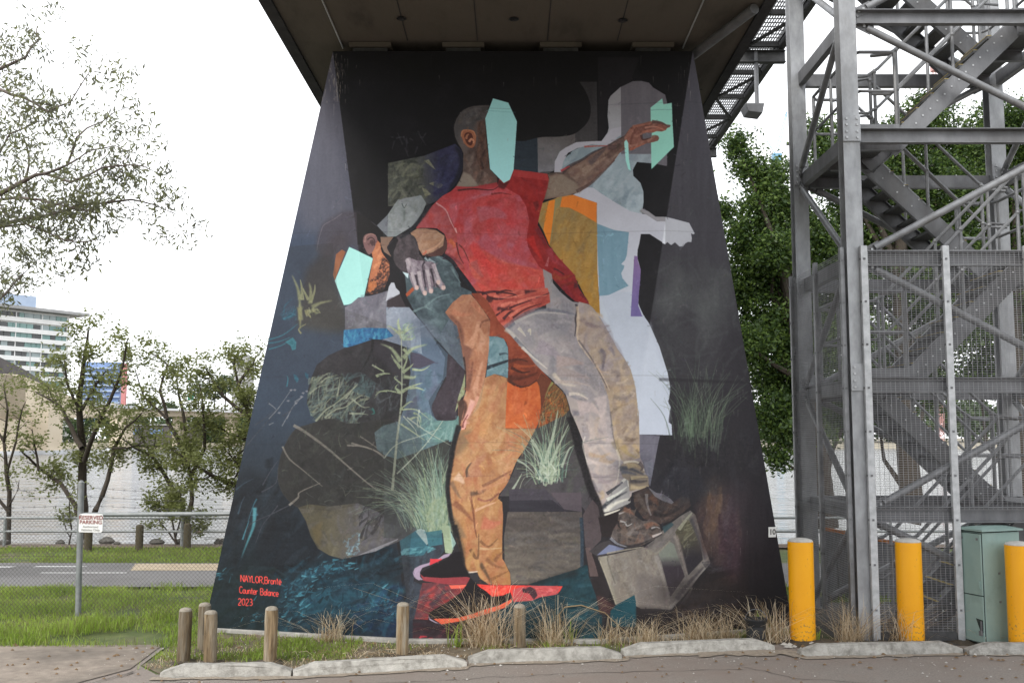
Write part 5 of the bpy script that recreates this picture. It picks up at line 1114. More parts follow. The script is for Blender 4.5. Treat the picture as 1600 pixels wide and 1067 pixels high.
# number plate on the right edge of the pier
pl = at(1225, 828, 11.45); pl.y -= .0
np_ = thing('number_plate', 'small white plate with the number 10 on the right edge of the painted pier', 'number plate', pl)
ru = (O_R - F_D).normalized()
mb = MB(); c0 = at(1226, 827.5, 11.5)
tdir = (F_C - O_R).normalized()
nrm = nR.normalized(); nrm = -nrm if nrm.y > 0 else nrm
cp = O_R + (F_C - O_R) * (1.13 / 6.58) - ru * .058 + nrm * .004
X_ = ru.copy(); Z_ = nrm.cross(X_).normalized(); Z_ = -Z_ if Z_.z < 0 else Z_
def plate_pts(w_, h_, off): return [cp + X_ * (a * w_ / 2) + Z_ * (b * h_ / 2) + nrm * off for a, b in ((-1, -1), (1, -1), (1, 1), (-1, 1))]
mb.prism(plate_pts(.095, .115, 0), nrm * .006); mb.build('plate', K['sign'], np_)
def text(body, size, mat, parent, name='lettering', origin=None, xa=None, za=None, spacing=1., align='CENTER', ext=.0006, bold=0.):
    c = bpy.data.curves.new(name, 'FONT'); c.body = body; c.size = size; c.align_x = align; c.align_y = 'CENTER'; c.extrude = ext; c.space_character = spacing; c.offset = bold
    c.resolution_u = 3; c.materials.append(mat)
    o = bpy.data.objects.new(name + '_curve', c); COL.objects.link(o)
    x, z = xa.normalized(), za.normalized(); y = z; zz = x.cross(y)
    mtx = Matrix.Translation(origin) @ Matrix((x, y, zz)).transposed().to_4x4()
    mw = mtx; me = bpy.data.meshes.new_from_object(o); bpy.data.objects.remove(o)
    me.transform(mw); return link(bpy.data.objects.new(name, me), parent)
text('10', .088, K['black'], np_, 'numeral', cp + nrm * .0085, X_, Z_, .95, bold=.0015)

# ------------------------------------------------------------------ bridge deck overhead
deck = thing('bridge_deck', 'dark stained concrete bridge deck running overhead on top of the painted pier', 'bridge deck', (0, 11, 6.72))
ZS = 6.72
mb = MB()
def xl(y): return -2.50
def xr(y): return 2.57
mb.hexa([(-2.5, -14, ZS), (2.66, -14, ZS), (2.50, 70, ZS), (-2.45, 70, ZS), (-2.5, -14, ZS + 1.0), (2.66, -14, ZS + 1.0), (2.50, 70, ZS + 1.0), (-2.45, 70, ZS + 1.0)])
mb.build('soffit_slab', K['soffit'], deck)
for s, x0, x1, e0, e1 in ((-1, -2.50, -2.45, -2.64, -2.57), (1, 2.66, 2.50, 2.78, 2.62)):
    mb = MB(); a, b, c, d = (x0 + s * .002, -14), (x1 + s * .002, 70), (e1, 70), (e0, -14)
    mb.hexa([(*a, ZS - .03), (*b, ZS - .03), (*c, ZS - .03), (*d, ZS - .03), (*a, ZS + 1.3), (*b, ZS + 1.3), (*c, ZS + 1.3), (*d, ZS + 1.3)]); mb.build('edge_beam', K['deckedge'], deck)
for x in (-1.965, 1.985):
    mb = MB(); mb.tube([(x, -12, ZS - .012), (x, 11.2, ZS - .012)], .009, 6); mb.build('conduit', K['galv_light'], deck, smooth=True)
for q in ((627, 28), (803, 29), (973, 31)):
    c = on(*q, ZS); mb = MB(); mb.lathe([(.055, 0), (.045, .0), (.04, .012)], 14, (c.x, c.y, ZS - .014)); mb.build('drain_hole', K['black'], deck)
for y in (9.9, 8.4, 6.9, 5.4, 3.9, 2.4, 12.6, 15.0):
    mb = MB(); mb.box((-2.43, y, ZS - .007), (2.48, y + .012, ZS - .001)); mb.build('formwork_seam', K['deckedge'], deck)
for x in (-1.2, -.4, .4, 1.2):
    mb = MB(); mb.box((x, -10, ZS - .005), (x + .010, 11.0, ZS - .0005)); mb.build('formwork_seam', K['deckedge'], deck)

# steel walkway beside the deck, seen from below
wk = thing('access_walkway', 'steel grating walkway with cross braces hung along the right edge of the deck', 'walkway', (4.1, 14, 8.6))
ZW = 8.6; XI, XO = 3.84, 4.46
for x in (XI, XO):
    mb = MB(); mb.ibeam((x, 13.35, ZW + .09), (x, 32, ZW + .09), .10, .18); mb.build('beam', K['darksteel'], wk)
ys = [13.4 + k * 1.25 for k in range(15)]
for i, y in enumerate(ys):
    mb = MB(); mb.bar((XI + .055, y, ZW + .06), (XO - .055, y, ZW + .06), .07, .08); mb.build('cross_member', K['darksteel'], wk)
    if i < 14:
        a, b = ((XI + .06, y + .06, ZW + .03), (XO - .06, y + 1.19, ZW + .03)) if i % 2 == 0 else ((XO - .06, y + .06, ZW + .03), (XI + .06, y + 1.19, ZW + .03))
        mb = MB(); mb.bar(a, b, .05, .035); mb.build('brace', K['darksteel'], wk)
    mb = MB(); mb.tube([(XI - .03, y, ZW + .1), (XI - .03, y, ZW + 1.25)], .024, 6); mb.build('rail_post', K['galv'], wk, smooth=True)
mb = MB()
for k in range(13): mb.box((XI + .06 + k * .042, 13.4, ZW + .122), (XI + .068 + k * .042, 31, ZW + .150))
for k in range(118): mb.box((XI + .055, 13.4 + k * .15, ZW + .128), (XO - .055, 13.408 + k * .15, ZW + .146))
tag(mb.build('grating', K['tread'], wk, fix=False), kind='stuff')
for h in (.62, 1.22):
    mb = MB(); mb.tube([(XI - .03, 13.4, ZW + h), (XI - .03, 31, ZW + h)], .022, 6); mb.build('handrail', K['galv'], wk, smooth=True)
for y in (15.95, 21.5):
    mb = MB(); mb.ibeam((2.62, y, ZW - .13), (XO + .06, y, ZW - .13), .12, .20); mb.build('bracket', K['darksteel'], wk)
# lamp on the bracket end
a = at(1166, 172, 15.95); b = at(1188, 176, 15.95)
lp = thing('bracket_lamp', 'grey floodlight box on a post at the end of the walkway bracket', 'lamp', (a.x, a.y, a.z))
mb = MB(); mb.hexa([(a.x, 15.8, a.z - .07), (b.x, 15.8, a.z - .1), (b.x, 16.15, a.z - .1), (a.x, 16.15, a.z - .07), (a.x - .05, 15.78, a.z + .06), (b.x + .03, 15.78, a.z + .06), (b.x + .03, 16.17, a.z + .06), (a.x - .05, 16.17, a.z + .06)]); mb.build('housing', K['galv'], lp, bevel=.01)
q = at(1183, 170, 15.95); mb = MB(); mb.tube([(q.x, 15.95, a.z + .06), (q.x, 15.95, a.z + 1.0)], .035, 8); mb.build('post', K['galv'], lp, smooth=True)
a, b = Vector((2.10, 11.2, 6.62)), on(1179, 14, 6.655)
t = tag(MB().tube([a, b], .055, 10).build('pipe_brace', K['galv'], smooth=True), 'grey steel pipe running under the deck from the pier top to its right edge', 'pipe')
# ------------------------------------------------------------------ stair tower
TX0, TX1, TY0, TY1 = 3.86, 6.52, 11.14, 13.12
LV = [.02, 1.45, 2.87, 4.29, 5.70, 7.10, 8.52]
tower = thing('stair_tower', 'galvanised steel stair tower with criss cross braces and a wire mesh lower cage', 'stair tower', (5.2, 12.1, 0))
def part(mb, name, mat='galv', parent=None, **k): return mb.build(name, K[mat] if isinstance(mat, str) else mat, parent or tower, **k)
CWD = .19
for x, y in ((TX0, TY0), (TX1, TY0), (TX0, TY1), (TX1, TY1)):
    mb = MB(); mb.ibeam((x, y, .03), (x, y, 9.6), CWD, CWD, .014, up=(0, 1, 0)); part(mb, 'column', 'galv_col')
    mb = MB(); mb.box((x - .15, y - .15, .014), (x + .15, y + .15, .034)); part(mb, 'base_plate')
    for z in LV[2:6:2]:
        mb = MB(); mb.box((x - .10, y - .118, z - .15), (x + .10, y - .104, z + .15))
        o = part(mb, 'splice_plate', 'galv_col')
        bo = MB()
        for a in (-.06, .06):
            for b in (-.11, -.04, .04, .11): bo.lathe([(.013, 0), (.013, .010), (.008, .013)], 6, (0, 0, 0)) if False else bo.box((x + a - .011, y - .130, z + b - .011), (x + a + .011, y - .1185, z + b + .011))
        tag(part(bo, 'bolts', 'galv_light', o), kind='stuff')
h = .17
for z in LV[1:]:
    for y, s in ((TY0, 1), (TY1, -1)):
        mb = MB(); mb.channel((TX0 + .105, y - .045, z - h / 2), (TX1 - .105, y - .045, z - h / 2), .085, h, 1 if y == TY0 else -1, .010); part(mb, 'beam')
    for x in (TX0, TX1):
        mb = MB(); mb.channel((x, TY0 + .105, z - h / 2), (x, TY1 - .105, z - h / 2), .08, h, 1, .010); part(mb, 'beam')
def brace(a, b, r=.042, inset=.16):
    a, b = Vector(a), Vector(b); d = (b - a).normalized(); L = (b - a).length
    p, q = a + d * inset, b - d * inset
    mb = MB(); mb.tube([p + d * .10, q - d * .10], r, 10)
    o = part(mb, 'brace', 'galv_tube', smooth=True)
    up = Vector((0, 1, 0)) if abs(d.y) < .3 else Vector((1, 0, 0))
    for e, g in ((p, 1), (q, -1)):
        mb = MB(); mb.bar(e - d * g * .05, e + d * g * .17, .012, .11, up=d.cross(up)); part(mb, 'gusset', parent=o)
        mb = MB()
        for k in (.0, .06): c = e + d * g * k; mb.box(c - Vector((.013, .022, .013)), c + Vector((.013, .022, .013)))
        tag(part(mb, 'bolts', 'galv_light', o), kind='stuff')
yf, yr = TY0 - .06, TY1 - .03
zz = [0.12] + LV[1:]
for i in range(6):
    lo, hi = zz[i] - .08, zz[i + 1] - .08
    if i % 2 == 0:
        y_ = TY0 + .125 if i == 0 else yf; brace((TX1, y_, lo), (TX0, y_, hi))
    else:
        brace((TX0, yf, lo), (TX1, yf, hi))
    if i % 2 == 0: brace((TX0, yr, lo), (TX1, yr, hi))
    else: brace((TX1, yr, lo), (TX0, yr, hi))
    for x in (TX0 - .02, TX1 + .02):
        if i % 2 == 0: brace((x, TY1, lo), (x, TY0, hi), .040)
        else: brace((x, TY0, lo), (x, TY1, hi), .040) if False else brace((x, TY0, lo), (x, TY1, hi), .040)
# stairs
XA, XB = 4.50, 5.90
LANE = {'front': (11.35, 12.09), 'rear': (12.20, 12.96)}
def flight(x0, z0, x1, z1, lane):
    y0, y1 = LANE[lane]; sgn = 1 if x1 > x0 else -1
    d = Vector((x1 - x0, 0, z1 - z0)).normalized()
    f = MB()
    for y, s in ((y0, 1), (y1, -1)):
        f.channel((x0 - sgn * .10, y, z0 - .16), (x1 + sgn * .06, y, z1 - .06), .06, .22, s * sgn * -1 if False else (s if sgn < 0 else -s), .010)
    o = part(f, 'stair_flight'); 
    N_ = 8; rise = (z1 - z0) / N_; run = (x1 - x0) / N_
    for k in range(1, N_):
        x, z = x0 + run * (k - .5), z0 + rise * k
        mb = MB(); mb.box((min(x, x + run * 1.0) - .02, y0 + .014, z - .035), (max(x, x + run * 1.0) + .02, y1 - .014, z), 0)
        e = x - sgn * .022
        mb.box((min(e, e + sgn * .05), y0 + .014, z + .001), (max(e, e + sgn * .05), y1 - .014, z + .006), 1)
        part(mb, 'tread', [K['tread'], K['nosing']], o)
    bo = MB()
    for k in range(1, N_):
        x, z = x0 + run * k, z0 + rise * k - .06
        for a in (-.04, .05): bo.box((x + a - .009, y0 - .008, z - .009 + a * .9), (x + a + .009, y0 - .0005, z + .009 + a * .9))
    tag(part(bo, 'bolts', 'galv_light', o), kind='stuff')
    for y in (y0 + .02, y1 - .02):
        mb = MB()
        P = lambda t, hh: (x0 + (x1 - x0) * t, y, z0 + (z1 - z0) * t + hh)
        e = .22 * sgn
        mb.tube([(x0 - e - sgn * .05, y, z0 + .98), (x0 - e * .3, y, z0 + 1.0), P(.05, 1.02), P(1, 1.02), (x1 + e, y, z1 + .98)], .021, 7)
        mb.tube([(x0 - e - sgn * .05, y, z0 + .52), (x0 - e * .3, y, z0 + .52), P(.05, .54), P(1, .54), (x1 + e, y, z1 + .52)], .019, 7)
        for t in (.02, .5, .98): mb.tube([P(t, -.04), P(t, 1.02)], .021, 7)
        for t in (.02, .5, .98):
            for hh in (.54, 1.02):
                c = Vector(P(t, hh)); mb.tube([c - Vector((0, 0, .035)), c, c + Vector((0, 0, .035))], [.016, .031, .016], 7)
        part(mb, 'handrail', 'galv_tube', o, smooth=True)
flight(XA, .02, XB, 1.45, 'front'); flight(XB, 1.45, XA, 2.87, 'rear'); flight(XA, 2.87, XB, 4.29, 'front')
flight(XB, 4.29, XA, 5.70, 'rear'); flight(XA, 5.70, XB, 7.10, 'front'); flight(XB, 7.10, XA, 8.52, 'rear')
for z, x0, x1 in ((1.45, XB + .02, TX1 - .10), (2.87, TX0 + .10, XA - .02), (4.29, XB + .02, TX1 - .10), (5.70, TX0 + .10, XA - .02), (7.10, XB + .02, TX1 - .10), (8.52, TX0 + .10, XA - .02)):
    mb = MB(); mb.box((x0, TY0 + .10, z - .05), (x1, TY1 - .10, z)); o = part(mb, 'landing', 'tread')
    for y in (TY0 + .13, (TY0 + TY1) / 2, TY1 - .13):
        mb = MB(); mb.channel((x0, y, z - .13), (x1, y, z - .13), .06, .15, 1, .01); part(mb, 'joist', parent=o)
    mb = MB(); xe = x0 + .04 if x0 < 5 else x1 - .04
    ya, yb = TY0 + .16, TY1 - .16; xi = x1 if x0 < 5 else x0
    for hh, r in ((1.0, .021), (.53, .019)):
        mb.tube([(xi, ya, z + hh), (xe + (xi - xe) * .15, ya, z + hh), (xe, ya + .12, z + hh), (xe, yb - .12, z + hh), (xe + (xi - xe) * .15, yb, z + hh), (xi, yb, z + hh)], r, 7)
    for x, y in ((xi, ya), (xe, ya + .12), (xe, (ya + yb) / 2), (xe, yb - .12), (xi, yb)): mb.tube([(x, y, z), (x, y, z + 1.0)], .021, 7)
    part(mb, 'landing_rail', 'galv_tube', o, smooth=True)
    mb = MB(); mb.box((x0, TY0 + .085, z + .004), (x1, TY0 + .095, z + .11)); part(mb, 'kick_plate', parent=o)
# mesh cage
CZ = 4.34
def cage_post(x, y, mat='galv_light', z0=.02, w_=.075, d_=.05):
    mb = MB(); mb.box((x - w_ / 2, y - d_ / 2, z0), (x + w_ / 2, y + d_ / 2, CZ)); o = part(mb, 'cage_post', mat, bevel=.004)
    bo = MB()
    for k in range(9): z = .35 + k * .48; bo.box((x - .011, y - d_ / 2 - .008, z - .011), (x + .011, y - d_ / 2 - .0006, z + .011)); bo.box((x - w_ / 2 - .008, y - .011, z - .011), (x - w_ / 2 - .0006, y + .011, z + .011))
    tag(part(bo, 'bolts', 'galv', o), kind='stuff')
YM = TY0 - .125; XM = TX0 - .125
for x in (TX0 + .075, TX0 + .99, TX0 + 1.9, TX1): cage_post(x, YM - .01)
for y in (TY0 - .02, 12.1, TY1 + .02): cage_post(XM - .01, y, 'galv_tube', w_=.05, d_=.065)
def panel(p, q, z0, z1):
    """welded wire between p and q (x, y), upright wires in front"""
    p, q = Vector((*p, 0)), Vector((*q, 0)); d = (q - p).normalized(); L = (q - p).length; mb = MB(); r = .0017
    nn = Vector((-d.y, d.x, 0)); k = 0
    for i in range(int(L / .052) + 1):
        c = p + d * (i * .052 + .01); mb.hexa([c - d * r - nn * r + Vector((0, 0, z0)), c + d * r - nn * r + Vector((0, 0, z0)), c + d * r + nn * r + Vector((0, 0, z0)), c - d * r + nn * r + Vector((0, 0, z0)),
                                            c - d * r - nn * r + Vector((0, 0, z1)), c + d * r - nn * r + Vector((0, 0, z1)), c + d * r + nn * r + Vector((0, 0, z1)), c - d * r + nn * r + Vector((0, 0, z1))])
    for i in range(int((z1 - z0) / .0255) + 1):
        z = z0 + i * .0255; o = nn * .0036
        mb.hexa([p - nn * r + o + Vector((0, 0, z - r)), q - nn * r + o + Vector((0, 0, z - r)), q + nn * r + o + Vector((0, 0, z - r)), p + nn * r + o + Vector((0, 0, z - r)),
                 p - nn * r + o + Vector((0, 0, z + r)), q - nn * r + o + Vector((0, 0, z + r)), q + nn * r + o + Vector((0, 0, z + r)), p + nn * r + o + Vector((0, 0, z + r))])
    part(mb, 'mesh_panel', 'mesh', fix=False)
for a, b in ((TX0 + .115, TX0 + .95), (TX0 + 1.03, TX0 + 1.86), (TX0 + 1.94, TX1 - .04)):
    for z0, z1 in ((.10, 1.40), (1.42, 2.82), (2.84, 4.30)):
        if not (z0 < 1 and 4.8 < a < 5.2): panel((a, YM), (b, YM), z0, z1)      # the cabinet stands in this bay
for a, b in ((TY0 + .02, 12.06), (12.14, TY1 - .02)):
    for z0, z1 in ((.10, 1.40), (1.42, 2.82), (2.84, 4.30)): panel((XM, a), (XM, b), z0, z1)
mb = MB(); mb.box((TX0 + .12, YM - .02, .025), (TX0 + .94, YM + .03, .115)); part(mb, 'kick_rail', 'darksteel')

# ribbed ramp barrier behind the cage
br = thing('ramp_barrier', 'low grey ribbed barrier with an orange top strip behind the stair tower', 'barrier', (5.2, 14.0, 0))
for k in range(18):
    x = 4.35 + k * .16; mb = MB(); mb.box((x, 14.0, .0), (x + .15, 14.05, .92 - k * .032)); mb.build('rib', K['galv'], br)
mb = MB(); mb.bar((4.33, 14.02, .95), (7.25, 14.02, .36), .07, .045); mb.build('top_strip', K['orange'], br)

# ------------------------------------------------------------------ bollards, cabinet, posts, wheel stops
def bollard(loc):
    o = thing('bollard', '', 'bollard', loc)
    mb = MB(); mb.lathe([(.136, -.02), (.136, .12), (.1355, .6), (.136, 1.075)], 40, loc); mb.build('post', K['yellow'], o, smooth=True)
    mb = MB(); mb.lathe([(.1335, 1.0755), (.134, 1.082), (.122, 1.096), (.085, 1.108), (.04, 1.114), (.001, 1.116)], 40, loc); mb.build('cap', K['cap'], o, smooth=True)
    return o
b1 = bollard(Vector((3.15, 11.04, 0)))
for i, (x, y, lab) in enumerate(((3.15, 11.04, 'yellow bollard between the painted pier and the corner column of the stair tower'),
                                 (4.31, 11.0, 'yellow bollard alone in front of the middle of the mesh cage'),
                                 (5.35, 10.68, 'yellow bollard partly hiding the green electrical cabinet'))):
    o = b1 if i == 0 else copy_tree(b1)
    o.location = (x, y, 0); o['label'] = lab; o['group'] = 'yellow bollards guarding the stair tower'

N0 = Vector((5.01, 10.76, 0)); R_ = Vector((math.cos(.36), math.sin(.36), 0)); L_ = Vector((-math.sin(.36), math.cos(.36), 0))
cab = thing('electrical_cabinet', 'pale green metal electrical cabinet with two doors standing behind a yellow bollard', 'electrical cabinet', N0)
def cb(u0, u1, v0, v1, z0, z1):
    P = lambda u, v, z: N0 + R_ * u + L_ * v + Vector((0, 0, z))
    mb = MB(); mb.hexa([P(u0, v0, z0), P(u1, v0, z0), P(u1, v1, z0), P(u0, v1, z0), P(u0, v0, z1), P(u1, v0, z1), P(u1, v1, z1), P(u0, v1, z1)]); return mb
CD_ = .31
cb(0, .52, 0, CD_, .03, 1.19).build('body', K['teal'], cab, bevel=.006)
mb = cb(-.03, .55, -.03, CD_ + .03, 1.205, 1.225); 
P = lambda u, v, z: N0 + R_ * u + L_ * v + Vector((0, 0, z))
mb.hexa([P(-.03, -.03, 1.2255), P(.55, -.03, 1.2255), P(.55, CD_ + .03, 1.2255), P(-.03, CD_ + .03, 1.2255), P(.1, .1, 1.25), P(.44, .1, 1.25), P(.44, CD_ - .1, 1.25), P(.1, CD_ - .1, 1.25)])
mb.build('roof', K['teal'], cab, bevel=.003)
cb(.01, .51, .01, CD_ - .01, 1.19, 1.205).build('vent_gap', K['teal_dark'], cab)
cb(-.003, .0, .004, CD_ - .004, .035, 1.185).build('door_gap', K['teal_dark'], cab)
d = cb(-.022, -.0035, .010, CD_ - .008, .535, 1.178).build('door', K['teal'], cab, bevel=.004)
for v in (.05, CD_ - .05): cb(-.030, -.0225, v - .012, v + .012, 1.11, 1.135).build('screw', K['galv'], d)
for v in (.04,): cb(-.036, -.0225, v - .012, v + .012, .60, .68).build('handle', K['teal'], d)
d = cb(-.022, -.0035, .010, CD_ - .008, .045, .525).build('door', K['teal'], cab, bevel=.004)
mb = MB(); mb.prism([P(-.0225, .11, .29), P(-.0225, .015, .28), P(-.0225, .015, .15), P(-.0225, .05, .15)], R_ * -.002); mb.build('latch_recess', K['teal_dark'], d)
mb = cb(-.034, -.025, .025, .045, .17, .27); mb.hexa([P(-.05, .02, .12), P(-.026, .02, .12), P(-.026, .055, .12), P(-.05, .055, .12), P(-.05, .02, .17), P(-.026, .02, .17), P(-.026, .055, .17), P(-.05, .055, .17)]); mb.build('padlock', K['galv'], d, bevel=.003)
for z in (.45, .75): cb(.20, .222, -.008, -.0005, z, z + .022).build('screw', K['galv'], cab)

def timber(loc, r, h, dark=False):
    o = thing('timber_post', '', 'timber post', loc)
    mb = MB(); pr = [(r * (1 + .03 * math.sin(3 * k)), -.05 + (h - r * .55 + .05) * k / 6) for k in range(7)]
    mb.lathe(pr, 20, loc); mb.build('post', K['timber_dark' if dark else 'timber'], o, smooth=True)
    z = h - r * .55; mb = MB(); mb.lathe([(pr[-1][0] - .001, z + .0008), (r * .93, z + r * .22), (r * .72, z + r * .42), (r * .4, z + r * .52), (.002, z + r * .55)], 20, loc); mb.build('domed_top', K['timber_dark' if dark else 'timber_top'], o, smooth=True)
    mb = MB()
    for k in range(3):
        a = random.uniform(3.4, 5.9); z0 = random.uniform(.1, h * .5); z1 = z0 + random.uniform(.1, .25)
        c = Vector((math.cos(a), math.sin(a), 0)); t_ = Vector((-math.sin(a), math.cos(a), 0)); L0 = Vector(loc)
        mb.add([L0 + c * (r * 1.036) + t_ * -.002 + Vector((0, 0, z0)), L0 + c * (r * 1.036) + t_ * .002 + Vector((0, 0, z0)), L0 + c * (r * 1.036) + t_ * .0015 + Vector((0, 0, min(z1, h - .08))), L0 + c * (r * 1.036) + t_ * -.001 + Vector((0, 0, min(z1, h - .08)))], [(0, 1, 2, 3)])
    if not dark: mb.build('crack', K['black'], o, fix=False)
    return o
for x, y, h, lab in ((-3.215, 10.0, .54, 'weathered timber post furthest from the mural of the three standing beside the drive'), (-3.19, 10.55, .50, 'grey timber post in the grass behind the two front posts beside the drive'),
                     (-2.945, 9.97, .52, 'pale timber post standing nearest the drive end of the first wheel stop'), (-2.37, 10.0, .555, 'split brown timber post behind the joint of the first two wheel stops'),
                     (-1.11, 10.3, .545, 'brown timber post in front of the teal water of the mural'), (.08, 10.66, .47, 'dark stained timber post beside the dry grass in front of the painted red shoes')):
    o = timber(Vector((x, y, 0)), .0635, h); o['label'] = lab; o['group'] = 'timber posts along the car park edge'; o.rotation_euler = (random.uniform(-.02, .02), random.uniform(-.025, .025), random.uniform(0, 3))
for x, y, h, lab in ((-8.32, 19.84, .46, 'dark timber bollard on the far verge right of the sign post'), (-7.36, 19.95, .50, 'dark timber bollard on the far verge in the middle of three'), (-6.45, 20.06, .52, 'dark timber bollard on the far verge nearest the painted pier')):
    o = timber(Vector((x, y, 0)), .075, h, True); o['label'] = lab; o['group'] = 'dark timber bollards on the riverside verge'
def wheel_stop(a, b, h=.115):
    a, b = Vector((*a, 0)), Vector((*b, 0)); d = (b - a).normalized(); nn = Vector((-d.y, d.x, 0)); L = (b - a).length
    o = MB(); prof = [(0, .0), (0, .05), (.09, .08), (.20, h)] + [(.20 + (L - .40) * k / 9, h + random.gauss(0, .0022)) for k in range(1, 9)] + [(L - .20, h), (L - .09, .08), (L, .05), (L, 0)]; N_ = len(prof)
    fr = [a + d * t + Vector((0, 0, z)) + nn * (.035 * z / h + random.gauss(0, .003)) for t, z in prof]; bk = [a + d * t + Vector((0, 0, z)) + nn * (.155 - .03 * z / h) for t, z in prof]
    o.add(fr + bk, [tuple(range(N_)), tuple(range(N_, 2 * N_))[::-1]] + [(i, N_ + i, N_ + (i + 1) % N_, (i + 1) % N_) for i in range(N_)])
    m_ = o.build('wheel_stop', K['stop'], bevel=.007); return m_
for a, b, lab in (((-3.24, 9.40), (-2.045, 9.46), 'low concrete wheel stop nearest the drive with a mossy end'), ((-2.02, 9.44), (-.43, 9.84), 'skewed concrete wheel stop in front of the teal painted water'), ((-.42, 9.99), (1.10, 10.19), 'concrete wheel stop in front of the dry grass and painted red shoes'),
                  ((1.14, 10.34), (2.74, 10.62), 'sunken concrete wheel stop in front of the painted concrete block'), ((2.93, 10.30), (4.63, 10.46), 'concrete wheel stop in front of the first two yellow bollards'), ((4.645, 10.36), (6.25, 10.40), 'concrete wheel stop in front of the green electrical cabinet')):
    o = wheel_stop(a, b); tag(o, lab, 'wheel stop', 'concrete wheel stops along the parking bays')

# black plastic bucket beside the pier foot
q = on(1166, 991)
pt = thing('plastic_bucket', 'black plastic bucket in the dry grass at the right foot of the pier', 'bucket', (q.x, 11.0, 0))
mb = MB(); mb.lathe([(.08, 0), (.115, .24), (.125, .25), (.125, .26), (.11, .26), (.10, .05), (.001, .05)], 20, (q.x, 11.0, 0)); mb.build('shell', K['pot'], pt, smooth=True)
mb = MB(); mb.tube([(q.x + .118 * math.cos(t), 11.0 - .02 + .02 * math.sin(t), .25 + .11 * math.sin(t)) for t in np.linspace(0, math.pi, 9)], .004, 5); mb.build('handle', K['galv'], pt)

# ------------------------------------------------------------------ chain link fence, sign, river railing
FY = 12.5
fence = thing('chain_link_fence', 'chain link fence with barbed wire and one leaning steel post across the grass', 'fence', (-5.33, FY, 0))
pts_ = [at(122, 966, FY), at(127, 754, FY)]
mb = MB(); mb.tube([pts_[0] - Vector((0, 0, .1)), pts_[1]], .036, 12); mb.tube([pts_[1], pts_[1] + Vector((0, 0, .03))], [.04, .012], 12); mb.build('post', K['rail'], fence, smooth=True)
for x in (-9.6, -2.6, -13.6):
    mb = MB(); mb.tube([(x, FY, -.1), (x, FY, 1.66)], .036, 12); mb.build('post', K['rail'], fence, smooth=True)
ptop = at(125, 804, FY)
mb = MB(); mb.tube([ptop, (-2.6, FY, ptop.z + .02)], .028, 10); mb.build('top_rail', K['rail'], fence, smooth=True)
def chain(x0, x1, z0, z1, name):
    mb = MB(); st = .052; r = .0012; h = z1 - z0
    for i in range(int((x1 - x0 + h) / st) + 1):
        for sg in (1, -1):
            xa = (x0 - h if sg > 0 else x0) + i * st
            t0 = max(0, ((x0 - xa) if sg > 0 else (xa - x1)) / h); t1 = min(1, ((x1 - xa) if sg > 0 else (xa - x0)) / h)
            if t1 - t0 < .01: continue
            mb.bar((xa + sg * h * t0, FY + .003 * sg, z0 + h * t0), (xa + sg * h * t1, FY + .003 * sg, z0 + h * t1), r * 2, r * 2, up=(0, 1, 0))
    return tag(mb.build(name, K['fence'], fence, fix=False), kind='stuff')
chain(-9.6, -5.33, .02, 1.30, 'mesh'); chain(-5.30, -2.6, .02, ptop.z - .02, 'mesh')
for k, z in enumerate((1.36, 1.47, 1.58)):
    for x0, x1, sag in ((-9.6, -5.33, .05), (-5.30, -2.7, .04)):
        mb = MB(); pp = [(x0 + (x1 - x0) * t, FY, z - sag * 4 * t * (1 - t) + .01 * math.sin(9 * t + k)) for t in np.linspace(0, 1, 13)]
        mb.tube(pp, .0019, 4)
        for i in range(int((x1 - x0) / .13)):
            t = (i + .5) / int((x1 - x0) / .13); c = Vector((x0 + (x1 - x0) * t, FY, z - sag * 4 * t * (1 - t) + .01 * math.sin(9 * t + k)))
            mb.bar(c - Vector((.008, .0, .02)), c + Vector((.008, 0, .02)), .0024, .0024); mb.bar(c - Vector((-.014, 0, .014)), c + Vector((-.014, 0, .014)), .0024, .0024)
        mb.build('barbed_wire', K['fence'], fence, fix=False)
mb = MB(); mb.tube([(-9.6, FY, .75), (-5.33, FY, .75)], .002, 4); mb.build('line_wire', K['fence'], fence)

a, b = at(124, 831, FY - .06), at(160, 803, FY - .06); ctr = (a + b) / 2
sg = thing('parking_sign', 'white reserved parking sign with red lettering wired to the fence post', 'sign', ctr)
Rz = Vector((1, 0, -.015)).normalized(); Up = Vector((.012, 0, 1)).normalized()
def sp(u, v, o): return ctr + Rz * u + Up * v + Vector((0, -o, 0))
W2, H2 = .146, .112
mb = MB(); c_ = .015
mb.prism([sp(u, v, 0) for u, v in ((-W2 + c_, -H2), (W2 - c_, -H2), (W2, -H2 + c_), (W2, H2 - c_), (W2 - c_, H2), (-W2 + c_, H2), (-W2, H2 - c_), (-W2, -H2 + c_))], (0, -.004, 0)); mb.build('board', K['sign'], sg)
for v, s_, txt, mt, bd in ((.066, .066, 'RESERVED', 'signred', .0012), (.010, .066, 'PARKING', 'signred', .0012), (-.043, .042, 'Authorised', 'signgrey', 0), (-.083, .042, 'Vehicles Only', 'signgrey', 0)):
    text(txt, s_, K[mt], sg, 'lettering', sp(0, v, .0075), Rz, Up, 1.0, bold=bd)
mb = MB()
for u in (-.125, .125): mb.box(sp(u, H2 - .018, .008) - Vector((.006, .001, .006)), sp(u, H2 - .018, .008) + Vector((.006, .003, .006)))
mb.build('bolt', K['galv'], sg)

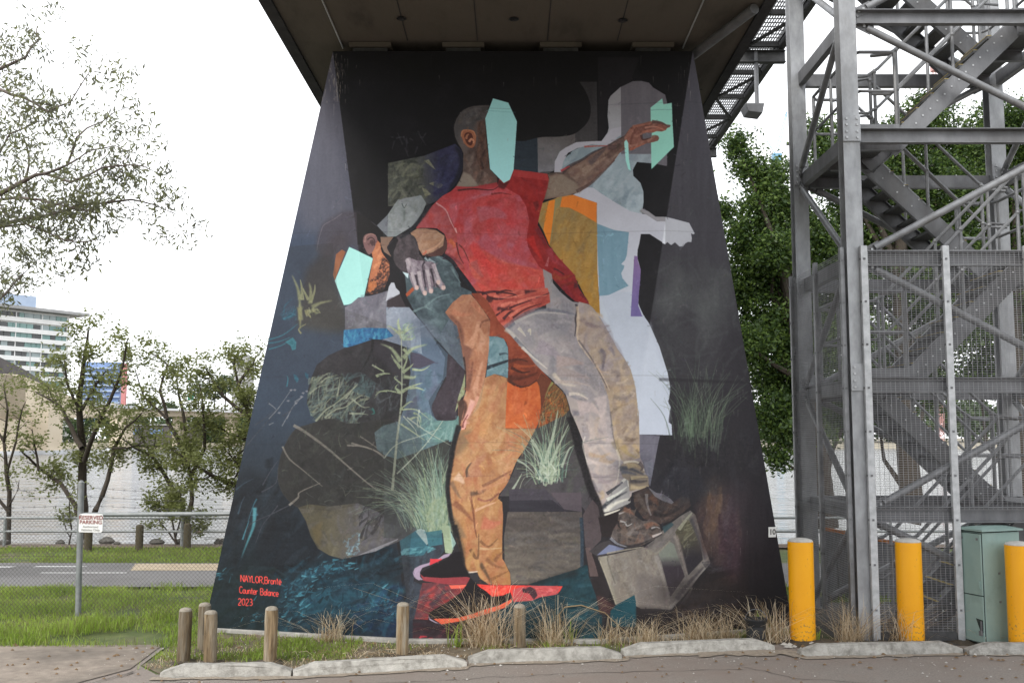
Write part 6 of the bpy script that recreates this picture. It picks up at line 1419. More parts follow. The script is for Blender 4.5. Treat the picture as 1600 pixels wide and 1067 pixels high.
RY = 20.62
rl_ = thing('river_railing', 'two rail galvanised pipe railing along the river bank', 'railing', (0, RY, 0))
for y in (809, 830):
    z = at(200, y, RY).z; mb = MB(); mb.tube([(-16, RY, z), (14, RY, z)], .026, 8); mb.build('rail', K['rail'], rl_, smooth=True)
zt = at(200, 809, RY).z
for x in [at(8, 820, RY).x - 2.62 * 1 , at(8, 820, RY).x] + [at(8, 820, RY).x + 3.62 * k for k in range(1, 7)]:
    mb = MB(); mb.tube([(x, RY, -.05), (x, RY, zt)], .032, 8); mb.build('post', K['rail'], rl_, smooth=True)
for i in range(22):
    x = -13 + i * .55 + random.uniform(-.3, .3); y = random.uniform(20.95, 21.35); s_ = random.uniform(.05, .11)
    mb = MB(); pts3 = []
    import bmesh
    bm = bmesh.new(); bmesh.ops.create_icosphere(bm, subdivisions=2, radius=1)
    me = bpy.data.meshes.new('rock'); ph = [random.uniform(0, 6) for _ in range(6)]
    for v in bm.verts:
        k = 1 + .22 * math.sin(2.3 * v.co.x + ph[0]) * math.cos(2.1 * v.co.y + ph[1]) + .15 * math.sin(4 * v.co.z + ph[2])
        v.co = Vector((v.co.x * k * s_ * random.uniform(.97, 1.03) * 1.35, v.co.y * k * s_, v.co.z * k * s_ * .9))
    bm.to_mesh(me); bm.free(); me.materials.append(K['rock']); o = link(bpy.data.objects.new('rock', me)); o.location = (x, y, s_ * .35)
    tag(o, 'dark rock lying along the river edge', 'rock', 'rocks along the river edge')
# ------------------------------------------------------------------ the far bank
def far_box(name, mat, parent, x0, x1, y0, y1, Y, depth, Y2=None):
    """a block whose front shows from pixel (x0, y0) to (x1, y1) Y metres away (right end at Y2)"""
    Y2 = Y2 or Y
    a, b = at(x0, y1, Y), at(x1, y1, Y2); ta, tb = at(x0, y0, Y), at(x1, y0, Y2)
    d = Vector((b.x - a.x, b.y - a.y, 0)).normalized(); nn = Vector((-d.y, d.x, 0)) * depth
    zl = min(a.z, b.z); mb = MB()
    A, B = Vector((a.x, a.y, zl)), Vector((b.x, b.y, zl)); C, D_ = Vector((b.x, b.y, tb.z)), Vector((a.x, a.y, ta.z))
    mb.hexa([A, B, B + nn, A + nn, D_, C, C + nn, D_ + nn]); return mb.build(name, mat, parent, fix=True)
# hotel slab with white floors
HA, HB = at(-140, 600, 395), at(110, 600, 452); hd = Vector((HB.x - HA.x, HB.y - HA.y, 0)).normalized(); hn = Vector((-hd.y, hd.x, 0)); HL = (Vector((HB.x, HB.y, 0)) - Vector((HA.x, HA.y, 0))).length
H0 = Vector((HA.x, HA.y, 0))
hotel = thing('hotel_building', 'long white hotel building with bands of teal windows across the river', 'building', H0 + hd * HL * .5)
def hb(u0, u1, v0, v1, z0, z1, mb=None, m=0):
    P = lambda u, v, z: H0 + hd * u + hn * v + Vector((0, 0, z)); mb = mb or MB()
    return mb.hexa([P(u0, v0, z0), P(u1, v0, z0), P(u1, v1, z0), P(u0, v1, z0), P(u0, v0, z1), P(u1, v0, z1), P(u1, v1, z1), P(u0, v1, z1)], m)
ztop = at(110, 492, 452).z; FH = (ztop - at(110, 590, 452).z) / 7.0
hb(1, HL - 1.0, 1.2, 22, -1, ztop - .5).build('core', K['hwhite'], hotel)
hb(-3, HL + 6, -3.5, 24, ztop - .3, ztop + 1.0).build('roof', K['hgrey'], hotel)
hb(HL * .45, HL * .78, 5, 20, ztop + 1.0, ztop + 7).build('plant_room', K['paleblue'], hotel)
for k in range(14):
    z1 = ztop - 1.4 - (0 if k == 0 else .6) - k * FH; z0 = z1 - FH * .52
    hb(-.2, HL + .2, 0, 23, z0 - FH * .48, z0).build('floor_band', K['hwhite'], hotel)
    mb = MB(); u = 0
    while u < HL - 2.5:
        w_ = random.choice((2.2, 3.0, 4.2)); mb = hb(u + .1, min(u + w_, HL - 2), .75, 1.1, z0, z1, mb, random.choice((0, 0, 1, 1, 2))); u += w_ + .12
    mb.build('window_row', [K['hglass1'], K['hglass2'], K['hglass3']], hotel)
    mb = hb(0, .1, .55, .74, z0, z1)
    for u in range(6, int(HL), 12): mb = hb(u, u + .35, .4, .74, z0, z1, mb)
    tag(mb.build('mullions', K['hwhite'], hotel), kind='stuff')
# elevated road on piers
road_ = thing('elevated_road', 'pale concrete elevated road curving down along the far river bank', 'bridge', at(40, 640, 260))
pth = [(-260, 440, 470, 560, 215), (-60, 533, 562, 640, 250), (0, 556, 584, 655, 265), (40, 576, 600, 652, 280), (95, 610, 622, 652, 310), (180, 624, 632, 650, 350), (260, 632, 638, 650, 380), (420, 638, 644, 652, 396), (700, 645, 651, 658, 400)]
def ribbon(name, mat, ya, yb, dy0, dy1):
    mb = MB()
    for a, b in zip(pth[:-1], pth[1:]):
        p = [at(a[0], a[yb], a[4]), at(b[0], b[yb], b[4]), at(a[0], a[ya], a[4]), at(b[0], b[ya], b[4])]
        o = lambda v, d: v + Vector((0, d, 0))
        mb.hexa([o(p[0], dy0), o(p[1], dy0), o(p[1], dy1), o(p[0], dy1), o(p[2], dy0), o(p[3], dy0), o(p[3], dy1), o(p[2], dy1)])
    return mb.build(name, mat, road_)
ribbon('girder', K['beige'], 2, 3, 0, 14); 
pth2 = pth; pth = [(a, b, c, c + (d - c) * .28, e) for a, b, c, d, e in pth2]; ribbon('parapet', K['pale'], 2, 3, -3.2, -.4)
pth = [(a, b, c, c - .3, e) for a, b, c, d, e in pth2 if a < 100]; ribbon('noise_barrier', K['barrier'], 1, 2, -2.4, -1.9)
pth = pth2
for x0, x1, y0, Y, w_ in ((-60, 22, 655, 262, 12), (34, 76, 640, 272, 9), (172, 194, 650, 352, 9), (270, 282, 650, 385, 8), (352, 364, 650, 392, 8)):
    a, b = at(x0, y0, Y), at(x1, y0, Y); mb = MB(); mb.hexa([(a.x, Y, -3.2), (b.x, Y, -3.2), (b.x, Y + w_, -3.2), (a.x, Y + w_, -3.2), (a.x, Y, a.z), (b.x, Y, a.z), (b.x, Y + w_, a.z), (a.x, Y + w_, a.z)])
    mb.build('pier', K['beige'], road_)
    mb = MB(); mb.box((a.x - 1, Y - 1, -3.2), (b.x + 1, Y + w_ + 1, -1.2)); mb.build('pier_base', K['pale'], road_)
for x, y0, y1, Y in ((47, 548, 592, 290), (100, 575, 612, 318), (-20, 500, 560, 262)):
    a, b = at(x, y1, Y), at(x, y0, Y); mb = MB(); mb.tube([a, b, b + Vector((-2.2, 0, .3))], .13, 5); mb.build('lamp_post', K['hgrey'], road_)
# blue and red building
bb = thing('blue_office', 'blue glass office block with a red end strip beyond the elevated road', 'building', at(160, 600, 520))
far_box('body', K['blue'], bb, 126, 186, 566, 660, 520, 3)
far_box('end_strip', K['red'], bb, 187.5, 194, 568, 660, 519, 2)
for k in range(9): far_box('floor_band', K['paleblue'], bb, 126, 185.5, 574 + k * 9, 576 + k * 9, 518.6, 1)
for nm, lab, x0, x1, y0, Y, mt in (('grey_tower', 'pale grey tower block on the far bank behind the river trees nearest the pier', 360, 384, 556, 560, 'hgrey'), ('white_block', 'low white block on the far bank beside the green panel', 305, 352, 640, 500, 'hwhite'), ('warehouse', 'low dark waterside shed on the far bank with blue doors', 190, 300, 664, 404, 'barrier')):
    q = at((x0 + x1) / 2, 690, Y); b_ = thing(nm, lab, 'building', q)
    far_box('wall', K[mt], b_, x0, x1, y0, 695, Y, 14)
    for k in range(3): far_box('window', K['hglass2'] if mt != 'barrier' else K['blue'], b_, x0 + (x1 - x0) * (.1 + .3 * k), x0 + (x1 - x0) * (.28 + .3 * k), y0 + 6, y0 + 14, Y - .4, .3)
    far_box('roof', K['hgrey'], b_, x0 - 1, x1 + 1, y0 - 1.5, y0 + .2, Y - .6, 15)
gp = thing('green_sign', 'small green sign board on poles above the far bank', 'sign', at(298, 640, 420))
far_box('board', K['fargreen'], gp, 293, 302, 615, 625, 420, .5); far_box('pole', K['hgrey'], gp, 297, 298, 625, 692, 421, .4)
far_box('seawall', K['farbank'], None, -900, 2600, 695, 704, 411, 3)['kind'] = 'structure'
# cranes beyond the trees on the right
def crane(lab, x, ytop, ybase, Y, mt, jib):
    a, b = at(x, ybase, Y), at(x, ytop, Y); o = thing('tower_crane', lab, 'crane', (a.x, Y, 0), 'tower cranes beyond the trees'); w_ = .7; mb = MB()
    a.z = 0
    for sx in (-1, 1):
        for sy in (-1, 1): mb.bar(a + Vector((sx * w_, sy * w_, 0)), b + Vector((sx * w_, sy * w_, 0)), .25, .25)
    n_ = int((b.z - a.z) / 2.4)
    for i in range(n_):
        z0, z1 = a.z + (b.z - a.z) * i / n_, a.z + (b.z - a.z) * (i + 1) / n_; s_ = 1 if i % 2 else -1
        for sy in (-1, 1): mb.bar((a.x - s_ * w_, Y + sy * w_, z0), (a.x + s_ * w_, Y + sy * w_, z1), .16, .16)
    mb.build('mast', K[mt], o)
    mb = MB(); mb.box((b.x - 1.3, Y - 1.3, b.z), (b.x + 1.6, Y + 1.3, b.z + 2.4)); mb.build('cab', K[mt], o)
    mb = MB(); e = b + Vector(jib)
    for dx in (-.5, .5): mb.bar(b + Vector((dx, 0, 2.4)), e + Vector((dx * .3, 0, 0)), .22, .22)
    mb.tube([b + Vector((-3, 0, 7)), e], .06, 4); mb.tube([b + Vector((0, 0, 2)), b + Vector((-3, 0, 7))], .15, 4); mb.build('jib', K[mt], o)
    mb = MB(); mb.tube([e, e - Vector((0, 0, abs(jib[2]) * .5 + 2))], .06, 4); mb.box(e - Vector((.4, .4, abs(jib[2]) * .5 + 3)), e + Vector((.4, .4, -abs(jib[2]) * .5 - 2))); mb.build('hook_line', K['black'], o)
crane('blue tower crane rising above the fig tree left of the stair tower', 1213, 252, 500, 330, 'crane_blue', (4.0, 0, 17))
crane('red tower crane seen through the upper flights of the stair tower', 1460, 112, 400, 420, 'crane_red', (-3, 0, 16))

# ------------------------------------------------------------------ trees
def leaves(name, C, size, asp, mats, parent, rs, droop=0., flat=.5, seed=1, kind=None):
    """one small bent face pair per leaf at the points C"""
    r = np.random.RandomState(seed); n_ = len(C); C = np.asarray(C, np.float32)
    d = r.randn(n_, 3); d[:, 2] = d[:, 2] * flat - droop; d /= np.linalg.norm(d, axis=1)[:, None]
    u = r.randn(n_, 3); u -= (u * d).sum(1)[:, None] * d; u /= np.linalg.norm(u, axis=1)[:, None]
    l = (size * (.6 + .7 * r.rand(n_)))[:, None]; w_ = l * asp
    V = np.stack([C - d * l * .5, C + u * w_ * .5 + d * l * .05, C + d * l * .5, C - u * w_ * .5 + d * l * .05], 1).reshape(-1, 3)
    F = np.arange(n_ * 4).reshape(-1, 4); ix = (r.rand(n_) < rs).astype(int)
    o = np_mesh(name, V, F, mats, ix, parent)
    if kind: tag(o, kind=kind)
    return o
def twigs(limbs, mb, r, n_per_m, L, tips, levels=2, start=.3, up=.15, rad=.012):
    """grows side twigs off polyline limbs, adds them to mb and collects their tips"""
    new = []
    for P_, R0, R1 in limbs:
        P_ = [Vector(q) for q in P_]; seg = [(P_[i + 1] - P_[i]).length for i in range(len(P_) - 1)]; T_ = sum(seg)
        k = max(1, int(T_ * n_per_m))
        for _ in range(k):
            t = start + (1 - start) * r.rand(); s_ = t * T_; i = 0
            while i < len(seg) - 1 and s_ > seg[i]: s_ -= seg[i]; i += 1
            p = P_[i].lerp(P_[i + 1], min(1, s_ / seg[i])); d = (P_[i + 1] - P_[i]).normalized()
            v = Vector(r.randn(3)); v = (v - d * v.dot(d)).normalized() * .9 + d * (.5 + .5 * r.rand()) + Vector((0, 0, up)); v.normalize()
            l = L * (.5 + .8 * r.rand()); a = p + v * l * .5 + Vector(r.randn(3)) * l * .10; b = p + v * l + Vector(r.randn(3)) * l * .18
            rr = max(rad * .35, (R0 + (R1 - R0) * t) * .45); rr = min(rr, rad)
            mb.tube([p, a, b], [rr, rr * .7, rr * .35], 5, cap=False); new.append(([p, a, b], rr, rr * .3)); tips += [b, a.lerp(b, .5)]
    if levels > 1: twigs(new, mb, r, n_per_m * 1.6, L * .55, tips, levels - 1, .35, up, rad * .5)
def px_limbs(spec, Y, r, jit=.25):
    out_ = []
    for pts, r0, r1 in spec:
        y = Y; P_ = []
        for i, (a, b) in enumerate(pts):
            P_.append(at(a, b, y)); y += r.randn() * jit
        # smooth a little
        Q = [P_[0]]
        for i in range(len(P_) - 1):
            Q += [P_[i].lerp(P_[i + 1], .5) + Vector(r.randn(3)) * .015, P_[i + 1]]
        out_.append((Q, r0, r1))
    return out_
def limbed_tree(name, lab, Y, spec, bark, leafm, seed, n_per_m, L, nleaf, spread, size, asp, rs=.5, droop=0., group=None, levels=2, start=.35, up=.15, extra=(), flat=.5):
    r = np.random.RandomState(seed); limbs = px_limbs(spec, Y, r)
    base = limbs[0][0][0]; o = thing(name, lab, 'tree', base, group); mb = MB()
    for P_, r0, r1 in limbs: mb.tube(P_, list(np.linspace(r0, r1, len(P_))), 9, cap=False)
    tips = []; tw = MB(); twigs([q for q in limbs if q[1] < .2 or True], tw, r, n_per_m, L, tips, levels, start, up, .011)
    mb.build('trunk', K[bark], o, smooth=True); tag(tw.build('twigs', K[bark], o, fix=False), kind='stuff')
    C = []
    for t in tips + [Vector(e) for e in extra]:
        for _ in range(max(1, int(nleaf * 1.5 * (.3 + 1.4 * r.rand())))): C.append(np.array(t) + r.randn(3) * spread * (1, 1, .7))
    leaves('crown', C, size, asp, [K[m_] for m_ in leafm], o, rs, droop, flat, seed); return o, len(C)
MG = 'river trees on the near bank'
limbed_tree('mangrove_tree', 'dark many stemmed mangrove tree beside the sign post on the river bank', 21.6, [
    ([(134, 872), (130, 820), (128, 770), (130, 700), (124, 640), (128, 590), (134, 545), (138, 515)], .13, .02), ([(130, 815), (118, 790), (95, 755), (68, 735), (45, 715), (30, 700)], .06, .015),
    ([(128, 700), (112, 668), (98, 640), (70, 620), (55, 612)], .06, .012), ([(134, 830), (150, 795), (168, 750), (178, 700), (196, 668), (222, 645)], .07, .015), ([(132, 720), (150, 670), (170, 630), (186, 590), (196, 550), (200, 528)], .055, .012),
    ([(128, 640), (150, 600), (165, 580)], .04, .012), ([(124, 640), (105, 600), (100, 560)], .035, .01), ([(60, 735), (55, 700), (50, 670)], .03, .01), ([(176, 700), (200, 700), (225, 690)], .03, .01)],
    'bark', ('mang1', 'mang2'), 3, 5.0, .42, 7, .10, .085, .5, .5, 0, MG)
limbed_tree('mangrove_tree', 'spreading mangrove tree leaning over the water between the sign and the pier', 21.8, [
    ([(292, 872), (290, 830), (285, 790), (262, 750), (240, 715), (225, 690), (215, 660)], .08, .015), ([(290, 830), (300, 780), (298, 740), (285, 700), (290, 670)], .06, .014), ([(240, 715), (210, 700), (190, 685)], .03, .01),
    ([(298, 745), (320, 700), (318, 650), (312, 600)], .05, .012), ([(285, 700), (262, 660), (250, 610), (262, 570), (236, 552)], .05, .012), ([(290, 672), (280, 620), (276, 585)], .04, .01), ([(262, 655), (225, 620), (212, 580)], .035, .01)],
    'bark', ('mang1', 'mang2'), 5, 5.0, .42, 7, .10, .085, .5, .6, 0, MG)
limbed_tree('mangrove_tree', 'leafy olive mangrove tree half hidden by the left edge of the painted pier', 22.0, [
    ([(450, 880), (430, 800), (390, 760), (360, 755), (330, 742), (300, 722), (270, 700)], .09, .012), ([(440, 830), (410, 720), (390, 650), (372, 600), (365, 560)], .09, .014), ([(390, 650), (350, 620), (330, 590), (320, 575)], .05, .01), ([(400, 690), (360, 680), (335, 665)], .05, .01),
    ([(372, 600), (395, 570), (400, 555)], .04, .01), ([(360, 755), (375, 730), (350, 700)], .03, .01), ([(405, 720), (385, 700), (360, 720)], .03, .01)],
    'bark', ('mang2', 'mang1'), 8, 6.0, .42, 9, .11, .085, .5, .35, 0, MG)
limbed_tree('mangrove_tree', 'thin sparse mangrove sapling at the left edge of the view', 21.2, [
    ([(12, 868), (14, 800), (10, 740), (6, 690), (12, 640), (6, 600)], .06, .012), ([(14, 800), (-10, 760), (-40, 740)], .04, .01), ([(10, 740), (25, 690), (32, 650), (40, 628)], .03, .008), ([(6, 690), (-15, 650), (-20, 620)], .03, .008), ([(14, 790), (28, 765), (30, 750)], .02, .006)],
    'bark', ('mang2', 'mang1'), 12, 3.2, .36, 4, .09, .08, .5, .5, 0, MG)
limbed_tree('river_shrub', 'small leafy shrub at the foot of the river railing below the leaning mangrove', 20.95, [
    ([(280, 862), (272, 830), (268, 790), (266, 765)], .03, .008), ([(276, 850), (250, 815), (245, 790)], .02, .006), ([(278, 850), (300, 830), (318, 815)], .02, .006), ([(274, 840), (285, 800), (282, 770)], .02, .006)],
    'bark', ('mang1', 'mang2'), 15, 9, .28, 7, .08, .075, .5, .4)
limbed_tree('river_shrub', 'wispy bush beside the dark trunk behind the sign post', 20.95, [
    ([(108, 862), (112, 830), (108, 790), (112, 770)], .02, .006), ([(110, 840), (100, 815), (98, 800)], .012, .005)], 'bark', ('mang1', 'mang2'), 16, 7, .25, 3, .07, .075, .5, .4)
limbed_tree('gum_tree', 'tall gum tree with grey drooping leaves reaching in from the left', 14.0, [
    ([(-330, 1010), (-320, 700), (-300, 420), (-290, 200), (-270, 0), (-250, -150)], 0.24, 0.063),
    ([(-300, 420), (-160, 365), (-60, 332), (0, 303), (40, 282), (70, 272), (105, 258), (140, 235)], 0.0527, 0.0084), ([(-295, 400), (-150, 385), (-60, 362), (0, 353), (40, 341), (105, 329), (160, 318), (190, 306)], 0.0496, 0.0084),
    ([(-160, 365), (-60, 318), (0, 312), (60, 312), (110, 324), (150, 333)], 0.031, 0.0084), ([(-290, 250), (-120, 160), (-40, 128), (0, 108), (40, 90), (62, 62), (58, 40)], 0.0434, 0.0056), ([(-120, 160), (-40, 140), (0, 140), (35, 152), (75, 175), (110, 160), (140, 112)], 0.031, 0.0056),
    ([(-300, 520), (-120, 500), (-20, 478), (6, 462), (34, 430), (62, 402)], 0.031, 0.0056), ([(-60, 362), (40, 350), (70, 362), (100, 375), (135, 378), (165, 374)], 0.0186, 0.0049), ([(70, 272), (110, 285), (160, 262), (205, 258), (245, 270)], 0.0217, 0.0049),
    ([(160, 318), (205, 312), (240, 320), (275, 335)], 0.0186, 0.0042), ([(105, 258), (120, 215), (160, 190), (200, 168)], 0.0186, 0.0042), ([(105, 329), (115, 300), (125, 285)], 0.0124, 0.0056), ([(40, 282), (45, 240), (30, 200)], 0.0186, 0.0056), ([(0, 303), (-10, 260), (15, 210), (60, 190), (90, 185)], 0.0186, 0.0056),
    ([(140, 235), (180, 228), (215, 240)], 0.0124, 0.0042), ([(6, 462), (-30, 440), (-60, 400)], 0.0124, 0.0042)],
    'gumbark', ('gum1', 'gum2'), 21, 4.6, .44, 6.5, .095, .10, .25, .5, .9, None, 2, .35, .0)
def lobed_tree(name, lab, Y, lobes, trunk, n_per, seed, size=.13, leafm=('fic1', 'fic2'), group=None):
    r = np.random.RandomState(seed); C = []; B = []
    o = thing(name, lab, 'tree', at(trunk[0][0], trunk[0][1], Y) * 1.0, group); o.location.z = 0
    for x, y, rad, dy in lobes:
        c = at(x, y, Y + dy); R_l = rad * Y / FPX
        ncl = int(42 * (R_l / .8) ** 2) + 6
        for _ in range(ncl):
            d = r.randn(3); d /= np.linalg.norm(d); d[2] = d[2] * .9 + .05
            q = np.array(c) + d * R_l * (.5 + .55 * r.rand()) ** .7
            k = int(n_per * (.5 + r.rand())); C.append(q + r.randn(k, 3) * (.20, .20, .13))
        k = int(ncl * n_per * .6); C.append(np.array(c) + r.randn(k, 3) * R_l * .38)
        B.append((c, R_l))
    mb = MB(); P_ = [at(a, b, Y) for a, b in trunk]; P_[0].z = -.1
    mb.tube(P_, list(np.linspace(.36, .14, len(P_))), 10, cap=False)
    for c, R_l in B:
        j = min(range(len(P_)), key=lambda i: (P_[i] - c).length); j = max(0, j - 1)
        mid = P_[j].lerp(c, .5) + Vector(r.randn(3)) * .2; mb.tube([P_[j], mid, c], [.10, .06, .02], 6, cap=False)
    mb.build('trunk', K['bark'], o, smooth=True)
    C = np.concatenate(C); leaves('crown', C, size, .5, [K[m_] for m_ in leafm], o, .42, .15, .7, seed); return len(C)
FG = 'dense fig trees behind the stair tower'
lobed_tree('fig_tree', 'dark dense fig tree filling the gap between the painted pier and the stair tower', 26, [
    (1152, 225, 22, 0), (1168, 262, 26, 0), (1195, 285, 28, 0), (1216, 268, 20, .5), (1190, 330, 40, 0), (1160, 375, 36, 0), (1215, 360, 46, .5), (1175, 430, 52, .3), (1235, 430, 60, 1), (1265, 370, 50, 1), (1190, 505, 60, .5), (1250, 520, 66, 1), (1205, 580, 56, .5), (1270, 600, 66, 1), (1215, 650, 44, 0), (1250, 680, 40, .5), (1214, 715, 22, 0), (1300, 440, 70, 1.5), (1320, 540, 70, 1.5), (1330, 640, 50, 1.5), (1150, 455, 30, .4), (1130, 330, 20, .4), (1232, 318, 32, .4), (1210, 395, 36, -.6), (1168, 540, 36, -.4)],
    [(1290, 870), (1285, 780), (1275, 690), (1260, 600), (1240, 500), (1220, 400)], 58, 31, .115, group=FG)
lobed_tree('fig_tree', 'broad bright green fig tree seen through the middle flights of the stair tower', 27.5, [
    (1285, 210, 30, 0), (1295, 260, 46, 0), (1345, 300, 60, .5), (1420, 270, 64, 1), (1455, 200, 46, 1), (1500, 240, 50, 1), (1380, 230, 40, .6), (1440, 165, 22, 1), (1410, 200, 30, .6), (1480, 310, 66, .5), (1400, 360, 70, 1), (1470, 400, 70, 1), (1400, 450, 70, 1), (1480, 500, 70, 1.2), (1400, 560, 60, 1.2), (1330, 380, 60, .6), (1450, 600, 50, 1.4), (1370, 640, 40, 1), (1520, 420, 50, 1)],
    [(1420, 870), (1424, 780), (1415, 680), (1410, 560), (1405, 440), (1410, 330)], 54, 33, .115, group=FG)
lobed_tree('fig_tree', 'tall fig tree behind the right hand columns of the stair tower', 29, [
    (1535, 215, 40, 0), (1575, 190, 44, 0), (1620, 220, 60, 0), (1560, 290, 66, .5), (1620, 330, 80, .5), (1550, 380, 66, .8), (1610, 450, 80, 1), (1545, 500, 66, 1), (1600, 570, 70, 1), (1530, 590, 40, 1), (1660, 400, 80, 1)],
    [(1600, 860), (1596, 760), (1590, 640), (1585, 520), (1580, 400)], 54, 35, .115, group=FG)
for i, (x, y, rad, Y, lab) in enumerate(((262, 640, 17, 430, 'rounded far tree at the left of the distant tree row'), (310, 610, 16, 440, 'tall dark far tree beside the green sign board'), (335, 612, 17, 450, 'far tree in the middle of the distant row'), (238, 628, 10, 460, 'low pale far tree behind the leaning mangrove'), (352, 600, 20, 440, 'big far tree behind the mangrove nearest the pier'), (205, 640, 14, 450, 'far tree beside the blue office block'), (1245, 640, 30, 430, 'far tree seen under the fig beside the stair tower'), (1400, 660, 24, 430, 'far tree seen through the mesh cage of the tower'))):
    c = at(x, y, Y); R_l = rad * Y / FPX; r = np.random.RandomState(60 + i); o = thing('far_tree', lab, 'tree', (c.x, Y, 0), 'far trees across the river')
    mb = MB(); mb.tube([(c.x, Y, 0), (c.x + .3, Y, c.z)], [.5, .2], 6); mb.build('trunk', K['bark'], o)
    n_ = 1500; d = r.randn(n_, 3); d /= np.linalg.norm(d, axis=1)[:, None]; k = 1 + .25 * np.sin(d[:, :1] * 5 + i) * np.cos(d[:, 2:] * 6)
    leaves('crown', np.array(c) + d * R_l * k * (.55 + .45 * r.rand(n_, 1)) * (1, 1, .85), R_l * .16, .7, [K['far_leaf'], K['fic1']], o, .35, 0, 1, i)

r = np.random.RandomState(77); C = []
for k in range(560):
    x = r.uniform(-260, 1900); Y = r.uniform(425, 470); c = np.array(at(x, r.uniform(652, 694) - (14 if x > 1100 else 0), Y)); rad = r.uniform(4, 7.5); d = r.randn(160, 3); d /= np.linalg.norm(d, axis=1)[:, None]
    C.append(c + d * rad * (.5 + .5 * r.rand(160, 1)) * (1.5, 1, .8))
tag(leaves('distant_treeline', np.concatenate(C), 1.6, .8, [K['far_leaf'], K['fic1']], None, .4, 0, 1, 77), kind='stuff')

# ------------------------------------------------------------------ grass, straw, litter
def blades(name, B, hgt, wid, lean, mats, rs, seed, curl=.5, parent=None, kind='stuff'):
    """bent grass blades rooted at B (n,3): two quads and a tip each"""
    r = np.random.RandomState(seed); n_ = len(B); a = r.rand(n_) * 6.283; d = np.stack([np.cos(a), np.sin(a), np.zeros(n_)], 1)
    h = (hgt if np.ndim(hgt) else np.full(n_, hgt)) * (.35 + 1.0 * r.rand(n_) ** 1.4); ln = (lean * np.abs(r.randn(n_)) * h)[:, None]; up = np.zeros((n_, 3)); up[:, 2] = h
    p0 = B; p1 = B + up * .5 + d * ln * .35; p2 = B + up * .88 + d * ln * (.35 + .55 * curl); p3 = B + up * (1 - .25 * curl * np.minimum(1, ln / h[:, None])) + d * ln * (.6 + .9 * curl)
    b_ = r.rand(n_) * 6.283; s_ = np.stack([np.cos(b_), np.sin(b_), np.zeros(n_)], 1) * wid * (.6 + .8 * r.rand(n_))[:, None] * .5
    V = np.stack([p0 - s_, p0 + s_, p1 - s_ * .85, p1 + s_ * .85, p2 - s_ * .55, p2 + s_ * .55, p3 - s_ * .12, p3 + s_ * .12], 1).reshape(-1, 3)
    q = np.array([[0, 1, 3, 2], [2, 3, 5, 4], [4, 5, 7, 6]]); F = (np.arange(n_)[:, None, None] * 8 + q[None]).reshape(-1, 4)
    ix = np.repeat((r.rand(n_) < rs).astype(int), 3); o = np_mesh(name, V, F, mats, ix, parent)
    if kind: tag(o, kind=kind)
    return o
def vnoise(x, y, s, seed):
    r = np.random.RandomState(seed); g = r.rand(64, 64); u, v = x / s + 20, y / s + 20; i, j = np.floor(u).astype(int), np.floor(v).astype(int); f, h = u - i, v - j
    f, h = f * f * (3 - 2 * f), h * h * (3 - 2 * h); G = lambda a, b: g[a % 64, b % 64]
    return (G(i, j) * (1 - f) + G(i + 1, j) * f) * (1 - h) + (G(i, j + 1) * (1 - f) + G(i + 1, j + 1) * f) * h
def scatter(n_, x0, x1, y0, y1, seed, thr=None, s=.8, keep=None):
    r = np.random.RandomState(seed); x, y = x0 + (x1 - x0) * r.rand(n_), y0 + (y1 - y0) * r.rand(n_); m_ = np.ones(n_, bool)
    if thr is not None: m_ &= (vnoise(x, y, s, seed) * .6 + vnoise(x, y, s * .35, seed + 1) * .4) > thr + .25 * (r.rand(n_) - .5)
    if keep is not None: m_ &= keep(x, y)
    return np.stack([x[m_], y[m_], np.zeros(m_.sum())], 1)
inside = lambda x, y: ~((y > 10.97 + np.clip((-1.1 - x) * .27, 0, 9) + np.clip((x - .96) * .3, 0, 9)) & (x > -3.52) & (x < 3.23)) & ~((x > 3.6) & (y > 11.0) & (y < 13.4))
bB = scatter(60000, -9.5, -3.2, 10.75, 15.0, 1, .36, .7, inside)
bh = .04 + .09 * vnoise(bB[:, 0], bB[:, 1], .55, 9) ** 1.5
bh += .09 * np.exp(-((bB[:, 1] - 11.2) / .5) ** 2) * (bB[:, 0] < -4.6) * vnoise(bB[:, 0], bB[:, 1], .4, 8)
blades('verge_grass', bB, bh, .007, .7, [K['grass1'], K['grass2']], .35, 2)
blades('far_verge_grass', scatter(26000, -13, -2.5, 17.9, 20.3, 4, .25, .8, lambda x, y: ~((x < -9.6) & (y < 19.1))), .055, .010, .6, [K['grass2'], K['grass1']], .55, 3)
blades('behind_grass', scatter(9000, 3.2, 14, 13.5, 15.0, 5, .4), .09, .01, .7, [K['grass1'], K['grass2']], .6, 5)
sB = scatter(26000, -3.5, 5.2, 9.75, 11.9, 7, .50, .5, lambda x, y: inside(x, y) & (y > 9.72 + (x + 2) * .26))
blades('short_straw', sB, .035, .006, 1.1, [K['straw1'], K['straw2']], .5, 7)
gB = scatter(16000, -3.6, 3.3, 9.75, 11.7, 8, .60, .6, lambda x, y: inside(x, y) & (y > 9.72 + (x + 2) * .26))
blades('strip_grass', gB, .07, .007, .8, [K['grass1'], K['grass2']], .35, 8)
gB = scatter(5000, -3.6, -1.6, 10.1, 11.2, 18, .42, .5, lambda x, y: inside(x, y) & (y > 10.0))
blades('strip_grass', gB, .06, .007, .8, [K['grass1'], K['grass2']], .35, 18)
TG = 'dry grass tufts along the foot of the pier'
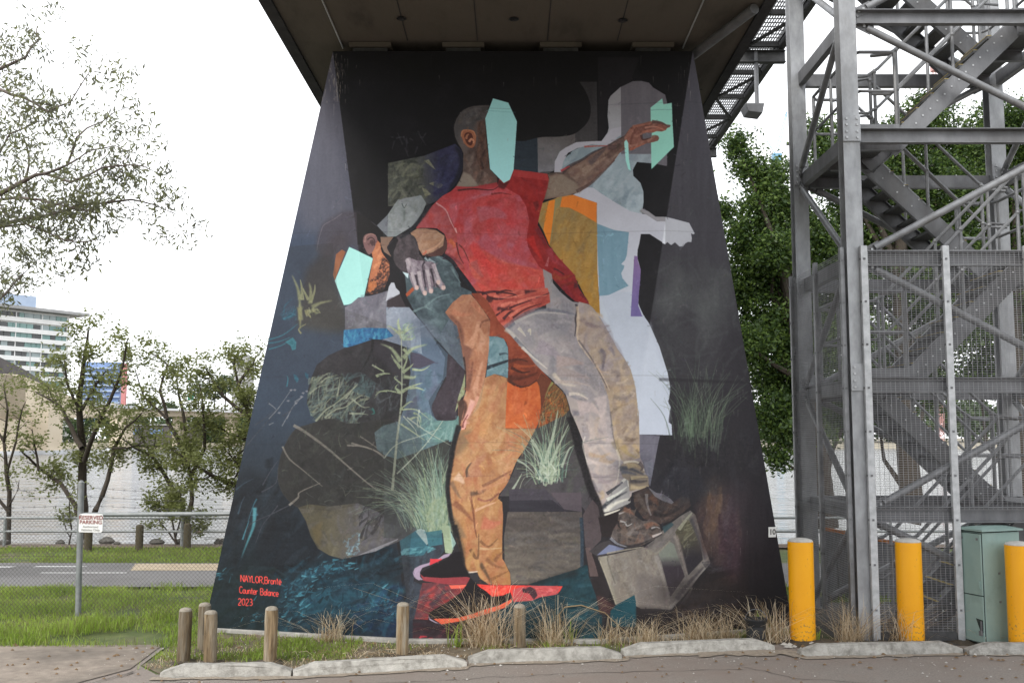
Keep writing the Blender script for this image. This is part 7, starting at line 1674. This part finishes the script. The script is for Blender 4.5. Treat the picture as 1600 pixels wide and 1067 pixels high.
for i, (x, y, rad, hgt, n_, lab) in enumerate(((516, 1003, .12, .33, 150, 'small dry straw tuft below the teal painted water'), (760, 1011, .19, .58, 360, 'tall tangled dry straw tuft in front of the painted red shoe'), (862, 1008, .14, .46, 200, 'narrow dry straw tuft right of the dark stained post'), (955, 1006, .16, .36, 170, 'dry straw tuft below the teal triangle of the mural'),
                                           (1012, 1005, .17, .34, 230, 'low wide dry straw tuft below the painted concrete block'), (1098, 1003, .22, .40, 330, 'bushy dry straw tuft left of the black bucket'), (1140, 1002, .10, .34, 90, 'thin dry straw tuft beside the black bucket'), (1205, 1003, .20, .40, 240, 'dry straw tuft left of the first yellow bollard'),
                                           (1328, 1002, .13, .42, 260, 'upright dry straw tuft against the tower corner column'), (1405, 1003, .16, .36, 170, 'brown dry weeds at the foot of the second yellow bollard'), (1545, 1005, .08, .22, 50, 'wisp of dry grass at the foot of the green cabinet'))):
    c = on(x, y); r = np.random.RandomState(90 + i); B_ = np.stack([c.x + r.randn(n_) * rad * .6, c.y + r.randn(n_) * rad * .35 - (.06 if x > 1230 else 0), np.zeros(n_)], 1)
    o = blades('dry_grass_tuft', B_, hgt * (.75 if 3 <= i <= 6 else .95), .0055, .95, [K['straw1'], K['straw2']], .36, 91 + i, 1.0, None, None); tag(o, lab, 'grass tuft', TG)
r = np.random.RandomState(123); mb = MB()
for k in range(260):
    x, y = r.uniform(-2.2, 3.2), 0; y = 9.9 + (x + 2) * .26 + r.rand() * .7
    if vnoise(np.array([x]), np.array([y]), .5, 3)[0] < .45 or not inside(np.array([x]), np.array([y]))[0]: continue
    a = r.rand() * 6.28; l = .06 + r.rand() * .16; p = Vector((x, y, .02)); q = p + Vector((math.cos(a) * l, math.sin(a) * l * .6, r.rand() * .05)); mb.tube([p, p.lerp(q, .5) + Vector((0, 0, .02 + r.rand() * .03)), q], .0022, 3, r.randint(2), cap=False)
tag(mb.build('fallen_straw', [K['straw1'], K['straw2']], fix=False), kind='stuff')
for i, (x, y, hgt, n_, lab) in enumerate(((712, 1012, .26, 26, 'bright green blady grass clump left of the tall straw tuft'), (436, 1010, .16, 12, 'tiny green grass clump at the mural base behind a post'), (890, 985, .2, 24, 'small green weed against the teal part of the mural'), (1270, 1003, .14, 40, 'green weeds between the first bollard and the tower column'), (1185, 990, .22, 60, 'green weeds at the right foot of the pier'))):
    c = on(x, y) if i != 2 else on(890, 1006); r = np.random.RandomState(190 + i); B_ = np.stack([c.x + r.randn(n_) * .04, c.y + r.randn(n_) * .03, np.zeros(n_)], 1)
    o = blades('green_weed', B_, hgt, .014, .7, [K['grass1'], K['grass2']], .3, 191 + i, .7, None, None); tag(o, lab, 'weed', 'green weeds at the foot of the pier')
mb = MB(); pp = [on(875, 1006) + Vector((0, 0, z)) for z in (0,)]; c = on(876, 1006)
mb.tube([c, at(874, 960, c.y), at(882, 948, c.y), at(908, 945, c.y + .02), at(945, 957, c.y + .03), at(975, 985, c.y + .02), at(990, 1003, c.y)], [.008, .008, .007, .007, .006, .005, .004], 6)
tag(mb.build('dead_stem', K['straw2'], smooth=True), 'long dead brown stem arching over the dry grass in front of the mural', 'plant stem')
# low dark collars added as contact shade round the posts and bollards
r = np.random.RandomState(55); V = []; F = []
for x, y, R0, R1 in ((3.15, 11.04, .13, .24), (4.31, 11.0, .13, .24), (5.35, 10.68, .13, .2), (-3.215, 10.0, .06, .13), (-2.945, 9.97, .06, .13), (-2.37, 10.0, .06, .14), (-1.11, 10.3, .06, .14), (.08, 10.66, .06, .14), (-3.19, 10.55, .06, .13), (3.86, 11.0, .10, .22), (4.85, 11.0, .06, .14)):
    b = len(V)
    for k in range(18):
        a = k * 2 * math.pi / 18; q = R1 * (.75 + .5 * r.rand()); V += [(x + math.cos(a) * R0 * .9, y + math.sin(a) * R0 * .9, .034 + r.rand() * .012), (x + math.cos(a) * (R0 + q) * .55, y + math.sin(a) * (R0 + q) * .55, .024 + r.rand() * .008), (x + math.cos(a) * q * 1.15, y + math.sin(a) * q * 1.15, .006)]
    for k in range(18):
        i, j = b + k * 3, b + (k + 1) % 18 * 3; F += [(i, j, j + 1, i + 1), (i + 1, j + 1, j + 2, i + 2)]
tag(np_mesh('contact_shade_collar', np.array(V), np.array(F), [M('contact_shade_dark', (.045, .035, .025), (.10, .08, .055), 22, .95, .8, 90)]), kind='stuff')
# small stuff lying about
def bits(name, n_, box, seed, size, mat, keep=None):
    B_ = scatter(n_, *box, seed, None, 1, keep); r = np.random.RandomState(seed); n_ = len(B_); a = r.rand(n_) * 6.28; s_ = size * (.5 + r.rand(n_)); V = []
    for (x, y, z), t, k in zip(B_, a, s_):
        for j in range(5): V.append((x + math.cos(t + j * 1.2566) * k * (1 if j % 2 else .6), y + math.sin(t + j * 1.2566) * k * .6, .013 + k * .1 * (j % 2)))
        V.append((x, y, .016 + k * .55))
    F = np.array([[i * 6 + j, i * 6 + (j + 1) % 5, i * 6 + 5] for i in range(n_) for j in range(5)])
    return tag(np_mesh(name, np.array(V), F, [mat]), kind='stuff')
bits('fallen_leaves', 500, (-8, 7, 8.0, 11.0), 41, .022, K['litter']); bits('pebbles', 90, (-3.5, 6, 8.6, 11.2), 42, .018, K['pebble']); bits('gravel', 500, (-4, 6, 9.5, 11.2), 43, .009, K['pebble'])
bits('pale_debris', 14, (2.6, 3.4, 10.4, 10.9), 44, .035, K['pebble'])
